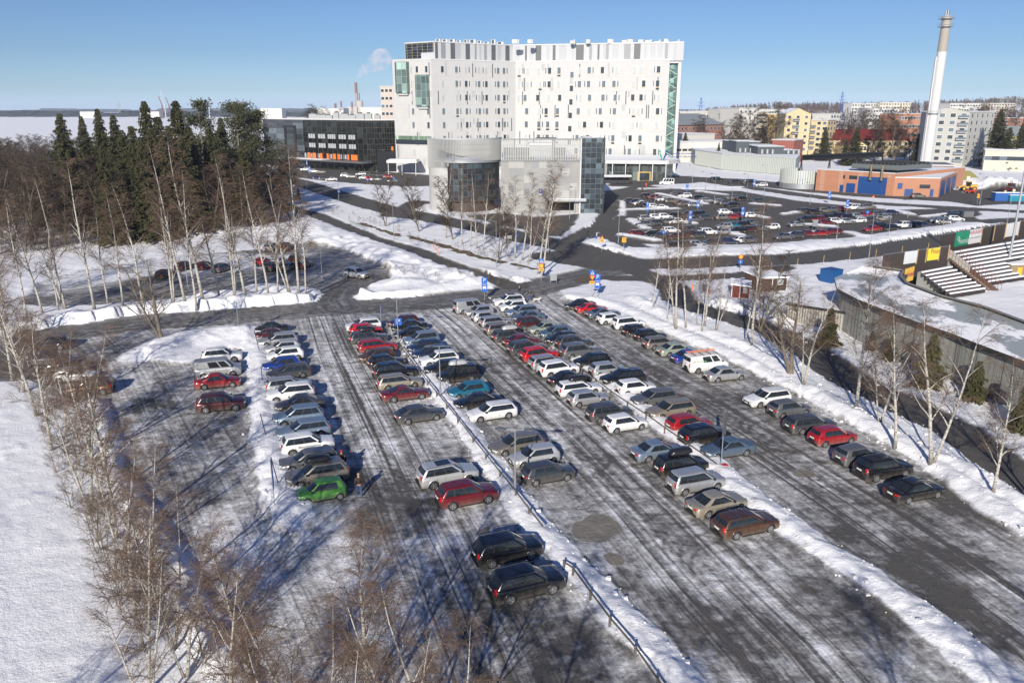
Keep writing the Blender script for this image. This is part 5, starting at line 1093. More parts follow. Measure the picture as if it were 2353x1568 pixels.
def boiler_house():
    A = G(1872, 437)
    root = empty('brick_boiler_house', (*A, 0), 0, 'orange brick boiler house with large blue doors and fans on its roof', 'building'); off = Vector((-A[0], -A[1], 0))
    M0 = G(2050, 450.5); M1 = G(2154.5, 453); RR = G(2195, 432)
    F = Face(A, M0); bk = -F.n*34
    g = MB(); z1 = P(1892, 389.6, A[1])[2]; g.prism([A, M0, (M0[0]+bk.x+14, M0[1]+bk.y+6), (A[0]+bk.x, A[1]+bk.y)], 0, z1, 0, 1)
    lo = P(2154, 410, M1[1])[2]; F2 = Face(M0, M1); b2 = -F2.n*22
    g.prism([M0, M1, RR, (M0[0]+16, M0[1]+40)], 0, lo, 0, 1)
    F.panel(g, 0, F.L, z1, z1+.35, .15, 2); F2.panel(g, 0, F2.L, lo-.1, lo+.25, .15, 2); F3 = Face(M1, RR); F3.panel(g, 0, F3.L, lo-.1, lo+.25, .15, 2)
    g.build('wall', [orab, M_SNOW, M_WHITEP], root, loc=off)
    bl = plain('blue_door', (.010, .055, .20), .5)
    f2 = lambda c: (2500+c/1.6228)/1.6794
    def uat(F, px, zz=4): 
        a, b_, c = ray(px, HOR); k = XatY(px, 250, zz)/250; den = F.d.x-k*F.d.y; return (k*F.A.y-F.A.x)/den
    for Fx, c0, c1, z0, z1_, nm in ((F, 1312, 1490, .1, 5.7, 'sliding_door'), (F, 1240, 1295, .1, 3.2, 'roller_door'), (F, 1200, 1222, .1, 2.5, 'door'), (F2, 1608, 1660, .1, 2.4, 'roller_door'), (F2, 1768, 1790, .1, 2.5, 'door'), (F2, 1560, 1590, 2.4, 4.2, 'louvre_panel')):
        g = MB(); u0, u1 = uat(Fx, f2(c0)), uat(Fx, f2(c1)); Fx.panel(g, u0, u1, z0, z1_, .12, 0)
        for k in range(1, 4): Fx.panel(g, u0+(u1-u0)*k/4-.04, u0+(u1-u0)*k/4+.04, z0, z1_, .15, 1)
        g.build(nm, [bl, plain('blue_door_rib', (.006, .05, .22), .5)], root, loc=off)
    for k in range(3):
        g = MB(); u = F3.L*(.06+.31*k); F3.panel(g, u, u+F3.L*.22, .1, 4.9, .12, 0); g.build('roller_door', bl, root, loc=off)
    for Fx, c0, c1, z in ((F, 1252, 1302, 5.2), (F, 1214, 1226, 5.2), (F2, 1698, 1765, 3.3)):
        g = MB(); Fx.panel(g, uat(Fx, f2(c0)), uat(Fx, f2(c1)), z-.6, z+.6, .1, 0); g.build('window', M_DARKGL, root, loc=off)
    for c in (1400, 1470):
        g = MB(); u = uat(F, f2(c), 8); p = F.pt(u, 5.0, .9); g.tube(p, (p[0], p[1], z1+2.6), .35, n=10); g.lathe([(.55, 0), (.4, .5)], 10, 0, 'Z', (p[0], p[1], 4.8)); g.build('flue_pipe', plain('brass_pipe', (.42, .34, .2), .3, .8), root, loc=off)
    t = text_on(root, 'W', 1.0, (F.pt(F.L*.93, z1-1.0, .2)[0]-root.location.x, F.pt(F.L*.93, z1-1, .2)[1]-root.location.y, z1-1.0), (math.pi/2, 0, math.atan2(F.d.y, F.d.x)), M_WHITEP, 'wall_letter', .03)
    # cooling fans on the roof, each its own part
    for r_ in range(4):
        for c in range(11):
            g = MB(); p = F.pt(F.L*.43+c*F.L*.05+r_*1.2, 0, -5-r_*5); g.lathe([(1.15, z1+2.5), (1.2, z1+3.1), (1.0, z1+3.1), (.95, z1+2.6), (.01, z1+2.6)], 12, 0, 'Z', (p[0], p[1], 0)); g.build('cooling_fan', M_BLACKP, root, loc=off)
    g = MB(); p0, p1, p2, p3 = F.pt(F.L*.40, 0, -3), F.pt(F.L*.98, 0, -3), F.pt(F.L*1.1, 0, -23), F.pt(F.L*.45, 0, -23)
    g.prism([p[:2] for p in (p0, p1, p2, p3)], z1+.9, z1+2.5, 0, 1); Ff = Face(p0[:2], p1[:2])
    for k in range(24): g.bar(Ff.pt(Ff.L*k/23, z1, .6), Ff.pt(Ff.L*k/23, z1+1.2, .6), .06, .06, 1)
    g.bar(Ff.pt(0, z1+1.2, .6), Ff.pt(Ff.L, z1+1.2, .6), .07, .07, 1); g.build('cooler_bank', [plain('cooler_grey', (.16, .18, .18), .5, .4), M_BLACKP], root, loc=off)
    root3 = empty('pipe_bridge', (*F.pt(0, 0, -8)[:2], 0), 0, 'dark steel pipe bridge on trestles behind the brick boiler house', 'pipe bridge'); g = MB(); q = F.pt(-2, 0, -14); ox, oy = root3.location.x, root3.location.y
    a = Vector((XatY(1842, 296, 10)-ox, 296-oy, 0)); b_ = Vector((XatY(2028, 316, 10)-ox, 316-oy, 0)); 
    for z in (9.6, 11.2): 
        for s in (-1, 1): g.bar(a+Vector((0, s*1.2, z)), b_+Vector((0, s*1.2, z)), .25, .25, 0)
    for z in (10.0, 10.7): g.tube(a+Vector((0, 0, z)), b_+Vector((0, 0, z)), .38, n=8, m=0)
    for k in range(16):
        p = a.lerp(b_, k/15); g.bar(p+Vector((0, -1.2, 9.6)), a.lerp(b_, min(1, (k+1)/15))+Vector((0, -1.2, 11.2)), .12, .12, 0)
        if k % 5 == 0: g.bar(p+Vector((-1, 0, 0)), p+Vector((0, 0, 9.6)), .3, .3, 0); g.bar(p+Vector((1, 0, 0)), p+Vector((0, 0, 9.6)), .3, .3, 0)
    g.build('truss', M_BLACKP, root3)
    block('brown_shed', 'brown red brick shed right behind the boiler house', 'shed', 2138, 2188, 300, 298, 381, 16, brick('brown_brick', (.27, .07, .04), (.2, .05, .03), 1.4), 1, 1, win=None, zb=0, roofmat=M_STEEL)
    # tall chimney
    bx, by = XatY(2123, 345, 0), 345; top = P(2172, 35, 345)
    ch = empty('tall_chimney', (bx, by, 0), 0, 'tall slim white chimney with grey tip and ringed platforms', 'chimney'); zt = top[2]; g = MB(); g.lathe([(2.0, 0), (1.9, 20), (1.85, zt*.78)], 20, 0); g.build('shaft', concrete('chimney_white', (.50, .50, .50), var=.06), ch, True)
    g = MB(); g.lathe([(1.85, zt*.78), (1.75, zt-1.5), (1.9, zt-1.4), (1.9, zt-.6), (1.5, zt-.6)], 20, 0); g.build('grey_tip', concrete('chimney_tip', (.30, .28, .24)), ch, True)
    for x, y in ((-.6, 0), (.6, .2), (0, -.5)):
        g = MB(); g.tube((x, y, zt-1), (x, y, zt+1.6), .4, n=8); g.build('flue', M_STEEL, ch)
    for z in (zt*.40, zt-4.5, zt-1.5):
        g = MB(); g.lathe([(1.9, z), (3.0, z), (3.0, z+.15), (1.9, z+.15)], 20, 0)
        for k in range(12):
            t = 2*math.pi*k/12; g.tube((2.9*math.cos(t), 2.9*math.sin(t), z), (2.9*math.cos(t), 2.9*math.sin(t), z+1.1), .04, n=4)
        g.lathe([(2.88, z+1.05), (2.95, z+1.05), (2.95, z+1.15)], 20, 0); g.build('platform', M_GALV, ch)
    g = MB(); g.box(-2.35, -1.9, -.4, .4, 4, zt*.75, 0); g.build('ladder', M_WHITEP, ch)
boiler_house()
# ---------------------------------------------------------------- trees
def bark_birch():
    m, nt, b = new_mat('birch_bark'); oc = coord(nt, 'Object')
    s = noise(nt, mapping(nt, oc, (1.6, 1.6, 7)), 1.5, 4, .6); c = ramp(nt, s, [(.36, (.03, .027, .025)), (.43, (.36, .34, .30)), (.8, (.56, .53, .48))])
    sp = N(nt, 'ShaderNodeSeparateXYZ'); nt.links.new(oc, sp.inputs[0])
    c = mix(nt, ramp(nt, math_n(nt, 'ADD', math_n(nt, 'MULTIPLY', sp.outputs[2], .35), math_n(nt, 'MULTIPLY', s, .6)), [(.30, .8), (.75, 0.0)]), c, (.07, .06, .052, 1))
    nt.links.new(c, b.inputs['Base Color']); b.inputs['Roughness'].default_value = .8; return m
M_BIRCH = bark_birch()
M_BRANCH = flat('dark_branch_bark', (.10, .075, .055), .9, var=.3, scale=2); M_TWIG = flat('reddish_twigs', (.13, .082, .056), .9, var=.25, scale=1)
M_BROWN = flat('grey_brown_bark', (.15, .125, .095), .9, var=.3, scale=2); M_TWIGB = flat('brown_twigs', (.125, .095, .068), .9, var=.3, scale=.5); M_ALDER = flat('dull_brown_twigs', (.054, .036, .022), .9, var=.3, scale=.3)
def needle(name, lo, hi):
    m, nt, b = new_mat(name); n = noise(nt, coord(nt), 1.1, 4); nt.links.new(ramp(nt, n, [(.3, lo), (.7, hi)]), b.inputs['Base Color']); b.inputs['Roughness'].default_value = .8; return m
M_SPRUCE = needle('spruce_needles', (.024, .028, .012), (.095, .090, .030)); M_PINE = needle('pine_needles', (.026, .032, .013), (.070, .072, .028))
def tube_path(mb, pts, rads, n, m):
    """tapered tube along points (rings only, shared frame)"""
    k0 = len(mb.v); L = len(pts)
    for i in range(L):
        a = pts[max(0, i-1)]; b = pts[min(L-1, i+1)]; dx, dy, dz = b[0]-a[0], b[1]-a[1], b[2]-a[2]; q = math.sqrt(dx*dx+dy*dy+dz*dz) or 1; dx /= q; dy /= q; dz /= q
        if abs(dz) < .9: ux, uy, uz = -dy, dx, 0.0
        else: ux, uy, uz = 0.0, -dz, dy
        h = math.sqrt(ux*ux+uy*uy+uz*uz) or 1; ux /= h; uy /= h; uz /= h; wx, wy, wz = dy*uz-dz*uy, dz*ux-dx*uz, dx*uy-dy*ux; r = rads[i]; p = pts[i]
        for j in range(n):
            t = 2*math.pi*j/n; c, s = math.cos(t)*r, math.sin(t)*r; mb.v.append((p[0]+ux*c+wx*s, p[1]+uy*c+wy*s, p[2]+uz*c+wz*s))
    for i in range(L-1):
        for j in range(n): mb.f.append((k0+i*n+j, k0+i*n+(j+1) % n, k0+(i+1)*n+(j+1) % n, k0+(i+1)*n+j)); mb.m.append(m)
def bare_tree(name, seed, H=13.0, r0=.16, crown0=.28, nb=26, spread=.34, up=.85, droop=.5, n2=7, n3=5, tw=.008, stems=1, mats=None, lean=.04, twl=.9, lumps=0):
    rr = random.Random(seed); tr = MB(); cr = MB(); G_ = rr.gauss
    root = empty(name, (0, 0, 0))
    def path(p, d, L, n, wob, g):
        pts = [p]; d = list(d)
        for i in range(n):
            d[0] += G_(0, wob); d[1] += G_(0, wob); d[2] += G_(0, wob)+g; q = math.sqrt(sum(x*x for x in d)) or 1; d = [x/q for x in d]; s = L/n
            p = (p[0]+d[0]*s, p[1]+d[1]*s, p[2]+d[2]*s); pts.append(p)
        return pts, d
    def at(pts, f):
        k = f*(len(pts)-1); i = min(len(pts)-2, int(k)); g = k-i; return tuple(pts[i][j]+(pts[i+1][j]-pts[i][j])*g for j in range(3))
    for s in range(stems):
        a0 = rr.uniform(0, 6.28); ln = lean if stems == 1 else lean+rr.uniform(.05, .22); hh = H*(1 if s == 0 else rr.uniform(.72, .97))
        pts, _ = path((.12*s*math.cos(a0), .12*s*math.sin(a0), -.25), (ln*math.cos(a0), ln*math.sin(a0), 1), hh+.25, 12, .035, .012)
        rads = [r0*(1 if s == 0 else .75)*((1-i/12)**.85*.97+.03) for i in range(13)]; rads[0] *= 1.25; tube_path(tr, pts, rads, 8, 0)
        for k in range(nb//stems if stems > 1 else nb):
            f = crown0+(1-crown0)*((k+rr.random())/(nb//stems if stems > 1 else nb)); p = at(pts, f*.985); a = rr.uniform(0, 6.28)
            L = H*spread*((1-f)**.62*1.05+.10)*rr.uniform(.7, 1.15); upk = up*rr.uniform(.7, 1.3)+f*.5
            rb = max(.012, r0*.36*(1-f)**.7+.010); q = math.hypot(1, upk)
            b, _ = path(p, (math.cos(a)/q, math.sin(a)/q, upk/q), L, 6, .10, -.045*droop if f < .95 else 0)
            tube_path(tr if rb > .034 else cr, b, [rb*(1-i/6.6) for i in range(7)], 4, 0 if rb > .034 else 1)
            m2 = max(2, int(n2*(.45+L/(H*spread))))
            for j in range(m2):
                g = .18+.82*(j+rr.random())/m2; p2 = at(b, min(.999, g)); a2 = a+rr.uniform(-1.5, 1.5); L2 = L*.42*(1.15-g)*rr.uniform(.6, 1.4)+.35; u2 = upk*.7+rr.uniform(-.5, .6); q = math.hypot(1, u2)
                c, _ = path(p2, (math.cos(a2)/q, math.sin(a2)/q, u2/q), L2, 4, .13, -.10*droop); tube_path(cr, c, [max(tw*1.2, rb*.42)*(1-i/5) + tw*.3 for i in range(5)], 3, 1)
                for t in range(n3):
                    h = .25+.75*(t+rr.random())/n3; p3 = at(c, min(.999, h)); a3 = a2+rr.uniform(-1.8, 1.8); u3 = rr.uniform(-.2, .8); q = math.hypot(1, u3)
                    e, _ = path(p3, (math.cos(a3)/q, math.sin(a3)/q, u3/q), twl*rr.uniform(.5, 1.3), 3, .16, -.42*droop); tube_path(cr, e, [tw, tw*.9, tw*.7, tw*.35], 3, 0)
    mats = mats or (M_BIRCH, M_TWIG, M_BRANCH)
    tr.build('trunk', mats[0], root, True); cr.build('crown', [mats[1], mats[2]], root)
    return root
def conifer(name, seed, H=14, rad=2.6, kind='spruce', base=.06):
    rr = random.Random(seed); root = empty(name); tr = MB(); cr = MB(); tube_path(tr, [(0, 0, -.3), (0, 0, H*.5), (0, 0, H*.98)], [H*.014+.05, H*.008+.03, .02], 6, 0); tr.build('trunk', M_BROWN, root, True)
    if kind == 'spruce':
        z = H*base; 
        while z < H*.985:
            f = 1-z/H; L = rad*(f**.95)*rr.uniform(.68, 1.15)+.10; nbr = max(4, int(5+6*f)); a0 = rr.uniform(0, 6)
            for k in range(nbr):
                a = a0+6.283*k/nbr+rr.uniform(-.3, .3); l = L*rr.uniform(.55, 1.2); c, s = math.cos(a), math.sin(a)
                n = max(3, int(l/.30))
                for i in range(n):
                    g = (i+.6)/n; x = l*g; dz = -.28*x*(1-.25*g)+.10*x*g; w = (.30+.30*(1-abs(g-.45)*1.3))*rr.uniform(.7, 1.2)*(.28+.72*min(1, L)); 
                    for q in range(4):
                        t = rr.uniform(-1.2, 1.1); ca, sa = math.cos(a+t), math.sin(a+t); px, py, pz = x*c, x*s, z+dz+rr.uniform(-.05, .1); ln = w*rr.uniform(.7, 1.3)
                        n0 = len(cr.v); cr.v += [(px-sa*w*.28, py+ca*w*.28, pz), (px+sa*w*.28, py-ca*w*.28, pz), (px+ca*ln, py+sa*ln, pz-.12-rr.uniform(0, .22))]; cr.f.append((n0, n0+1, n0+2)); cr.m.append(0)
                        cr.v += [(px, py, pz+.02), (px+ca*ln*.4, py+sa*ln*.4, pz-.02), (px+ca*ln*.5, py+sa*ln*.5, pz-.40*rr.random()-.12)]; cr.f.append((n0+3, n0+4, n0+5)); cr.m.append(0)
            z += .20+.14*rr.random()+f*.05
    else:
        for k in range(30):
            f = rr.uniform(.45, 1.0); a = rr.uniform(0, 6.28); L = rad*(1.15-f)*rr.uniform(.8, 1.6)+.4; p0 = (0, 0, H*f-.3); p1 = (L*math.cos(a), L*math.sin(a), H*f+.35*L); tube_path(cr, [p0, p1], [.06, .02], 3, 1)
            for q in range(150):
                r_ = rr.gauss(0, .42), rr.gauss(0, .42), rr.gauss(0, .26); g = rr.uniform(.4, 1.1); px, py, pz = p1[0]*g+r_[0], p1[1]*g+r_[1], p0[2]+(p1[2]-p0[2])*g+r_[2]; a3 = rr.uniform(0, 6.28); s_ = rr.uniform(.10, .24); n0 = len(cr.v)
                cr.v += [(px, py, pz-.05), (px+s_*math.cos(a3), py+s_*math.sin(a3), pz+rr.uniform(-.05, .15)), (px-s_*math.sin(a3)*.6, py+s_*math.cos(a3)*.6, pz+.16)]; cr.f.append((n0, n0+1, n0+2)); cr.m.append(0)
    cr.build('crown', [M_SPRUCE if kind == 'spruce' else M_PINE, M_BROWN], root); return root
BIR_N = [bare_tree('birch_tree', s, 13, .15, .22, 27, .33, 1.1, .6, 9, 7, .0065, stems=st, twl=.95) for s, st in ((1, 1), (2, 2), (3, 1), (4, 2))]
BIR_M = [bare_tree('birch_tree', s, 13, .125, .28, 24, .21, 1.5, .35, 7, 4, .0085, stems=st) for s, st in ((11, 1), (12, 1), (13, 2), (14, 1), (15, 1))]
MAPLE = bare_tree('maple_tree', 31, 10.5, .26, .16, 30, .42, .75, .15, 8, 5, .010, stems=2, mats=(M_BROWN, M_TWIGB, M_BROWN), twl=.6)
BROWN = [bare_tree('bare_tree', s, 15, .15, .06, 30, .30, 1.4, .12, 7, 4, .026, stems=st, mats=(M_BROWN, M_ALDER, M_ALDER), twl=1.0) for s, st in ((21, 2), (22, 3), (23, 1), (24, 2))]
SHRUB = [bare_tree('bare_shrub', s, 2.4, .02, .05, 14, .38, 1.9, .1, 4, 3, .008, stems=5, mats=(M_BROWN, M_TWIGB, M_BROWN), twl=.35) for s in (41, 42)]
BUSH = [bare_tree('bare_bush', s, 5.0, .05, .05, 24, .38, 1.2, .25, 6, 4, .0085, stems=5, mats=(M_BROWN, M_TWIGB, M_BROWN), twl=.5) for s in (51, 52)]
SPR = [conifer('spruce_tree', s, 14, r) for s, r in ((61, 2.9), (62, 2.4), (63, 3.3))]; SPRS = [conifer('young_spruce', s, 5.0, 1.25, base=.03) for s in (64, 65)]
PIN = [conifer('pine_tree', s, 14, 3.4, 'pine') for s in (71, 72)]
PROTOS = BIR_N+BIR_M+[MAPLE]+BROWN+SHRUB+BUSH+SPR+SPRS+PIN
PH = {}
for lst, h in ((BIR_N, 13), (BIR_M, 13), ([MAPLE], 10.5), (BROWN, 15), (SHRUB, 2.4), (BUSH, 5), (SPR, 14), (SPRS, 5), (PIN, 14)):
    for p in lst: PH[p.name] = h
TT = {p.name: [(c, []) for c in kids(p)] for p in PROTOS}
def plant(proto, x, y, H, label, cat, group=None, rz=None, z=None, tilt=0, fat=1.0):
    s = H/PH[proto.name]; r, _ = dup(proto, (x, y, (gz(x, y) if z is None else z)-.05), R.uniform(0, 6.28) if rz is None else rz, (s*fat, s*fat, s), label, cat, group, TT[proto.name])
    if tilt: r.rotation_euler[1] = tilt
    return r
def plant_px(proto, bx, by, ty, label, cat, group=None, tilt=0, fat=1.0):
    x, y = G(bx, by); H = max(1.5, P(bx, ty, y)[2]); return plant(proto, x, y, H, label, cat, group, tilt=0, fat=fat)
def numbered(items, fn):
    for i, it in enumerate(items): fn(i, it)
up_left = [(18, 742, 470), (62, 735, 452), (98, 722, 440), (135, 716, 500), (152, 714, 410), (218, 716, 372), (248, 700, 470), (283, 706, 440), (330, 712, 430), (452, 716, 392), (468, 706, 330), (505, 690, 460), (540, 694, 420),
    (565, 694, 372), (590, 672, 452), (618, 690, 400), (640, 690, 460), (668, 694, 430), (688, 690, 348), (704, 692, 470), (398, 705, 410), (428, 712, 352)]
numbered(sorted(up_left), lambda i, t: plant_px(BIR_M[(i*3) % 5], *t, f'tall thin birch, {ORD[i]} from the left on the bank behind the access road', 'birch', 'birches behind the access road'))
mid = [(1025, 548, 370), (1062, 564, 384), (1081, 569, 424), (1096, 573, 390), (1110, 576, 394), (1167, 592, 416), (1183, 596, 407), (1199, 600, 398), (1214, 604, 440), (1236, 632, 378), (1247, 637, 374), (1259, 582, 434)]
numbered(mid, lambda i, t: plant_px(BIR_M[(i*2+1) % 5], *t, f'birch in front of the parking house, {ORD[i]} from the left', 'birch', 'birches in front of the parking house', fat=1.0))
numbered([(885, 522, 400), (964, 534, 396), (1040, 552, 408), (1145, 600, 470)], lambda i, t: plant_px(BROWN[i % 4], *t, f'grey brown roadside tree, {ORD[i]} from the left between footpath and main road', 'tree', 'grey roadside trees', fat=1.15))
right = [(1500, 714, 560), (1532, 740, 590), (1553, 765, 470), (1575, 760, 500), (1600, 752, 590), (1611, 771, 570), (1618, 758, 515), (1643, 771, 607), (1711, 789, 578), (1725, 807, 479), (1845, 897, 655), (1965, 944, 600), (2020, 986, 740), (2055, 1035, 690), (2136, 1077, 680), (2278, 1148, 850), (2420, 1215, 800)]
numbered(right, lambda i, t: plant_px((BIR_M if i < 10 else BIR_N)[(i*3+1) % (5 if i < 10 else 4)], *t, f'birch on the snow strip by the right path, {ORD[i]} from the far end', 'birch', 'birches on the snow strip by the right path'))
plant_px(MAPLE, 1816, 869, 640, 'thick trunked grey maple with spreading limbs beside the right path', 'tree')
plant_px(MAPLE, 372, 787, 600, 'dark forked maple standing on the left snow island', 'tree')
plant_px(BROWN[0], 1745, 760, 570, 'brown tangled tree behind the birches near the small red shed', 'tree', fat=1.3)
numbered([(1901, 796, 706), (2000, 808, 762), (2041, 830, 770), (2129, 893, 764), (2236, 925, 830), (2346, 996, 866)], lambda i, t: plant_px(SPRS[i % 2], *t, f'small spruce against the stadium wall, {ORD[i]} from the left', 'spruce', 'small spruces by the stadium wall', fat=1.25))
left = [(12, 790, 560), (30, 880, 590), (85, 960, 640), (120, 1040, 720), (205, 1060, 760), (235, 1150, 800), (268, 1242, 830), (285, 1290, 1000), (350, 1400, 1030), (400, 1500, 1110), (430, 1560, 1200), (55, 905, 640), (150, 1010, 770), (212, 1180, 880), (330, 1500, 1080), (8, 700, 470), (345, 1590, 1180)]
left.sort(key=lambda t: t[1])
numbered(left, lambda i, t: plant_px(BIR_N[(i*3) % 4], *t, f'birch in the overgrown hedge along the left field, {ORD[i]} from the far end', 'birch', 'birches in the left hedge'))
near = [(569, 1228, 29), (690, 1330, 27), (820, 1187, 30), (905, 1390, 26), (640, 1440, 25), (1010, 1350, 27), (500, 1330, 27), (300, 1330, 31), (770, 1470, 24)]
def nearb(i, t):
    x, y, z = P(*t); plant(BIR_N[i % 4], x, y, z+.3, f'foreground birch with white stem at the bottom, {ORD[sorted(q[0] for q in near).index(t[0])]} from the left', 'birch', 'foreground birches')
numbered(near, nearb)
for i, (x, y, h) in enumerate([(-2, 15, 12.5), (3.5, 12, 12), (15, 14, 12), (19, 11, 12), (24, 15, 12), (-14, 14, 12), (-24, 18, 11.5)]):
    plant(BIR_N[i % 4], x, y, h, 'tall birch below the picture edge whose shadow crosses the parking lanes', 'birch', 'birches below the picture edge')
numbered([(60, 800, 0), (45, 905, 0), (110, 1010, 0), (130, 1090, 0), (190, 1120, 0), (165, 1170, 0), (215, 1210, 0), (240, 1270, 0), (270, 1340, 0), (310, 1380, 0), (330, 1450, 0), (380, 1440, 0), (470, 1540, 0), (20, 830, 0), (150, 1050, 0), (250, 1180, 0), (10, 760, 0), (90, 960, 0), (180, 1070, 0), (225, 1250, 0), (280, 1400, 0)],
    lambda i, t: plant(BUSH[i % 2], *G(t[0], t[1]), R.uniform(2.4, 4.2), f'brown bare bush in the left field hedge, {ORD[i]} counting down the picture', 'bush', 'bushes in the left hedge'))
# the wood on the left: every tree its own object
def wood():
    pts = []; rr = random.Random(77); edge = g2([(-60, 615), (0, 600), (200, 578), (400, 560), (560, 545), (655, 525), (690, 510)])
    tries = 0
    while len(pts) < 262 and tries < 20000:
        tries += 1; px = rr.uniform(-70, 672); base = np.interp(px, [-60, 0, 200, 400, 560, 655, 690], [612, 596, 574, 556, 541, 518, 500]); lim = np.interp(px, [-70, 300, 560, 640, 672], [368, 380, 400, 430, 455])
        y0 = G(px, base-4)[1]; y1 = G(px, lim)[1]; Y = y0+(y1-y0)*rr.random()**1.3; X = XatY(px, Y)
        if all((X-a)**2+(Y-b)**2 > (3.6+.012*Y)**2 for a, b, _ in pts): pts.append((X, Y, px))
    for i, (X, Y, px) in enumerate(pts):
        H = rr.uniform(12.5, 17.5)*(.92 if Y > 200 else 1)
        plant(BROWN[i % 4], X, Y, H, 'bare brown tree in the dense wood left of the black building', 'tree', 'bare trees of the left wood', fat=rr.uniform(1.2, 1.6))
wood()
for i in range(44):
    px = -20+i*15.4+R.uniform(-5, 5); by = np.interp(px, [-60, 0, 200, 400, 560, 690], [606, 596, 574, 556, 542, 508])-R.uniform(0, 16); x, y = G(px, by)
    plant(BUSH[i % 2], x, y, R.uniform(3.0, 6.0), 'brown bare bush at the snowy edge of the left wood', 'bush', 'bushes at the edge of the left wood', fat=1.25)
conif = [(135, 258, 185, 0), (185, 264, 250, 1), (222, 246, 240, 1), (258, 262, 225, 0), (300, 285, 200, 2), (330, 228, 200, 0), (360, 262, 190, 2), (402, 226, 205, 2), (385, 290, 185, 0), (430, 280, 195, 1), (345, 300, 180, 2), (455, 244, 230, 3), (478, 290, 200, 2), (540, 246, 215, 4), (560, 248, 225, 3), (585, 262, 220, 4), (230, 340, 165, 1), (320, 320, 170, 1), (280, 300, 180, 0), (415, 320, 180, 2), (555, 330, 190, 1), (505, 268, 225, 0), (372, 320, 175, 0), (300, 330, 172, 1), (440, 330, 185, 1)]
def cf(i, t):
    px, ty, Y, k = t; x, y, z = P(px, ty, Y); pr = (SPR+PIN)[k]; nm = 'pine' if k > 2 else 'spruce'
    plant(pr, x, y, z, f'dark {nm} towering over the left wood, {ORD[sorted(conif).index(t)]} evergreen from the left', nm, 'evergreens of the left wood', fat=1.0 if k > 2 else 1.4)
numbered(conif, cf)
def px_at(proto, px, ty, Y, label, cat, fat=1.0, group=None): x, y, z = P(px, ty, Y); z0 = gz(x, y); plant(proto, x, y, max(2, z-z0), label, cat, group, z=z0, fat=fat)
px_at(SPR[2], 1575, 303, 440, 'broad dark thuja right of the hospital tower', 'spruce', 1.5); px_at(SPR[0], 1970, 290, 400, 'broad spruce in front of the yellow house', 'spruce', 1.9); px_at(SPR[1], 1945, 315, 405, 'slimmer spruce just left of the broad spruce', 'spruce', 1.4)
px_at(SPR[0], 1898, 290, 440, 'bluish spruce right of the cream tower', 'spruce', 1.6); px_at(SPR[1], 2302, 248, 385, 'tall spruce right of the grey apartment tower', 'spruce', 1.9); px_at(SPR[2], 2322, 290, 375, 'shorter spruce below the tall one by the grey tower', 'spruce', 1.9)
px_at(SPR[1], 2112, 305, 410, 'dark spruce left of the white chimney', 'spruce', 1.6); px_at(SPR[1], 2352, 280, 400, 'dark spruce cut by the right picture edge', 'spruce', 1.8); px_at(SPR[1], 1652, 326, 400, 'pair of small thujas above the fin clad hall', 'spruce', 1.2)
px_at(SPR[1], 683, 425, 250, 'small spruce at the end of the footpath by the wood', 'spruce', 1.2)
city = [(1615, 262, 520), (1690, 268, 480), (1705, 258, 500), (1722, 250, 520), (1745, 262, 470), (1762, 252, 470), (1790, 236, 465), (1780, 262, 455), (1905, 268, 520), (1925, 252, 640), (1940, 275, 500), (1958, 262, 480), (1975, 250, 600), (1995, 262, 520), (2010, 272, 470), (2025, 250, 480),
    (2040, 246, 500), (2055, 260, 470), (2072, 268, 490), (2090, 262, 470), (2104, 270, 450), (1930, 300, 450), (2015, 300, 440), (2035, 305, 445), (2062, 300, 440), (2085, 296, 435), (2120, 246, 640), (2145, 240, 700), (1985, 238, 800), (2005, 240, 850), (2235, 246, 600), (2255, 240, 700),
    (2275, 240, 640), (2335, 250, 560), (2350, 245, 600), (2310, 262, 520), (1640, 248, 900), (735, 240, 640), (742, 246, 600), (760, 250, 620), (700, 250, 500), (718, 248, 520), (1668, 270, 510), (1655, 262, 600), (1880, 266, 600), (2215, 238, 760)]
numbered(sorted(city), lambda i, t: px_at(BROWN[i % 4], t[0], t[1], t[2], f'bare town tree between the {"left halls" if t[0] < 800 else "apartment blocks"}, {("number %d" % (i+1)) if i > 34 else ORD[i]} from the left', 'tree', 1.45, 'bare trees in the town'))
def wood_mass(name, label, pts, mat, seed, hh, w=2.6, n=60):
    rr = random.Random(seed); g = MB()
    for (X, Y, z) in pts:
        H = hh*rr.uniform(.7, 1.2)
        for k in range(n):
            t = rr.random(); a = rr.uniform(0, 6.28); r_ = w*math.sin(math.pi*min(1, t*.9+.15))*rr.random(); x = X+r_*math.cos(a); y = Y+r_*math.sin(a); zz = z+H*t; s = rr.uniform(.5, 1.5)*H/10
            n0 = len(g.v); g.v += [(x-s*.35, y, zz-s*.4), (x+s*.35, y+s*.2, zz-s*.3), (x+rr.uniform(-.5, .5)*s, y, zz+s)]; g.f.append((n0, n0+1, n0+2)); g.m.append(0)
        g.bar((X, Y, z-1), (X, Y, z+H*.7), .3, .3, 0)
    tag(g.build(name, mat), label, None, None, 'stuff')
rr = random.Random(4); pts = []
for k in range(2400):
    px = rr.uniform(1560, 2600); Y = 520+1100*rr.random()**.8; x, y = seg_h(px, Y); pts.append((x, y, float(hill(np.array([x]), np.array([y]))[0])))
wood_mass('hill_wood', 'brown bare woods covering the hill behind the town', pts, flat('hill_twigs', (.075, .052, .042), .9, var=.3, scale=.05), 5, 11, 5, 30)
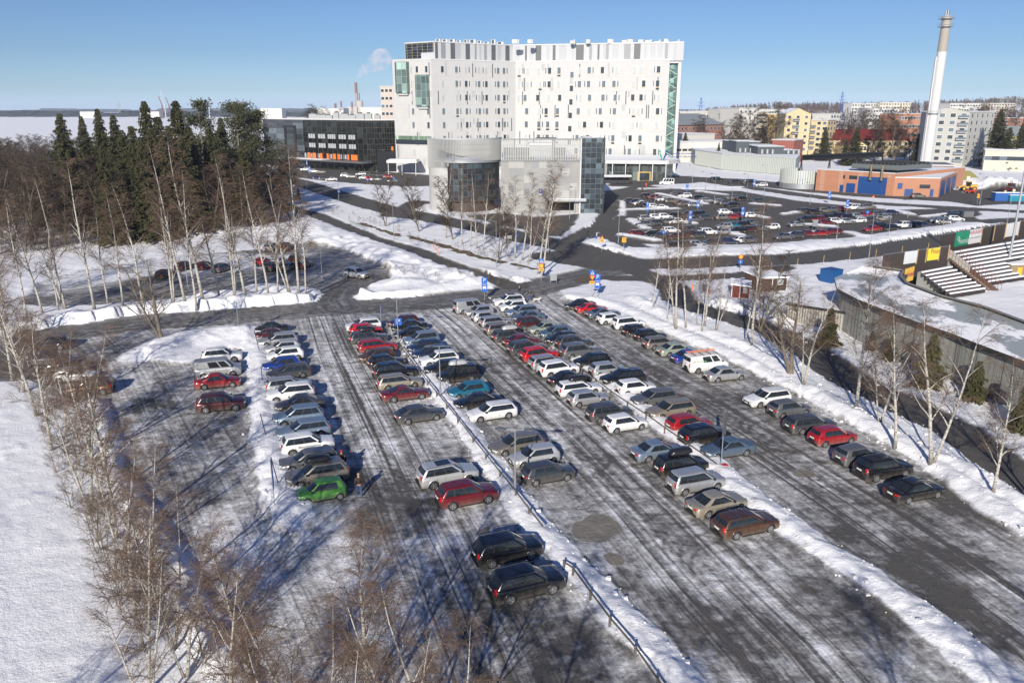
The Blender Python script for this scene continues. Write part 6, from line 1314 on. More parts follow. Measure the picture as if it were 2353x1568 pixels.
def shore(name, label, x0, x1, Y, h, dep, mat, seed, kind):
    rr = random.Random(seed); g = MB(); n = 420; pr = []; hh = h
    for k in range(n+1):
        x = x0+(x1-x0)*k/n; hh = max(h*.55, min(h*1.35, hh+rr.uniform(-1, 1)*h*.22)); pr.append((x, hh*rr.uniform(.8, 1.15)))
    for k in range(n):
        (a, ha), (b, hb) = pr[k], pr[k+1]; ya, yb = Y+dep*.2*math.sin(k*.21), Y+dep*.2*math.sin((k+1)*.21)
        g.add([(a, ya, -1), (b, yb, -1), (b, yb+dep*.2, hb), (a, ya+dep*.2, ha), (b, yb+dep, hb*.9), (a, ya+dep, ha*.9), (b, yb+dep*1.2, -1), (a, ya+dep*1.2, -1)], [(0, 1, 2, 3), (3, 2, 4, 5), (5, 4, 6, 7)])
    tag(g.build(name, mat), label, None, None, kind)
fw = flat('far_wood', (.040, .046, .038), .95, var=.4, scale=.02)
shore('far_shore_wood', 'dark wood along the far shore of the frozen bay', -1700, -560, 2600, 13, 220, fw, 3, 'stuff'); shore('horizon_wood', 'long thin line of wood on the horizon', -3200, 2200, 5200, 17, 500, fw, 4, 'stuff'); shore('harbour_wood', 'low dark wood behind the harbour', -1100, 300, 3300, 12, 200, fw, 5, 'stuff')
pts = []
for k in range(130):
    px = rr.uniform(600, 900); Y = rr.uniform(520, 1200); x, y = seg_h(px, Y); pts.append((x, y, 0))
wood_mass('town_edge_wood', 'bare trees massed behind the black building', pts, M_TWIGB, 7, 9, 4, 40)
shr = []; rr = random.Random(8)
for (x0, y0, x1, y1, n) in ((690, 470, 880, 520, 16), (900, 540, 1250, 630, 26), (640, 510, 700, 525, 8), (820, 640, 1180, 655, 16), (660, 490, 730, 512, 10)):
    for k in range(n): t = (k+rr.random())/n; shr.append((x0+(x1-x0)*t, y0+(y1-y0)*t+rr.uniform(-9, 9)))
for i, (x, y) in enumerate(shr): plant(SHRUB[i % 2], *G(x, y), rr.uniform(.7, 2.0), 'thin leafless shrub poking out of the snow beside the footpath', 'shrub', 'leafless shrubs in the snow by the footpath')
for i, (x, y, h) in enumerate([(1112, 1035, .8), (1178, 1118, 1.1), (1184, 1128, .9), (1095, 1015, .6)]):
    plant(SHRUB[i % 2], *G(x, y), h, f'tuft of straw coloured dry grass by the first rail, {ORD[i]} of four', 'grass tuft', 'dry grass tufts by the first rail', fat=.5)
# ---------------------------------------------------------------- stadium on the right
def tin():
    m, nt, b = new_mat('tin_roof'); oc = wpos(nt); n = noise(nt, mapping(nt, oc, (.10, .10, 1), (0, 0, .5)), 1.0, 5, .6); w = N(nt, 'ShaderNodeTexWave'); w.inputs['Scale'].default_value = 2.6; w.bands_direction = 'X'; nt.links.new(mapping(nt, oc, (1, 1, 1), (0, 0, .5)), w.inputs['Vector'])
    n2 = noise(nt, oc, 2.5, 4); v = math_n(nt, 'ADD', n, math_n(nt, 'MULTIPLY', math_n(nt, 'SUBTRACT', n2, .5), .10)); k = ramp(nt, v, [(.455, 0.0), (.50, 1.0)])
    base = mix(nt, w.outputs['Fac'], (.26, .29, .29, 1), (.34, .37, .37, 1)); nt.links.new(mix(nt, k, base, (.82, .83, .86, 1)), b.inputs['Base Color']); nt.links.new(mix(nt, k, (.35,)*3+(1,), (.8, .8, .8, 1)), b.inputs['Roughness'])
    return m
def slats():
    m, nt, b = new_mat('weathered_wall_boards'); a = N(nt, 'ShaderNodeAttribute'); a.attribute_name = 'run'; u = a.outputs['Fac']; oc = wpos(nt)
    n1 = N(nt, 'ShaderNodeTexNoise'); n1.noise_dimensions = '1D'; n1.inputs['Scale'].default_value = 1.15; n1.inputs['Detail'].default_value = 5; n1.inputs['Roughness'].default_value = .8; nt.links.new(u, n1.inputs['W'])
    s = noise(nt, mapping(nt, oc, (1, 1, .12)), 2.2, 4); c = ramp(nt, s, [(.3, (.20, .21, .19)), (.7, (.31, .32, .29))]); c = mix(nt, ramp(nt, n1.outputs[0], [(.36, 1.0), (.41, 0.0), (.60, 0.0), (.63, .6)]), c, (.035, .038, .04, 1))
    nt.links.new(c, b.inputs['Base Color']); b.inputs['Roughness'].default_value = .8; return m
def stadium():
    f7 = lambda x, y: (1786.4+x*.2658, 595.4+y*.2658)
    root = empty('stadium_hall', (*G(*f7(1200, 800)), 0), 0, 'long curved stadium hall with tin roof, patches of snow and weathered board wall', 'stadium hall'); off = -root.location
    ze, zi = 5.4, 7.0
    eave = [(490, 160), (515, 255), (700, 350), (900, 430), (1200, 540), (1500, 640), (1700, 720), (2128, 880), (2700, 1110), (3500, 1430)]; inner = [(740, 62), (1085, 112), (1060, 160), (1112, 222), (1400, 330), (1780, 430), (2128, 560), (2700, 760), (3500, 1040)]
    E = [G(*f7(*p), ze) for p in eave]; I = [G(*f7(*p), zi) for p in inner]
    def res(pl, n):
        d = [0]; 
        for a, b in zip(pl[:-1], pl[1:]): d.append(d[-1]+math.hypot(b[0]-a[0], b[1]-a[1]))
        return [(np.interp(d[-1]*k/n, d, [p[0] for p in pl]), np.interp(d[-1]*k/n, d, [p[1] for p in pl])) for k in range(n+1)]
    n = 76; e = res(E, n); i_ = res(I[:1]+I[1:], n)
    g = MB()
    for k in range(n): g.quad((*e[k], ze), (*e[k+1], ze), (*i_[k+1], zi), (*i_[k], zi), 0); g.quad((*i_[k], zi-.25), (*i_[k+1], zi-.25), (*e[k+1], ze-.25), (*e[k], ze-.25), 1)
    g.build('roof', [tin(), M_BLACKP], root, loc=off)
    g = MB(); runs = []; r_ = 0
    c = Vector((sum(p[0] for p in i_)/len(i_), sum(p[1] for p in i_)/len(i_)))
    ins = []
    for k, p in enumerate(e):
        q = e[min(n, k+1)]; o = e[max(0, k-1)]; d = Vector((q[0]-o[0], q[1]-o[1])).normalized(); nrm = Vector((-d.y, d.x)); nrm = nrm if (Vector(i_[k])-Vector(p)).dot(nrm) > 0 else -nrm; ins.append((p[0]+nrm.x*.55, p[1]+nrm.y*.55))
    for k in range(n): g.quad((*ins[k], -.3), (*ins[k+1], -.3), (*ins[k+1], ze-.1), (*ins[k], ze-.1), 0); L = math.hypot(ins[k+1][0]-ins[k][0], ins[k+1][1]-ins[k][1]); runs += [r_, r_+L, r_+L, r_]; r_ += L
    for k in range(0, n, 1):
        g.quad((*e[k], ze-.42), (*e[k+1], ze-.42), (*e[k+1], ze+.03), (*e[k], ze+.03), 1); runs += [0]*4
    g.quad((*ins[0], -.3), (*i_[0], -.3), (*i_[0], zi), (*ins[0], ze), 0); runs += [0, 6, 6, 0]
    o = g.build('wall', [slats(), M_BLACKP], root, loc=off); a = o.data.attributes.new('run', 'FLOAT', 'POINT'); a.data.foreach_set('value', runs)
    g = MB()
    for k in range(n): 
        if k > 1: g.quad((*i_[k], zi-2.0), (*i_[k+1], zi-2.0), (*i_[k+1], zi+.28), (*i_[k], zi+.28), 0); g.bar((*i_[k], zi+.3), (*i_[k+1], zi+.3), .28, .12, 1); g.bar((*i_[k], zi-.35), (i_[k][0]+.9, i_[k][1]+.5, zi-.5), .12, .12, 0)
    g.build('gutter_edge', [plain('dark_fascia', (.045, .04, .035), .7), plain('grey_coping', (.20, .20, .18), .6)], root, loc=off)
    # terraces: snowy steps seen from above
    fz = lambda x, y: ((3400+x/4.278)/1.6794, (850+y/4.278)/1.6794)
    def terrace(name, label, TL, TR, BR, BL, n, zt, zb_):
        a, b, c_, d = [Vector((*G(*fz(*p), z), z)) for p, z in ((TL, zt), (TR, zt), (BR, zb_), (BL, zb_))]
        rt = empty(name, (a.x, a.y, 0), 0, label, 'grandstand'); of = Vector((-a.x, -a.y, 0))
        for k in range(n):
            p0, p1 = a.lerp(d, k/n), b.lerp(c_, k/n); q0, q1 = a.lerp(d, (k+.88)/n), b.lerp(c_, (k+.88)/n); s0, s1 = a.lerp(d, (k+1)/n), b.lerp(c_, (k+1)/n); z = p0.z
            g = MB(); up = lambda v, zz: (v.x, v.y, zz)
            g.quad(up(q0, z), up(q1, z), up(p1, z), up(p0, z), 0); g.quad(up(q0, z-.22), up(q1, z-.22), up(q1, z), up(q0, z), 0); g.quad(up(s0, s0.z-.02), up(s1, s1.z-.02), up(q1, s0.z-.02), up(q0, s0.z-.02), 1); g.quad(up(q0, s0.z-.3), up(q1, s0.z-.3), up(q1, z-.2), up(q0, z-.2), 1)
            m_ = 5
            for j in range(m_): t = (j+.5)/m_; v = q0.lerp(q1, t); g.box(v.x-.04, v.x+.04, v.y-.06, v.y+.02, s0.z, z-.15, 2)
            g.build('snowy_step', [M_SNOW, plain('dark_boards', (.03, .026, .03), .8), plain('red_steel', (.16, .04, .03), .6)], rt, loc=of)
        g = MB(); g.add([up(a, -.2), up(b, -.2), up(b, zt-.05), up(a, zt-.05)], [(0, 1, 2, 3)], 0); g.add([up(b, -.2), up(c_, -.2), up(c_, zb_), up(b, zt-.05)], [(0, 1, 2, 3)], 0); g.build('back_wall', plain('grey_board', (.25, .25, .23), .7), rt, loc=of)
        return a, b, c_, d
    L = terrace('grandstand', 'smaller snowy grandstand nearer the curved roof', (600, 850), (1100, 755), (1720, 1160), (1130, 1250), 8, 4.6, .7)
    Rr = terrace('grandstand', 'wide snowy grandstand at the right picture edge with long white steps', (1120, 520), (3100, 180), (3500, 780), (1760, 1050), 10, 5.6, .6)
    wood_ = plain('raw_pine', (.42, .28, .13), .7); blk = plain('brown_black_board', (.045, .035, .03), .7)
    g = MB(); q = [Vector((*G(*fz(1110, 620+0), 4.6), 0)), Vector((*G(*fz(1800, 1110), .7), 0))]; rt = empty('terrace_stair', tuple(q[0]), 0, 'grey panelled stair with red steel rails between the two grandstands', 'stair'); of = -rt.location
    for k in range(16):
        t = k/16; p = q[0].lerp(q[1], t); p2 = q[0].lerp(q[1], t+1/16); z = 4.4*(1-t)+.3; g.quad((p.x, p.y, z-.3), (p2.x, p2.y, z-.6), (p2.x, p2.y, z+(1.1 if k < 8 else -.1)), (p.x, p.y, z+(1.3 if k < 8 else .1)), 0)
        g.box(p.x, p.x+1.6, p.y-.3, p.y+.3, z-.5, z-.1, 1)
    g.build('panelled_side', [plain('grey_panel', (.30, .30, .27), .7), plain('rusty_tread', (.10, .06, .04), .8)], rt, loc=of)
    g = MB()
    for s in (0, 1.7):
        for k in range(14): t = k/13; p = q[0].lerp(q[1], t); z = 4.4*(1-t)+.3; g.tube((p.x+s, p.y, z-.2), (p.x+s, p.y, z+1.4), .03, n=4)
        for h in (.8, 1.35): g.tube((q[0].x+s, q[0].y, 4.7+h), (q[1].x+s, q[1].y, .3+h), .03, n=4)
    g.build('hand_rail', plain('red_steel', (.16, .04, .03), .6), rt, loc=of)
    # hoarding fence with adverts along the top of both stands
    def hoard(p0, p1, z0, z1, lab, ads, posts):
        a, b = Vector((*G(*fz(*p0), z0), 0)), Vector((*G(*fz(*p1), z0), 0)); F = Face((a.x, a.y), (b.x, b.y)); rt = empty('hoarding_fence', tuple(a), 0, lab, 'fence'); of = -rt.location
        g = MB(); F.panel(g, 0, F.L, -.2, z1, .02, 0); F.panel(g, 0, F.L, z1-.12, z1, .06, 1); g.build('board_fence', [blk, M_STEEL], rt, loc=of)
        for t in posts: g = MB(); F.panel(g, F.L*t-.09, F.L*t+.09, z0-.1, z1+.1, .10, 0); g.build('pine_post', wood_, rt, loc=of)
        rz = math.atan2(F.d.y, F.d.x)
        for t0, t1, col, txts in ads:
            g = MB(); F.panel(g, F.L*t0, F.L*t1, z0+.15, z1-.08, .12, 0); o = g.build('advert_board', plain('ad_'+str(abs(hash(col)) % 9999), col, .5), rt, loc=of)
            for (s, sz, tu, tz, cm) in txts: p = F.pt(F.L*(t0+(t1-t0)*tu), z0+(z1-z0)*tz, .14); text_on(o, s, sz, p, (math.pi/2, 0, rz), cm, 'advert_lettering', .004)
        return F
    red = plain('ad_red_ink', (.35, .01, .06), .5); gry = plain('ad_grey_ink', (.25, .27, .3), .5)
    hoard((950, 500), (3100, 85), 4.9, 7.6, 'black board fence with a green and a white advert above the wide grandstand', [(.095, .185, (.01, .22, .12), [('Fennia', 1.35, .62, .35, M_WHITEP), ('o', 1.6, .20, .6, M_WHITEP)]), (.187, .27, (.62, .62, .62), [('WASASAFE', .95, .5, .78, red), ('www.wasasafe.fi', .62, .5, .45, gry)]), (.455, .55, (.62, .62, .62), [])], (.275, .365, .45, .555, .635))
    hoard((0, 790), (1100, 630), 4.9, 7.0, 'black board fence with a yellow and a white advert above the smaller grandstand', [(.31, .49, (.58, .60, .62), [('logo', .8, .5, .5, gry)][:0]), (.66, .83, (.70, .60, .04), [('Pinas', 1.1, .62, .72, red)])], (.50, .64, .84, .99))
    a = Vector((*G(*fz(370, 960), 5.0), 0)); F = Face(G(*fz(375, 940), 5.0), G(*fz(520, 890), 5.0)); rt = empty('curved_advert', tuple(a), 0, 'small yellow advert board with red lettering where the roof edge bends', 'sign'); g = MB(); F.panel(g, 0, F.L, 4.2, 6.2, .1, 0); o = g.build('board', plain('ad_yellow', (.65, .38, .03), .5), rt, loc=-a); text_on(o, 'Wirtball', .9, F.pt(F.L/2, 5.2, .14), (math.pi/2, 0, math.atan2(F.d.y, F.d.x)), red, 'advert_lettering', .004)
    for p0, p1, tx, cm in (((1820, 1075), (1985, 1040), 'kemppi', red), ((2000, 1040), (2170, 1000), 'Sportia', M_BLUE)):
        F = Face(G(*fz(*p0), .1), G(*fz(*p1), .1)); rt = empty('rink_advert', (*G(*fz(*p0)), 0), 0, f'low white advert with {"red" if cm is red else "blue"} lettering at the foot of the wide grandstand', 'sign'); g = MB(); F.panel(g, 0, F.L, 0, 1.0, .1, 0); o = g.build('board', M_WHITEP, rt, loc=-rt.location); text_on(o, tx, .8, F.pt(F.L/2, .5, .13), (math.pi/2, 0, math.atan2(F.d.y, F.d.x)), cm, 'advert_lettering', .004)
    x, y = G(*fz(2220, 960), .2); rt = empty('announcer_booth', (x, y, 0), .1, 'small grey plywood booth with a yellow hatch on the wide grandstand', 'booth'); g = MB(); g.box(-2.4, 2.4, -1.5, 1.5, 0, 2.9, 0); g.box(-2.6, 2.6, -1.7, 1.7, 2.9, 3.1, 1); g.build('box', [plain('plywood', (.22, .17, .11), .7), M_SNOW], rt); g = MB(); g.box(-1.2, -.4, -1.56, -1.5, 1.2, 2.4); g.build('hatch', M_YEL, rt)
stadium()
# ---------------------------------------------------------------- small buildings by the right path
def simple_shed(name, label, cat, px, py, w, d, h, rz, wall, trim=True, win=True, z=0):
    x, y = G(px, py); r = empty(name, (x, y, z), rz, label, cat); g = MB(); g.box(-w/2, w/2, 0, d, -.2, h, 0); g.build('wall', wall, r)
    g = MB(); g.add([(-w/2-.25, -.25, h-.05), (w/2+.25, -.25, h-.35), (w/2+.25, d+.25, h-.05), (-w/2-.25, d+.25, h+.25), (-w/2-.25, -.25, h+.2), (w/2+.25, -.25, h-.1), (w/2+.25, d+.25, h+.2), (-w/2-.25, d+.25, h+.5)], [(3, 2, 1, 0), (4, 5, 6, 7), (0, 1, 5, 4), (1, 2, 6, 5), (2, 3, 7, 6), (3, 0, 4, 7)], 0); g.build('roof', M_SNOW, r)
    if trim: g = MB(); [g.box(u-.07, u+.07, -.04, .03, 0, h-.05) for u in (-w/2, -w*.05, w/2)]; g.build('corner_trim', M_WHITEP, r)
    if win: g = MB(); g.box(w*.12, w*.36, -.05, .02, h*.45, h*.8, 0); g.build('window', M_CURT, r)
    return r
falu = plain('falu_red_boards', (.13, .025, .015), .8)
simple_shed('garden_shed', 'small dark red wooden shed with white trim beside the right path', 'shed', 1700, 688, 2.6, 2.2, 2.3, -.25, falu)
simple_shed('club_house', 'larger brown wooden hut half hidden by branches behind the red shed', 'hut', 1775, 672, 5, 4, 2.5, .35, plain('brown_boards', (.06, .032, .022), .8))
def low_fence_building():
    A = G(1806, 742); B = G(1936, 764); F = Face(A, B); r = empty('flat_roof_store', (*A, 0), 0, 'low store with pale slatted wall and snowy flat roof left of the stadium hall', 'store'); g = MB(); of = -r.location; bk = -F.n*9; g.prism([A, B, (B[0]+bk.x, B[1]+bk.y), (A[0]+bk.x, A[1]+bk.y)], -.2, 2.6, 0, 1)
    for k in range(int(F.L/.35)): F.panel(g, k*.35, k*.35+.2, 0, 2.5, .05, 2)
    F.panel(g, -.3, F.L+.3, 2.55, 2.8, .3, 3); g.build('slatted_wall', [plain('grey_boards', (.18, .17, .15), .8), M_SNOW, plain('pale_slats', (.36, .35, .31), .8), M_BLACKP], r, loc=of)
low_fence_building()
def container(px, py, label, mat, L=6, rz=0.0, h=2.4, open_=False, d=2.4):
    x, y = G(px, py); r = empty('steel_container', (x, y, 0), rz, label, 'container'); g = MB(); g.box(-L/2, L/2, 0, d, .15, h, 0)
    for k in range(int(L/.4)): g.box(-L/2+.1+k*.4, -L/2+.25+k*.4, -.05, 0, .25, h-.15, 0)
    g.build('shell', mat, r); g = MB(); g.box(-L/2-.04, L/2+.04, -.06, d+.04, h, h+.12, 0); g.build('snow_load', M_SNOW if open_ else mat, r); g = MB(); g.box(-L/2, L/2, 0, d, 0, .15); g.build('skids', M_BLACKPL, r); return r
container(1921, 652, 'bright blue container standing at the tip of the stadium hall', plain('bright_blue_steel', (.01, .075, .23), .5), 2.6, .5, 2.2)
container(2315, 463, 'blue skip loaded with snow near the tractor', plain('blue_steel', (.02, .10, .34), .5), 8, -.05, 2.6, True); container(2345, 464, 'turquoise skip cut by the right picture edge', plain('turquoise_steel', (.01, .20, .30), .5), 7, -.05, 2.0, True)
container(2224, 500, 'small dark grit bin standing on snow by the far right cars', M_STEEL, 2.6, 0, 1.5, False, 1.2)
def bunker():
    x, y = G(2212, 425); r = empty('earth_bunker', (x, y, 0), 0, 'olive fronted earth covered store under snow behind the yellow loader', 'store'); g = MB(); w = 13
    g.add([(-w, 0, 0), (w*.7, 0, 0), (w*.15, 0, 5.2), (-w*.35, 0, 5.2), (-w*1.1, 30, 0), (w*.9, 30, 0), (w*.2, 26, 5.4), (-w*.4, 26, 5.4)], [(0, 1, 2, 3), (1, 5, 6, 2), (3, 2, 6, 7), (0, 3, 7, 4), (5, 4, 7, 6)], 1); g.m[-5] = 0; g.build('shell', [plain('olive_boards', (.20, .18, .06), .8), M_SNOW], r)
    for u in (-4, -1.2, 1.6): g = MB(); g.box(u-.6, u+.6, -.08, .05, .1, 3.2); g.build('door', M_WHITEP, r)
bunker()
# ---------------------------------------------------------------- machines
def wheel_part(r_, x, y, r, w, hub):
    g = MB(); g.lathe([(.02, -w/2), (r*.6, -w/2), (r*.92, -w/2), (r, -w/2+.05), (r, w/2-.05), (r*.92, w/2), (r*.6, w/2), (r*.55, w/2-.05)], 18, 0, 'Y'); o = g.build('wheel', M_TYRE, r_, True, (x, y, r)); g = MB(); g.lathe([(.01, w/2-.02), (r*.3, w/2), (r*.56, w/2-.04)], 14, 0, 'Y'); h = g.build('rim', hub, o, True)
    if y < 0: o.rotation_euler[2] = math.pi
def tractor():
    x, y = G(2316, 444); r = empty('tractor', (x, y, 0), math.pi+.12, 'dark red tractor with a front loader standing in the yard', 'tractor'); red = plain('dark_red_enamel', (.12, .01, .02), .4)
    g = MB(); g.box(.2, 2.6, -.45, .45, 1.0, 1.9); g.box(2.6, 2.9, -.35, .35, 1.0, 1.7); g.build('bonnet', red, r); g = MB(); g.box(-1.5, .2, -.75, .75, 1.1, 2.0, 0); g.box(-1.6, .3, -.85, .85, 3.15, 3.3, 0); [g.box(a-.06, a+.06, b-.06, b+.06, 2, 3.2, 0) for a in (-1.45, .15) for b in (-.7, .7)]; g.build('cab_frame', red, r)
    g = MB(); g.box(-1.4, .12, -.7, .7, 2.0, 3.14); g.build('cab_glass', M_GLASS, r)
    for sx, rr_, w in ((-1.0, 1.0, .6), (2.1, .72, .5)):
        for sy in (-.95, .95): wheel_part(r, sx, sy, rr_, w, plain('pale_yellow_hub', (.6, .55, .3), .5))
    g = MB(); [g.bar((.6, s, 1.8), (3.4, s, 1.3), .16, .2) for s in (-.5, .5)]; [g.bar((3.4, s, 1.3), (4.4, s, .5), .16, .2) for s in (-.5, .5)]; g.build('loader_arm', M_BLACKP, r); g = MB(); g.add([(4.3, -1.1, .15), (4.3, 1.1, .15), (4.3, 1.1, 1.0), (4.3, -1.1, 1.0), (5.3, -1.1, .1), (5.3, 1.1, .1)], [(0, 1, 2, 3), (0, 4, 5, 1), (0, 3, 4), (1, 5, 2)]); g.build('bucket', M_BLACKP, r)
tractor()
def loader(px, py, s, label, body, rz):
    x, y = G(px, py); r = empty('wheel_loader', (x, y, 0), rz, label, 'loader'); r.scale = (s, s, s); g = MB(); g.box(-2.9, -.6, -.8, .8, 1.0, 2.1); g.box(-2.9, -2.4, -.7, .7, .9, 1.9); g.box(-.4, 1.8, -.5, .5, .9, 1.5); g.build('chassis', body, r); g = MB(); g.box(-.9, .6, -.7, .7, 1.6, 3.0); g.build('cab_glass', M_GLASS, r); g = MB(); g.box(-1.0, .7, -.8, .8, 3.0, 3.15); g.build('cab_roof', body, r)
    for sx in (-1.9, 1.4):
        for sy in (-1.0, 1.0): wheel_part(r, sx, sy, .72, .5, body)
    g = MB(); [g.bar((.9, q, 1.9), (3.2, q, .9), .2, .3) for q in (-.4, .4)]; g.build('lift_arm', body, r); g = MB(); g.add([(3.2, -1.2, .2), (3.2, 1.2, .2), (3.2, 1.2, 1.2), (3.2, -1.2, 1.2), (4.3, -1.2, .12), (4.3, 1.2, .12)], [(0, 1, 2, 3), (0, 4, 5, 1), (0, 3, 4), (1, 5, 2)]); g.build('bucket', M_STEEL, r)
loader(2222, 438, 1.0, 'yellow wheel loader parked in front of the earth store', plain('machine_yellow', (.50, .32, .02), .5), math.pi-.25); loader(2228, 444, .62, 'small red and grey sweeper machine beside the yellow loader', plain('machine_red', (.50, .05, .02), .5), math.pi)
# ---------------------------------------------------------------- far cars
def far_rows():
    f6 = lambda x, y: (1429.1+x*.2658, 416.8+y*.2658); f2 = lambda x, y: (1488.6+x*.3669, 178.6+y*.3669); f3 = lambda x, y: (x*.4049, 208.4+y*.4049); fb = lambda x, y: (625.2+x*.1709, 327.5+y*.1709); fi = lambda x, y: (x, y)
    h, e, s, u, L, p = 'hatchback', 'estate', 'saloon', 'suv', 'large_suv', 'people_carrier'
    data = [('in the hospital car park, top row', 14, f6, [(h,'black',215,118),(h,'dark red',268,130),(h,'grey',325,142),(s,'white',355,150),(e,'grey-beige',425,162),(s,'grey',460,105),(s,'maroon',495,112),(u,'white',540,120),(s,'black',645,135),(e,'silver',730,160),(h,'maroon',497,180),(h,'grey',535,188),(e,'silver',625,198),(e,'grey-beige',950,135),(s,'black',1040,145),(s,'dark grey',1170,162),(e,'silver',845,170),(h,'grey',890,182),(s,'black',950,197)]),
     ('in the hospital car park, left end row', 14, f6, [(h,'dark grey',50,165),(e,'dark blue',112,170),(s,'white',155,183),(s,'black',192,190),(h,'black',225,202),(h,'white',272,210),(s,'white',328,220)]),
     ('in the hospital car park, second row', 14, f6, [(e,'silver',208,312),(h,'white',288,303),(h,'white',365,298),(h,'black',480,288),(e,'black',565,280),(h,'black',650,275),(e,'grey',610,322),(s,'dark grey',725,305),(h,'white',888,260),(h,'black',965,255),(h,'maroon',1030,290),(h,'red',940,302),(h,'grey-beige',865,305),(h,'white',1112,288),(s,'grey',1152,260)]),
     ('in the hospital car park, third row', 14, f6, [(s,'grey',197,362),(h,'dark grey',285,352),(e,'grey-beige',385,342),(h,'white',455,340),(h,'silver',880,382),(s,'teal',950,372),(h,'black',1030,365),(h,'grey',1105,352),(s,'black',1000,418),(h,'maroon',1090,410),(h,'grey',1195,400),(h,'white',1290,388)]),
     ('in the hospital car park, fourth row', 14, f6, [(e,'dark red',145,442),(h,'black',245,447),(e,'white',420,415),(h,'black',510,410),(s,'dark grey',585,403),(s,'dark grey',335,462),(s,'maroon',465,468),(u,'brown',550,452),(h,'dark grey',650,457),(u,'white',740,430),(h,'silver',860,430)]),
     ('in the hospital car park, row nearest the main road', 14, f6, [(s,'black',465,545),(s,'dark grey',550,542),(h,'silver',640,535),(h,'dark grey',770,522),(s,'dark blue',920,512),(h,'white',1010,502),(h,'grey',1095,500)]),
     ('in the right car park, top row', 14, f2, [(e,'dark grey',985,830),(h,'black',1045,835),(h,'grey-beige',1100,828),(h,'grey',1145,822),(s,'dark red',1205,818),(L,'white',1275,808),(h,'silver',1325,810),(L,'grey-beige',1375,805)]),
     ('in the right car park, second row', 14, f2, [(s,'black',1130,868),(h,'black',1180,860),(s,'black',1250,868),(h,'silver',1305,862),(h,'red',1350,856),(h,'black',1395,850),(e,'grey',1440,850),(s,'dark blue',1515,842)]),
     ('in the right car park, third row', 14, f2, [(h,'black',990,880),(h,'dark red',1060,880),(s,'dark red',1120,903),(u,'white',1175,895),(h,'silver',1240,895),(e,'white',1310,890),(e,'dark grey',1395,885),(s,'champagne',1445,880),(s,'silver',1468,868),(s,'silver',930,915)]),
     ('in the right car park, front row', 14, f2, [(s,'grey',850,990),(h,'dark grey',925,980),(s,'dark red',1000,972),(s,'red',1075,970),(e,'dark red',1150,960),(s,'red',1405,942),(u,'black',1460,925),(s,'black',1520,935),(L,'white',1590,918),(e,'black',1660,915),(s,'dark blue',1715,917)]),
     ('in the group by the lane end at far right', -10, f2, [(s,'dark blue',1960,845),(e,'black',1935,850),(e,'black',1900,860),(h,'white',1925,880),(e,'blue-grey',1820,888),(e,'grey',1855,898)]),
     ('on the hospital forecourt', 5, f2, [('van','black',430,635),(s,'black',540,648),('van','black',628,650),(e,'white',708,668),('minibus','white',115,650),(u,'grey-beige',1690,737),(u,'black',1490-1445,598),(h,'silver',30,622)]),
     ('outside the black glass building', 8, fb, [(s,'grey',265,332),(h,'dark blue',340,347),(u,'white',445,357),(u,'white',560,382),(s,'grey-beige',655,392),(h,'dark blue',605,472),(h,'dark grey',690,480),(s,'white',795,490),(u,'white',990,437),(e,'silver',1070,452),(e,'white',1190,418),(h,'black',1185,457),(s,'white',1240,468),(s,'dark grey',1340,427),(h,'bright red',1320,480),(e,'silver',1395,488),(h,'dark grey',1450,432),(e,'red',1565,452),(s,'grey',1620,508)]),
     ('behind the birch bank', 80, f3, [(u,'silver',1540,885),(u,'brown',1620,882),(h,'maroon',1045,990),(h,'dark red',1160,988),(e,'grey',1260,1000),(h,'red',1490,965),(h,'white',1585,962),(u,'dark grey',1545,992),(h,'grey-beige',1640,992),(u,'brown',1682,950),(h,'maroon',1725,982),(h,'brown',935,1035)]),
     ('entering behind the snow field', -28, fi, [(L,'silver',818,626)]),
     ('under the trees at the left edge', 14, fi, [(e,'black',112,788),(h,'dark grey',100,822),(e,'black',128,845),(h,'grey',160,838),(h,'white',172,858),(u,'brown',206,886)])]
    for where, deg, f, cars in data:
        for i, (k, col, x, y) in enumerate(cars):
            px, py = f(x, y); gx, gy = G(px, py, T[k]['H']*.5); order = sorted(range(len(cars)), key=lambda j: cars[j][2]).index(i)
            d = R.random() < .5; rz = math.radians(deg+R.uniform(-4, 4))+(math.pi if d and deg < 60 else 0)
            c_ = {'maroon': 'dark red'}.get(col, col).replace('bright ', '').replace('champagne', 'pale green')
            n = f', {ORD[order]} from the left' if len(cars) > 1 else ''
            put_car(k, col, gx, gy, rz, f'{c_} {KNAME[k]} {where}{n}', 'cars parked '+where, far=where[:5] != 'enter')
far_rows()
# details on single cars
def C_(where, i): return CARS[(where, i)][0]
LB, L1, R1, L2, R2, RB = 'in the row by the left snow bank', 'in the row left of the first rail', 'in the row right of the first rail', 'in the row left of the second rail', 'in the row right of the second rail', 'in the right row by the birches'
blackbox = plain('black_roof_box', (.015, .015, .017), .3, 0, .5); greybox = plain('silver_roof_box', (.42, .43, .44), .35, .2, .4)
for w, i, k, m, t in ((LB, 14, 'large_suv', blackbox, 'black roof box'), (L1, 2, 'estate', blackbox, 'black roof box'), (R1, 8, 'small_van', greybox, 'silver roof box'), (L2, 5, 'estate', greybox, 'silver roof box'), (L2, 12, 'estate', blackbox, 'black roof box'), (L2, 17, 'people_carrier', blackbox, 'black roof box')):
    roof_box(C_(w, i), k, m, t); C_(w, i)['label'] = C_(w, i)['label'].replace(' in the row', f' with {t} in row').replace(' in row', ' in row')
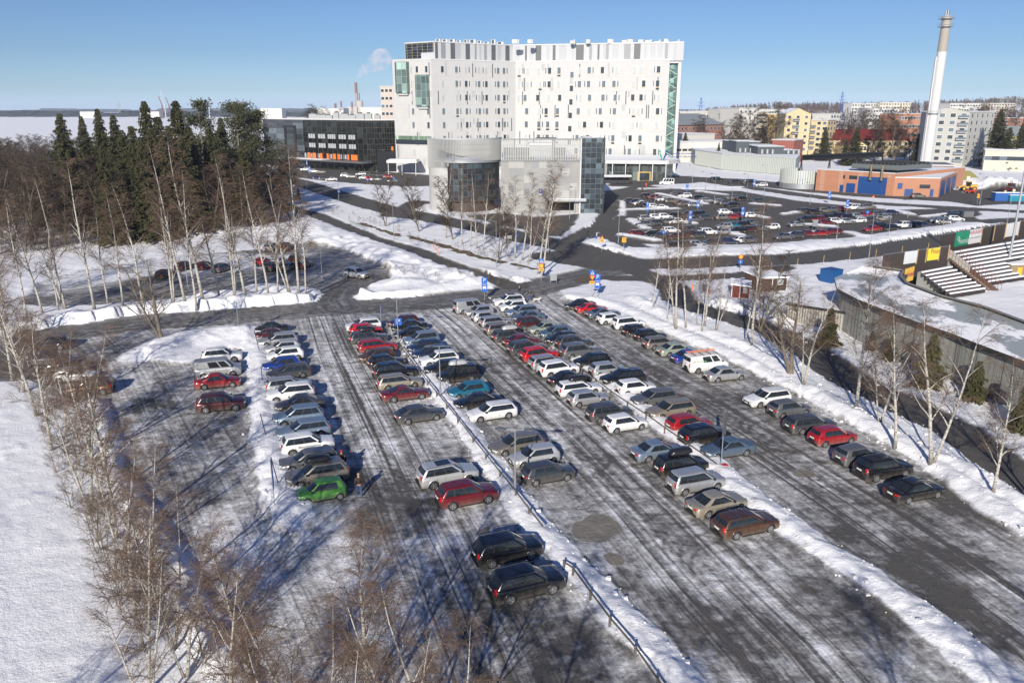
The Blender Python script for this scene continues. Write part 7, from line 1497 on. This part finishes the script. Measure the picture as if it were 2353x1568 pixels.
for w, i, k, m, c in ((L2, 20, 'estate', M_CHROME, True), (L1, 12, 'suv', M_CHROME, False), (L1, 13, 'suv', M_CHROME, False), (L1, 10, 'large_suv', M_CHROME, False), (L1, 7, 'estate', M_CHROME, False), (LB, 7, 'estate', M_CHROME, False), (L2, 9, 'estate', M_CHROME, False), (R2, 15, 'estate', M_BLACKPL, False), (R2, 0, 'large_suv', M_CHROME, False), (RB, 7, 'estate', M_CHROME, False), (R1, 11, 'estate', M_CHROME, False)):
    roof_rails(C_(w, i), k, m, c)
sunroof(C_(L1, 10), 'large_suv'); sunroof(C_(R2, 0), 'large_suv')
van = C_(RB, 10); p = T['van']; g = MB()
for x in (1.0, 0.1, -.8, -1.7): g.box(x-.03, x+.03, -.72, .72, p['H']+.03, p['H']+.09)
g.build('roof_bars', M_BLACKPL, van); g = MB()
for y in (.25, .62): g.bar((-2.2, y, p['H']+.15), (1.3, y, p['H']+.15), .05, .07)
for k in range(11): g.bar((-2.1+.33*k, .25, p['H']+.15), (-2.1+.33*k, .62, p['H']+.15), .04, .04)
tag(g.build('ladder', plain('orange_ladder', (.60, .22, .12), .6), van), 'orange and white ladder')
van['label'] = 'white van with a ladder on its roof in the right row by the birches'
text_on(van, 'enersense', .36, (-1.25, -.975, 1.42), (math.pi/2, 0, 0), plain('van_lettering', (.25, .45, .28), .5), 'side_lettering'); g = MB(); g.lathe([(.10, -.985), (.15, -.985)], 14, 0, 'Y', (-2.12, 0, 1.42)); g.build('side_logo', plain('logo_orange', (.6, .25, .02), .5), van)
eco = C_(LB, 12); text_on(eco, 'Ilkka-Pohjalainen', .27, (0.05, -.945, .82), (math.pi/2, 0, 0), plain('black_lettering', (.01, .01, .02), .5), 'side_lettering'); eco['label'] = 'white off-roader with newspaper lettering on its side in the left snow bank row'
# ---------------------------------------------------------------- street furniture
def lamp(px, py, ty, label, double=True, single_arm=False, thick=.07, group='double headed lamp posts'):
    x, y = G(px, py); z = gz(x, y); h = max(4, P(px, ty, y)[2]-z); r = empty('street_lamp', (x, y, z-.05), R.uniform(-.2, .2), label, 'street lamp', group)
    g = MB(); g.tube((0, 0, 0), (0, 0, h), thick, thick*.6, 8); g.tube((0, 0, 0), (0, 0, 1.1), thick*1.5, thick*1.4, 8); g.build('pole', M_GALV, r, True); g = MB()
    if double: g.tube((-.75, 0, h), (.75, 0, h), .035, n=6)
    else: g.tube((0, 0, h), (-1.0, -.1, h+.12), .03, n=6)
    g.build('arm', M_GALV, r, True)
    for s in ((-1, 1) if double else (-1,)):
        g = MB(); xx = s*1.05 if double else -1.3
        g.lathe([(.02, -.05), (.20, -.04), (.24, .02), (.16, .09), (.02, .11)], 12, 0); g.v = [(a*1.9+xx, b, c+h+.02+(0 if double else .1)) for a, b, c in g.v]; g.build('lamp_head', M_STEEL, r, True)
    return r
lamp(915, 790, 686, 'double headed lamp post with parking sign at the far end of the first rail'); lamp(1012, 919, 794, 'double headed lamp post halfway along the first rail beside the black small van'); lamp(1183, 1142, 985, 'double headed lamp post nearest the camera, in dry grass by the first rail')
lamp(433, 672, 556, 'dark double headed lamp post among the birches behind the access road'); lamp(740, 640, 560, 'slim lamp post at the turn behind the birch bank', False)
for i, (px, py, ty, w) in enumerate([(706, 448, 405, 'by the road to the black building'), (778, 462, 408, 'right of the road to the black building'), (905, 553, 468, 'on the slope between the footpath and the main road'), (1140, 617, 508, 'wooden looking, in front of the round glazed tower'), (1308, 503, 400, 'left of the parking house entrance'), (1420, 560, 470, 'at the bend left of the hospital car park'),
    (1502, 505, 440, 'at the left end of the hospital car park'), (1640, 470, 400, 'in the middle of the hospital car park'), (1590, 420, 380, 'at the hospital forecourt island'), (1680, 470, 425, 'between the top rows of the hospital car park'), (1755, 452, 380, 'near the fin clad hall'), (1860, 470, 420, 'by the round fin wall'), (1920, 560, 500, 'between the two large car parks'),
    (1995, 596, 495, 'on the verge of the main road, centre'), (2040, 545, 490, 'at the front row of the right car park'), (2085, 500, 460, 'right of the rows of the right car park'), (2160, 560, 500, 'on the verge right of the right car park'), (2250, 470, 400, 'by the skip in the yard'), (2312, 520, 430, 'near the right picture edge, behind the fence'), (1715, 455, 400, 'before the long fin hall'), (1620, 440, 395, 'behind the hospital bus shelter'), (850, 430, 395, 'in front of the black building entrance')]):
    lamp(px, py, ty, f'slim lamp post {w}', False, thick=.06, group='slim single lamp posts')
def panel_sign(px, py, h, label, parts, rz=0.0, pole=M_GALV):
    x, y = G(px, py); z = gz(x, y); r = empty('road_sign', (x, y, z-.1), rz, label, 'sign'); g = MB(); g.tube((0, 0, 0), (0, 0, h+.1), .035, n=6); g.build('pole', pole, r); zt = h
    for kind in parts:
        g = MB()
        if kind == 'P': g.box(-.42, .42, -.07, -.04, zt-.85, zt); o = g.build('sign_plate', M_BLUE, r); text_on(o, 'P', .85, (0, -.075, zt-.42), (math.pi/2, 0, 0), M_WHITEP, 'letter'); zt -= .88
        elif kind == 'bus': g.box(-.42, .42, -.07, -.04, zt-1.25, zt); o = g.build('sign_plate', M_BLUE, r); q = MB(); q.box(-.26, .26, -.085, -.07, zt-.80, zt-.42); q.box(-.26, -.14, -.085, -.07, zt-.9, zt-.8); q.box(.14, .26, -.085, -.07, zt-.9, zt-.8); q.box(-.3, .3, -.085, -.07, zt-.2, zt-.14); q.build('symbol', M_WHITEP, o); zt -= 1.28
        elif kind == 'walk': 
            g.box(-.38, .38, -.07, -.04, zt-.75, zt); o = g.build('sign_plate', M_BLUE, r); q = MB(); q.add([(-.28, -.08, zt-.66), (.28, -.08, zt-.66), (0, -.08, zt-.1)], [(0, 1, 2)]); q.build('symbol', M_WHITEP, o); q = MB(); q.bar((-.1, -.09, zt-.6), (0, -.09, zt-.38), .05); q.bar((.1, -.09, zt-.6), (0, -.09, zt-.38), .05); q.bar((0, -.09, zt-.38), (0, -.09, zt-.26), .09); q.build('figure', M_BLACKP, o); zt -= .8
        elif kind == 'yield': q = g; g.add([(-.46, -.06, zt), (.46, -.06, zt), (0, -.06, zt-.8)], [(0, 2, 1)]); o = g.build('sign_plate', M_REDS, r); q = MB(); q.add([(-.30, -.075, zt-.10), (.30, -.075, zt-.10), (0, -.075, zt-.62)], [(0, 2, 1)]); q.build('field', M_YEL, o); zt -= .85
        elif kind == 'plate': g.box(-.4, .4, -.07, -.04, zt-.45, zt); o = g.build('sign_plate', M_YEL, r); q = MB(); q.box(-.28, -.04, -.085, -.07, zt-.3, zt-.16); q.box(.04, .28, -.085, -.07, zt-.3, zt-.16); q.build('symbol', M_BLACKP, o); zt -= .5
        elif kind == 'round': g.lathe([(.001, -.06), (.42, -.06)], 18, 0, 'Y'); g.v = [(a, b, c+zt-.42) for a, b, c in g.v]; o = g.build('sign_plate', M_REDS, r); q = MB(); q.lathe([(.001, -.07), (.31, -.07)], 18, 0, 'Y'); q.v = [(a, b, c+zt-.42) for a, b, c in q.v]; q.build('field', M_YEL, o); zt -= .86
        elif kind == 'bluedisc': g.lathe([(.001, -.06), (.42, -.06)], 18, 0, 'Y'); g.v = [(a, b, c+zt-.42) for a, b, c in g.v]; o = g.build('sign_plate', M_BLUE, r); q = MB(); q.bar((0, -.08, zt-.65), (0, -.08, zt-.2), .07); q.bar((-.12, -.08, zt-.5), (.12, -.08, zt-.35), .05); q.build('symbol', M_WHITEP, o); zt -= .86
        elif kind == 'warn': g.add([(-.46, -.06, zt-.8), (.46, -.06, zt-.8), (0, -.06, zt)], [(0, 1, 2)]); o = g.build('sign_plate', M_REDS, r); q = MB(); q.add([(-.30, -.075, zt-.72), (.30, -.075, zt-.72), (0, -.075, zt-.2)], [(0, 1, 2)]); q.bar((0, -.08, zt-.65), (0, -.08, zt-.4), .06); q.build('field', M_YEL, o); zt -= .85
        elif kind == 'grey': g.box(-.32, .32, -.07, -.04, zt-2.0, zt); g.build('sign_back', M_STEEL, r); zt -= 2.2
    return r
panel_sign(916.5, 789, 3.2, 'parking sign fixed by the lamp post at the far end of the first rail', ['P']); panel_sign(1113, 690, 3.6, 'blue parking and bus sign beside the silver van', ['P', 'bus']); panel_sign(1371, 688, 3.7, 'blue parking and bus sign right of the yellow triangle at the junction', ['P', 'bus'])
panel_sign(1359, 687, 4.2, 'sign post with blue crossing sign above a yellow give way triangle', ['walk', 'yield', 'plate']); panel_sign(1243, 647, 4.0, 'sign post with blue crossing sign and round yellow sign at the verge tip', ['walk', 'round', 'plate'])
panel_sign(1382, 579, 3.4, 'yellow warning triangle before the loop lane', ['warn', 'plate']); panel_sign(1432, 585, 3.0, 'pair of square yellow signs at the edge of the hospital car park', ['plate', 'plate']); panel_sign(1699, 624, 3.0, 'round blue path sign right of the birches across the main road', ['round', 'bluedisc'])
for i, (px, py, t) in enumerate([(1577, 450, 'in the top row of the hospital car park'), (1486, 500, 'at the left side of the hospital car park'), (1602, 492, 'in the centre of the hospital car park'), (1584, 522, 'before the third row of the hospital car park'), (1704, 512, 'left of the dark red car in the hospital car park'), (1731, 440, 'above the right half of the hospital car park'),
    (1944, 492, 'in the top row of the right car park'), (1903, 470, 'between the boiler house and the right car park'), (712, 405, 'left in front of the black building'), (706, 388, 'at the canopy of the black building'), (828, 388, 'before the dark annex')]): panel_sign(px, py, 4.0, f'blue parking sign {t}', ['P', 'bus'])
for px, py, t in ((905, 426, 'near the hospital side entrance'), (845, 430, 'beside the snow verge by the black building lot'), (1187, 568, 'on the verge before the grey parking house wall'), (1523, 560, 'at the near left corner of the hospital car park'), (1990, 510, 'in the front row of the right car park')): panel_sign(px, py, 3.0, f'blue path sign {t}', ['bluedisc'])
panel_sign(1655, 1078, 4.6, 'tall grey backed sign between the cars at the end of the second rail', ['grey'], rz=.9); panel_sign(632, 1172, 3.6, 'blue sign seen edge on at the left snow bank', ['P', 'bus'], rz=1.83); panel_sign(550, 772, 3.2, 'dark sign seen edge on at the corner of the snow island', ['bus'], rz=1.88); panel_sign(876, 757, 3.2, 'dark sign seen edge on beside the first white estate car', ['bus'], rz=1.72)
panel_sign(2244, 470, 3.4, 'round yellow sign in the yard in front of the loader', ['round', 'plate']); panel_sign(2004, 468, 2.4, 'yellow give way triangle by the boiler house', ['yield']); panel_sign(779, 458, 3.0, 'yellow sign at the roundabout island', ['bluedisc']); panel_sign(1112, 470, 2.8, 'round yellow sign left of the round white wall', ['round']) if False else None
x, y = G(1655, 1080); r = empty('sign_foot', (x, y, .25), .3, 'red and yellow sign foot block lying in the snow', 'sign foot'); g = MB(); g.box(-.55, 0, -.2, .2, 0, .22, 0); g.box(0, .55, -.2, .2, 0, .22, 1); g.build('block', [M_YEL, M_REDS], r)
for px, py, w, h, t, m in ((1271, 652, 1.1, 1.6, 'small grey notice case standing on snow at the junction', M_GALV), (1358, 556, 2.0, 1.9, 'dark notice board on two posts by the loop lane', M_BLACKP), (1871, 528, 1.3, 2.4, 'pale grey cabinet between the rows of the right car park', M_GALV), (1167, 552, 1.6, 1.0, 'low white direction board beside the main road', M_WHITEP)):
    x, y = G(px, py); z = gz(x, y); r = empty('notice_board', (x, y, z), .1, t, 'notice board'); g = MB(); g.box(-w/2, w/2, -.06, .06, h*.35 if h < 3 else 0, h); g.build('panel', m, r); g = MB(); g.box(-w/2, -w/2+.08, -.05, .05, -.1, h*1.02); g.box(w/2-.08, w/2, -.05, .05, -.1, h*1.02); g.build('post', M_STEEL, r)
for i, (px, py, t) in enumerate([(1589, 671, 'beside the path entrance, upper one'), (1627, 694, 'beside the path, lower one'), (1000, 577, 'left one on the footpath verge'), (1006, 586, 'right one on the footpath verge')]):
    x, y = G(px, py); r = empty('marker_post', (x, y, gz(x, y)), 0, f'orange marker post {t}', 'marker post', 'orange marker posts'); g = MB(); g.box(-.09, .09, -.05, .05, 0, 1.2); g.build('post', plain('marker_orange', (.75, .12, .02), .5), r); g = MB(); g.box(-.095, .095, -.055, .055, .8, .95); g.build('band', M_YEL, r)
for i in range(10):
    px, py = 1770+i*60, 626-i*7.5; x, y = G(px, py); r = empty('snow_stake', (x, y, gz(x, y)), 0, f'thin yellow snow stake on the main road verge, {ORD[i]} from the left', 'snow stake', 'snow stakes'); g = MB(); g.tube((0, 0, -.1), (.05, 0, 1.8), .035, n=5); g.build('stake', plain('stake_yellow', (.55, .38, .10), .7), r)
def rail(pts, label, every=3.4, z=.72, m=None):
    W3 = [Vector((*G(px, py, z+.25), 0)) for px, py in pts]; o = W3[0]; r = empty('parking_rail', (o.x, o.y, 0), 0, label, 'rail'); m = m or plain('weathered_wood', (.10, .09, .08), .8); zz = lambda v: gz(v.x, v.y)*.35+z
    for a, b in zip(W3[:-1], W3[1:]):
        n = max(1, round((b-a).length/every)); g = MB()
        for k in range(n):
            p, q = a.lerp(b, k/n), a.lerp(b, (k+1)/n); g.bar((p.x-o.x, p.y-o.y, zz(p)), (q.x-o.x, q.y-o.y, zz(q)), .07, .09)
        g.build('beam', m, r)
        for k in range(n): p = a.lerp(b, k/n); g = MB(); g.box(p.x-o.x-.06, p.x-o.x+.06, p.y-o.y-.06, p.y-o.y+.06, -.1, zz(p)+.10); g.build('post', m, r)
rail([(919, 789), (981, 870), (1051, 956), (1086, 1002), (1184, 1124), (1247, 1206)], 'long low wooden rail along the first snow ridge'); rail([(1295, 1284), (1316, 1298), (1401, 1411), (1460, 1477), (1511, 1549), (1550, 1610)], 'near piece of wooden rail running out of the picture at the bottom', 3.0)
rail([(1160, 722), (1185, 741), (1254, 786), (1336, 841), (1402, 892), (1484, 947), (1527, 977), (1583, 1017), (1646, 1061)], 'low wooden rail along the second snow ridge between the car rows', 3.6)
for i, (a, b, c, d) in enumerate([(583, 762, 597, 815), (600, 855, 604, 885), (598, 960, 612, 1010), (622, 1060, 640, 1120)]):
    x, y = G(c, d); x1, y1, z1 = P(a, b, y-.1); r = empty('leaning_stake', (x, y, gz(x, y)-.1), 0, f'thin dark leaning stake in the left snow bank, {ORD[i]} from the far end', 'stake', 'leaning stakes'); g = MB(); g.tube((0, 0, 0), (max(-1.2, x1-x), 0, min(2.6, max(1.2, z1))), .04, n=5); g.build('stake', M_BLACKP, r)
# stadium mast, wooden bus shelter, far guard rail by the footpath
x, y = G(2314, 620, 1.5); r = empty('floodlight_mast', (x, y, 0), 0, 'tall grey floodlight mast rising from the grandstand past the right picture edge', 'mast'); g = MB(); g.tube((0, 0, 0), (0, 0, 26), .22, .14, 10); g.build('pole', M_GALV, r, True); g = MB(); g.box(-1.6, 1.6, -.2, .2, 25.4, 26.6); g.build('lamp_bank', M_STEEL, r)
r = empty('guard_rail', (*G(806, 521), 0), 0, 'short green mesh guard rail beside the footpath bridge', 'guard rail'); a, b = Vector((*G(800, 512), .5)), Vector((*G(838, 530), .5)); o = r.location; g = MB()
for k in range(14): p = a.lerp(b, k/13)-o; g.box(p.x-.04, p.x+.04, p.y-.04, p.y+.04, -.2, 1.1)
for z in (.2, .6, 1.0): g.bar(a-o+Vector((0, 0, z-.5)), b-o+Vector((0, 0, z-.5)), .05)
g.build('mesh_panel', plain('grey_green_steel', (.25, .30, .28), .5), r)
x, y = G(1478, 425); r = empty('bus_shelter', (x-10, y, 0), 0, 'long shelter with snowy roof in front of the hospital entrance', 'shelter'); g = MB(); g.box(-5.5, 5.5, 0, 3.5, 2.8, 3.1, 0); g.box(-5.4, 5.4, .1, 3.4, 3.1, 3.5, 1); g.build('roof', [M_STEEL, M_SNOW], r); g = MB(); [g.box(u-.06, u+.06, .2, .32, 0, 2.8) for u in (-5, -2.5, 0, 2.5, 5)]; g.box(-5, 5, 2.9, 3.0, .3, 2.5); g.build('frame', M_BLACKP, r)
x, y = G(1637, 415); r = empty('glass_shelter', (x, y, 0), 0, 'small glass bus shelter on the forecourt near the parked vans', 'shelter') if False else None
# ---------------------------------------------------------------- people and dog
def skin_mesh(name, nodes, edges, mat, parent, sub=1, root_i=0):
    me = bpy.data.meshes.new(name); me.from_pydata([n[:3] for n in nodes], edges, []); me.materials.append(mat); o = mesh_obj(name, me, parent)
    s = o.modifiers.new('skin', 'SKIN'); s.use_smooth_shade = True
    if not me.skin_vertices: bpy.context.view_layer.update()
    sv = me.skin_vertices[0].data if me.skin_vertices else None
    if sv is None: return o
    for v, n in zip(sv, nodes): v.radius = (n[3], n[3] if len(n) < 5 else n[4]); v.use_root = False
    sv[root_i].use_root = True
    m = o.modifiers.new('sub', 'SUBSURF'); m.levels = sub; m.render_levels = sub; return o
BAKES = []
def bake(o): BAKES.append(o)
def person(px, py, rz, label, jacket, trousers, hair, stride=.18, z=0, h=1.0, hatmat=None):
    x, y = G(px, py); r = empty('person', (x, y, z), rz, label, 'person'); r.scale = (h,)*3; s = stride; skin = plain('skin', (.42, .24, .17), .6)
    nodes = [(0, 0, .92, .11, .085), (0, 0, 1.12, .11, .085), (0, 0, 1.36, .14, .09), (0, 0, 1.47, .07), (.01, 0, 1.56, .062), (.02, 0, 1.67, .088, .10), (.02, 0, 1.76, .075),
        (s*.5, .10, .82, .085), (s+.03, .11, .47, .062), (s*1.0, .11, .08, .042), (s+.13, .12, .035, .035), (-s*.2, -.10, .82, .085), (-s*.5, -.11, .47, .06), (-s*1.2, -.11, .09, .042), (-s*1.2+.13, -.12, .04, .035),
        (0, .21, 1.40, .055), (-s*.3-.03, .25, 1.13, .045), (-s*.2+.06, .26, .90, .032), (-s*.2+.09, .26, .83, .034, .02), (0, -.21, 1.40, .055), (s*.3, -.25, 1.13, .045), (s*.5+.08, -.26, .91, .032), (s*.5+.12, -.26, .84, .034, .02)]
    edges = [(0, 1), (1, 2), (2, 3), (3, 4), (4, 5), (5, 6), (0, 7), (7, 8), (8, 9), (9, 10), (0, 11), (11, 12), (12, 13), (13, 14), (2, 15), (15, 16), (16, 17), (17, 18), (2, 19), (19, 20), (20, 21), (21, 22)]
    nn = list(nodes); ee = list(edges)
    for b_, sy in ((18, 1), (22, -1)):
        bx, by, bz = nodes[b_][:3]
        for k, (dx, l) in enumerate(((.028, .07), (.010, .08), (-.008, .075), (-.026, .06))): i = len(nn); nn += [(bx+dx, by, bz-.045, .009), (bx+dx+.012, by, bz-.045-l, .007)]; ee += [(b_, i), (i, i+1)]
        i = len(nn); nn += [(bx+.04, by-.01*sy, bz-.02, .010), (bx+.055, by-.015*sy, bz-.06, .008)]; ee += [(b_, i), (i, i+1)]
    o = skin_mesh('body', nn, ee, skin, r); bake(o)
    fat = lambda ids, k: [tuple(nodes[i][:3])+tuple(q+k for q in nodes[i][3:]) for i in ids]
    j = skin_mesh('jacket', fat([0, 1, 2, 3, 15, 16, 17, 19, 20, 21], .055), [(0, 1), (1, 2), (2, 3), (2, 4), (4, 5), (5, 6), (2, 7), (7, 8), (8, 9)], jacket, r); bake(j)
    j = skin_mesh('trousers', fat([0, 7, 8, 9, 11, 12, 13], .035), [(0, 1), (1, 2), (2, 3), (0, 4), (4, 5), (5, 6)], trousers, r); bake(j)
    for a, b in ((9, 10), (13, 14)): j = skin_mesh('shoe', [(*nodes[a][:3], .055), (nodes[b][0]+.03, nodes[b][1], nodes[b][2], .05)], [(0, 1)], M_BLACKPL, r); bake(j)
    g = MB(); g.lathe([(.001, 1.80+.02), (.06, 1.80), (.098, 1.74), (.104, 1.67), (.09, 1.62)], 14, 0, 'Z', (.0, 0, 0)); g.build('hat' if hatmat else 'hair', hatmat or hair, r, True)
    g = MB(); g.add([(.11, -.015, 1.64), (.11, .015, 1.64), (.135, 0, 1.63), (.105, 0, 1.69)], [(0, 1, 2), (1, 3, 2), (0, 2, 3)]); g.build('nose', skin, r)
    return r
dkj = plain('dark_brown_jacket', (.035, .022, .018), .8); jean = plain('blue_jeans', (.04, .07, .14), .8); dkt = plain('dark_trousers', (.02, .022, .03), .8); hairg = plain('grey_hair', (.25, .2, .16), .8)
person(826, 1139, 1.9, 'person in a dark brown jacket and jeans walking away beside the green car', dkj, jean, hairg, .16, h=1.05)
person(787, 1083, 1.6, 'person in a red hat standing behind the car with the black roof box', plain('black_coat', (.012, .012, .015), .8), dkt, hairg, .05, hatmat=plain('red_hat', (.35, .01, .02), .8), h=1.05)
person(1216, 690, .1, 'person in a long dark coat and blue jeans walking a white dog', plain('grey_brown_coat', (.06, .045, .045), .8), jean, M_BLACKP, .22); person(1193, 683, 2.6, 'person half hidden behind the white off-roader at the junction', plain('navy_coat', (.01, .014, .04), .8), dkt, hairg, .1)
person(1484, 431, 1.2, 'person in a bright orange jacket outside the hospital entrance', plain('orange_jacket', (.7, .08, .02), .7), plain('orange_trousers', (.5, .08, .03), .7), M_BLACKP, .15); person(1475, 442, 1.2, 'person in dark clothes between the hospital shelter and the car park', dkj, dkt, M_BLACKP, .15); person(1759, 485, .4, 'person in a dark jacket walking across the hospital car park', dkj, dkt, plain('blond_hair', (.45, .33, .15), .8), .2)
def dog(px, py):
    x, y = G(px, py); r = empty('dog', (x, y, 0), .1, 'small white dog walking on the wet road by the junction', 'dog'); w = plain('white_fur', (.62, .55, .48), .9); s = 1.25
    nodes = [(-.28, 0, .36, .085), (0, 0, .36, .095), (.24, 0, .38, .115), (.36, 0, .46, .07), (.45, 0, .54, .065), (.55, 0, .51, .035), (-.40, 0, .45, .022), (-.50, 0, .58, .014), (.26, .07, .24, .04), (.24, .07, .13, .025), (.28, .07, .02, .022), (.26, -.07, .24, .04), (.32, -.07, .14, .025), (.30, -.07, .03, .022), (-.28, .07, .26, .055), (-.33, .07, .16, .025), (-.29, .07, .02, .022), (-.28, -.07, .26, .055), (-.40, -.07, .16, .025), (-.40, -.07, .03, .022), (.42, .05, .61, .02), (.42, -.05, .61, .02)]
    o = skin_mesh('body', [tuple(q*s for q in n) for n in nodes], [(0, 1), (1, 2), (2, 3), (3, 4), (4, 5), (0, 6), (6, 7), (2, 8), (8, 9), (9, 10), (2, 11), (11, 12), (12, 13), (0, 14), (14, 15), (15, 16), (0, 17), (17, 18), (18, 19), (4, 20), (4, 21)], w, r, root_i=1); bake(o)
dog(1233, 694)
# ---------------------------------------------------------------- skyline: stacks, pylons, cranes, steam
def stack(px, ty, Y, rad, label, cols=None):
    x, y, z = P(px, ty, Y); r = empty('factory_chimney', (x, y, 0), 0, label, 'chimney'); g = MB(); g.tube((0, 0, 0), (0, 0, z*.75), rad*1.2, rad, 12); g.build('shaft', plain('stack_grey', (.30, .26, .24), .8), r, True); g = MB(); g.tube((0, 0, z*.75), (0, 0, z), rad, rad*.95, 12); g.build('tip', plain('stack_brown', (.20, .10, .09), .8), r, True)
stack(817, 190, 1500, 2.6, 'tall brown red factory chimney with steam beside the hospital'); stack(770, 238, 1400, 2.0, 'short grey factory chimney, first from the left on the horizon'); stack(783, 232, 1450, 1.4, 'thin dark factory chimney, second from the left on the horizon'); stack(808, 234, 1450, 1.6, 'thin grey factory chimney just left of the tall one'); stack(825, 214, 1500, 1.0, 'slim pipe just right of the tall factory chimney')
x, y, z = P(826, 232, 1500); r = empty('silo', (x, y, 0), 0, 'grey concrete silo at the foot of the tall factory chimney', 'silo'); g = MB(); g.tube((0, 0, 0), (0, 0, z), 6, 6, 16); g.build('drum', plain('silo_concrete', (.40, .37, .34), .8), r, True); g = MB(); g.box(-22, -4, -8, 8, 0, z*.75); g.build('annex', plain('silo_concrete', (.40, .37, .34), .8), r)
def pylon(px, ty, Y, label, m):
    x, y, z = P(px, ty, Y); z0 = float(hill(np.array([x]), np.array([y]))[0]); r = empty('power_pylon', (x, y, z0), 0, label, 'pylon'); h = z-z0; w = h*.09; g = MB()
    for sx in (-1, 1): g.bar((sx*w, 0, 0), (sx*w*.15, 0, h), h*.012)
    for k in range(8): a, b = k/8, (k+1)/8; g.bar((-w*(1-.85*a), 0, h*a), (w*(1-.85*b), 0, h*b), h*.007); g.bar((w*(1-.85*a), 0, h*a), (-w*(1-.85*b), 0, h*b), h*.007)
    g.build('lattice', m, r); g = MB(); [g.bar((-l, 0, h*f), (l, 0, h*f), h*.012) for f, l in ((.72, h*.14), (.84, h*.11))]; g.build('cross_arm', m, r)
pb = plain('pylon_blue', (.02, .10, .30), .5); pylon(1611, 224, 900, 'blue power pylon right of the hospital tower', pb); pylon(1936, 211, 950, 'blue power pylon between the cream tower and the chimney', pb); pylon(271, 230, 2600, 'grey lattice pylon on the left horizon', M_STEEL)
def crane(x0, y0, x1, y1, Y, label, m):
    a, b = Vector(P(x0, y0, Y)), Vector(P(x1, y1, Y)); r = empty('harbour_crane', (a.x, a.y, 0), 0, label, 'crane'); g = MB(); g.bar((0, 0, 0), (0, 0, a.z), 2.5); g.build('tower', m, r); g = MB(); g.bar((0, 0, a.z), (b.x-a.x, 0, b.z), 1.6); g.build('jib', m, r)
mr = plain('crane_maroon', (.12, .02, .03), .6); crane(372, 242, 364, 222, 2200, 'maroon harbour crane, left one of the leaning pair', mr); crane(388, 242, 380, 224, 2200, 'maroon harbour crane, right one of the leaning pair', mr); crane(378, 240, 368, 208, 2400, 'tall pale harbour crane behind the maroon pair', M_GALV); crane(480, 246, 487, 222, 2300, 'pale harbour crane standing alone above the wood', M_GALV)
def steam():
    m = bpy.data.materials.new('steam_vapour'); m.use_nodes = True; nt = m.node_tree; nt.nodes.clear(); o_ = nt.nodes.new('ShaderNodeOutputMaterial'); v = nt.nodes.new('ShaderNodeVolumePrincipled'); v.inputs['Color'].default_value = (.95, .95, .96, 1)
    n = noise(nt, coord(nt), .05, 4, .65); nt.links.new(ramp(nt, n, [(.40, 0.0), (.62, .09)]), v.inputs['Density']); nt.links.new(v.outputs[0], o_.inputs['Volume']); v.inputs['Anisotropy'].default_value = .2
    x, y, z = P(818, 188, 1500); g = MB()
    for k in range(9):
        t = k/8; r_ = 4+15*t; cx, cz = 3+44*t**1.1, 4+34*t**.8; pr = [(r_*math.sin(math.pi*j/8), -r_*math.cos(math.pi*j/8)) for j in range(9)]; pr[0] = (.01, -r_); pr[-1] = (.01, r_); g.lathe(pr, 12, 0, 'Z', (cx, 0, cz))
    me = g.mesh('steam_plume', m, True); o = mesh_obj('steam_plume', me, None, (x, y, z)); tag(o, 'white steam drifting right from the tall factory chimney', None, None, 'stuff')
steam()
def haze():
    m = bpy.data.materials.new('winter_haze'); m.use_nodes = True; nt = m.node_tree; nt.nodes.clear(); o_ = nt.nodes.new('ShaderNodeOutputMaterial'); v = nt.nodes.new('ShaderNodeVolumePrincipled')
    v.inputs['Color'].default_value = (.72, .84, .98, 1); v.inputs['Density'].default_value = .00008; v.inputs['Anisotropy'].default_value = .1; nt.links.new(v.outputs[0], o_.inputs['Volume'])
    g = MB(); g.box(-9500, 9500, -9500, 9500, -2.5, 78); tag(g.build('haze', m), 'thin pale winter haze over the town and bay', None, None, 'stuff')
haze()
# ---------------------------------------------------------------- drop the pattern pieces the copies were made from
for p in list(PROTO.values())+PROTOS:
    for c in kids(p):
        for d in kids(c): bpy.data.objects.remove(d)
        bpy.data.objects.remove(c)
    bpy.data.objects.remove(p)
dg = bpy.context.evaluated_depsgraph_get(); dg.update()
new = [(o, bpy.data.meshes.new_from_object(t.evaluated_get(dg)), t) for t, o in TEXTS] + [(o, bpy.data.meshes.new_from_object(o.evaluated_get(dg)), None) for o in BAKES]
for o, me, t in new:
    o.modifiers.clear(); o.data = me
    if t: cu = t.data; bpy.data.objects.remove(t); bpy.data.curves.remove(cu)
for o in bpy.data.objects:
    if o.parent is None and 'label' in o:
        w = o['label'].split()
        if len(w) > 16:
            s = o['label'].replace('large off-roader', 'big off-roader').replace(' in the row ', ' in row '); w = s.split()
            while len(w) > 16 and any(x in ('the', 'a') for x in w): w.remove('the' if 'the' in w else 'a')
            o['label'] = ' '.join(w[:16])
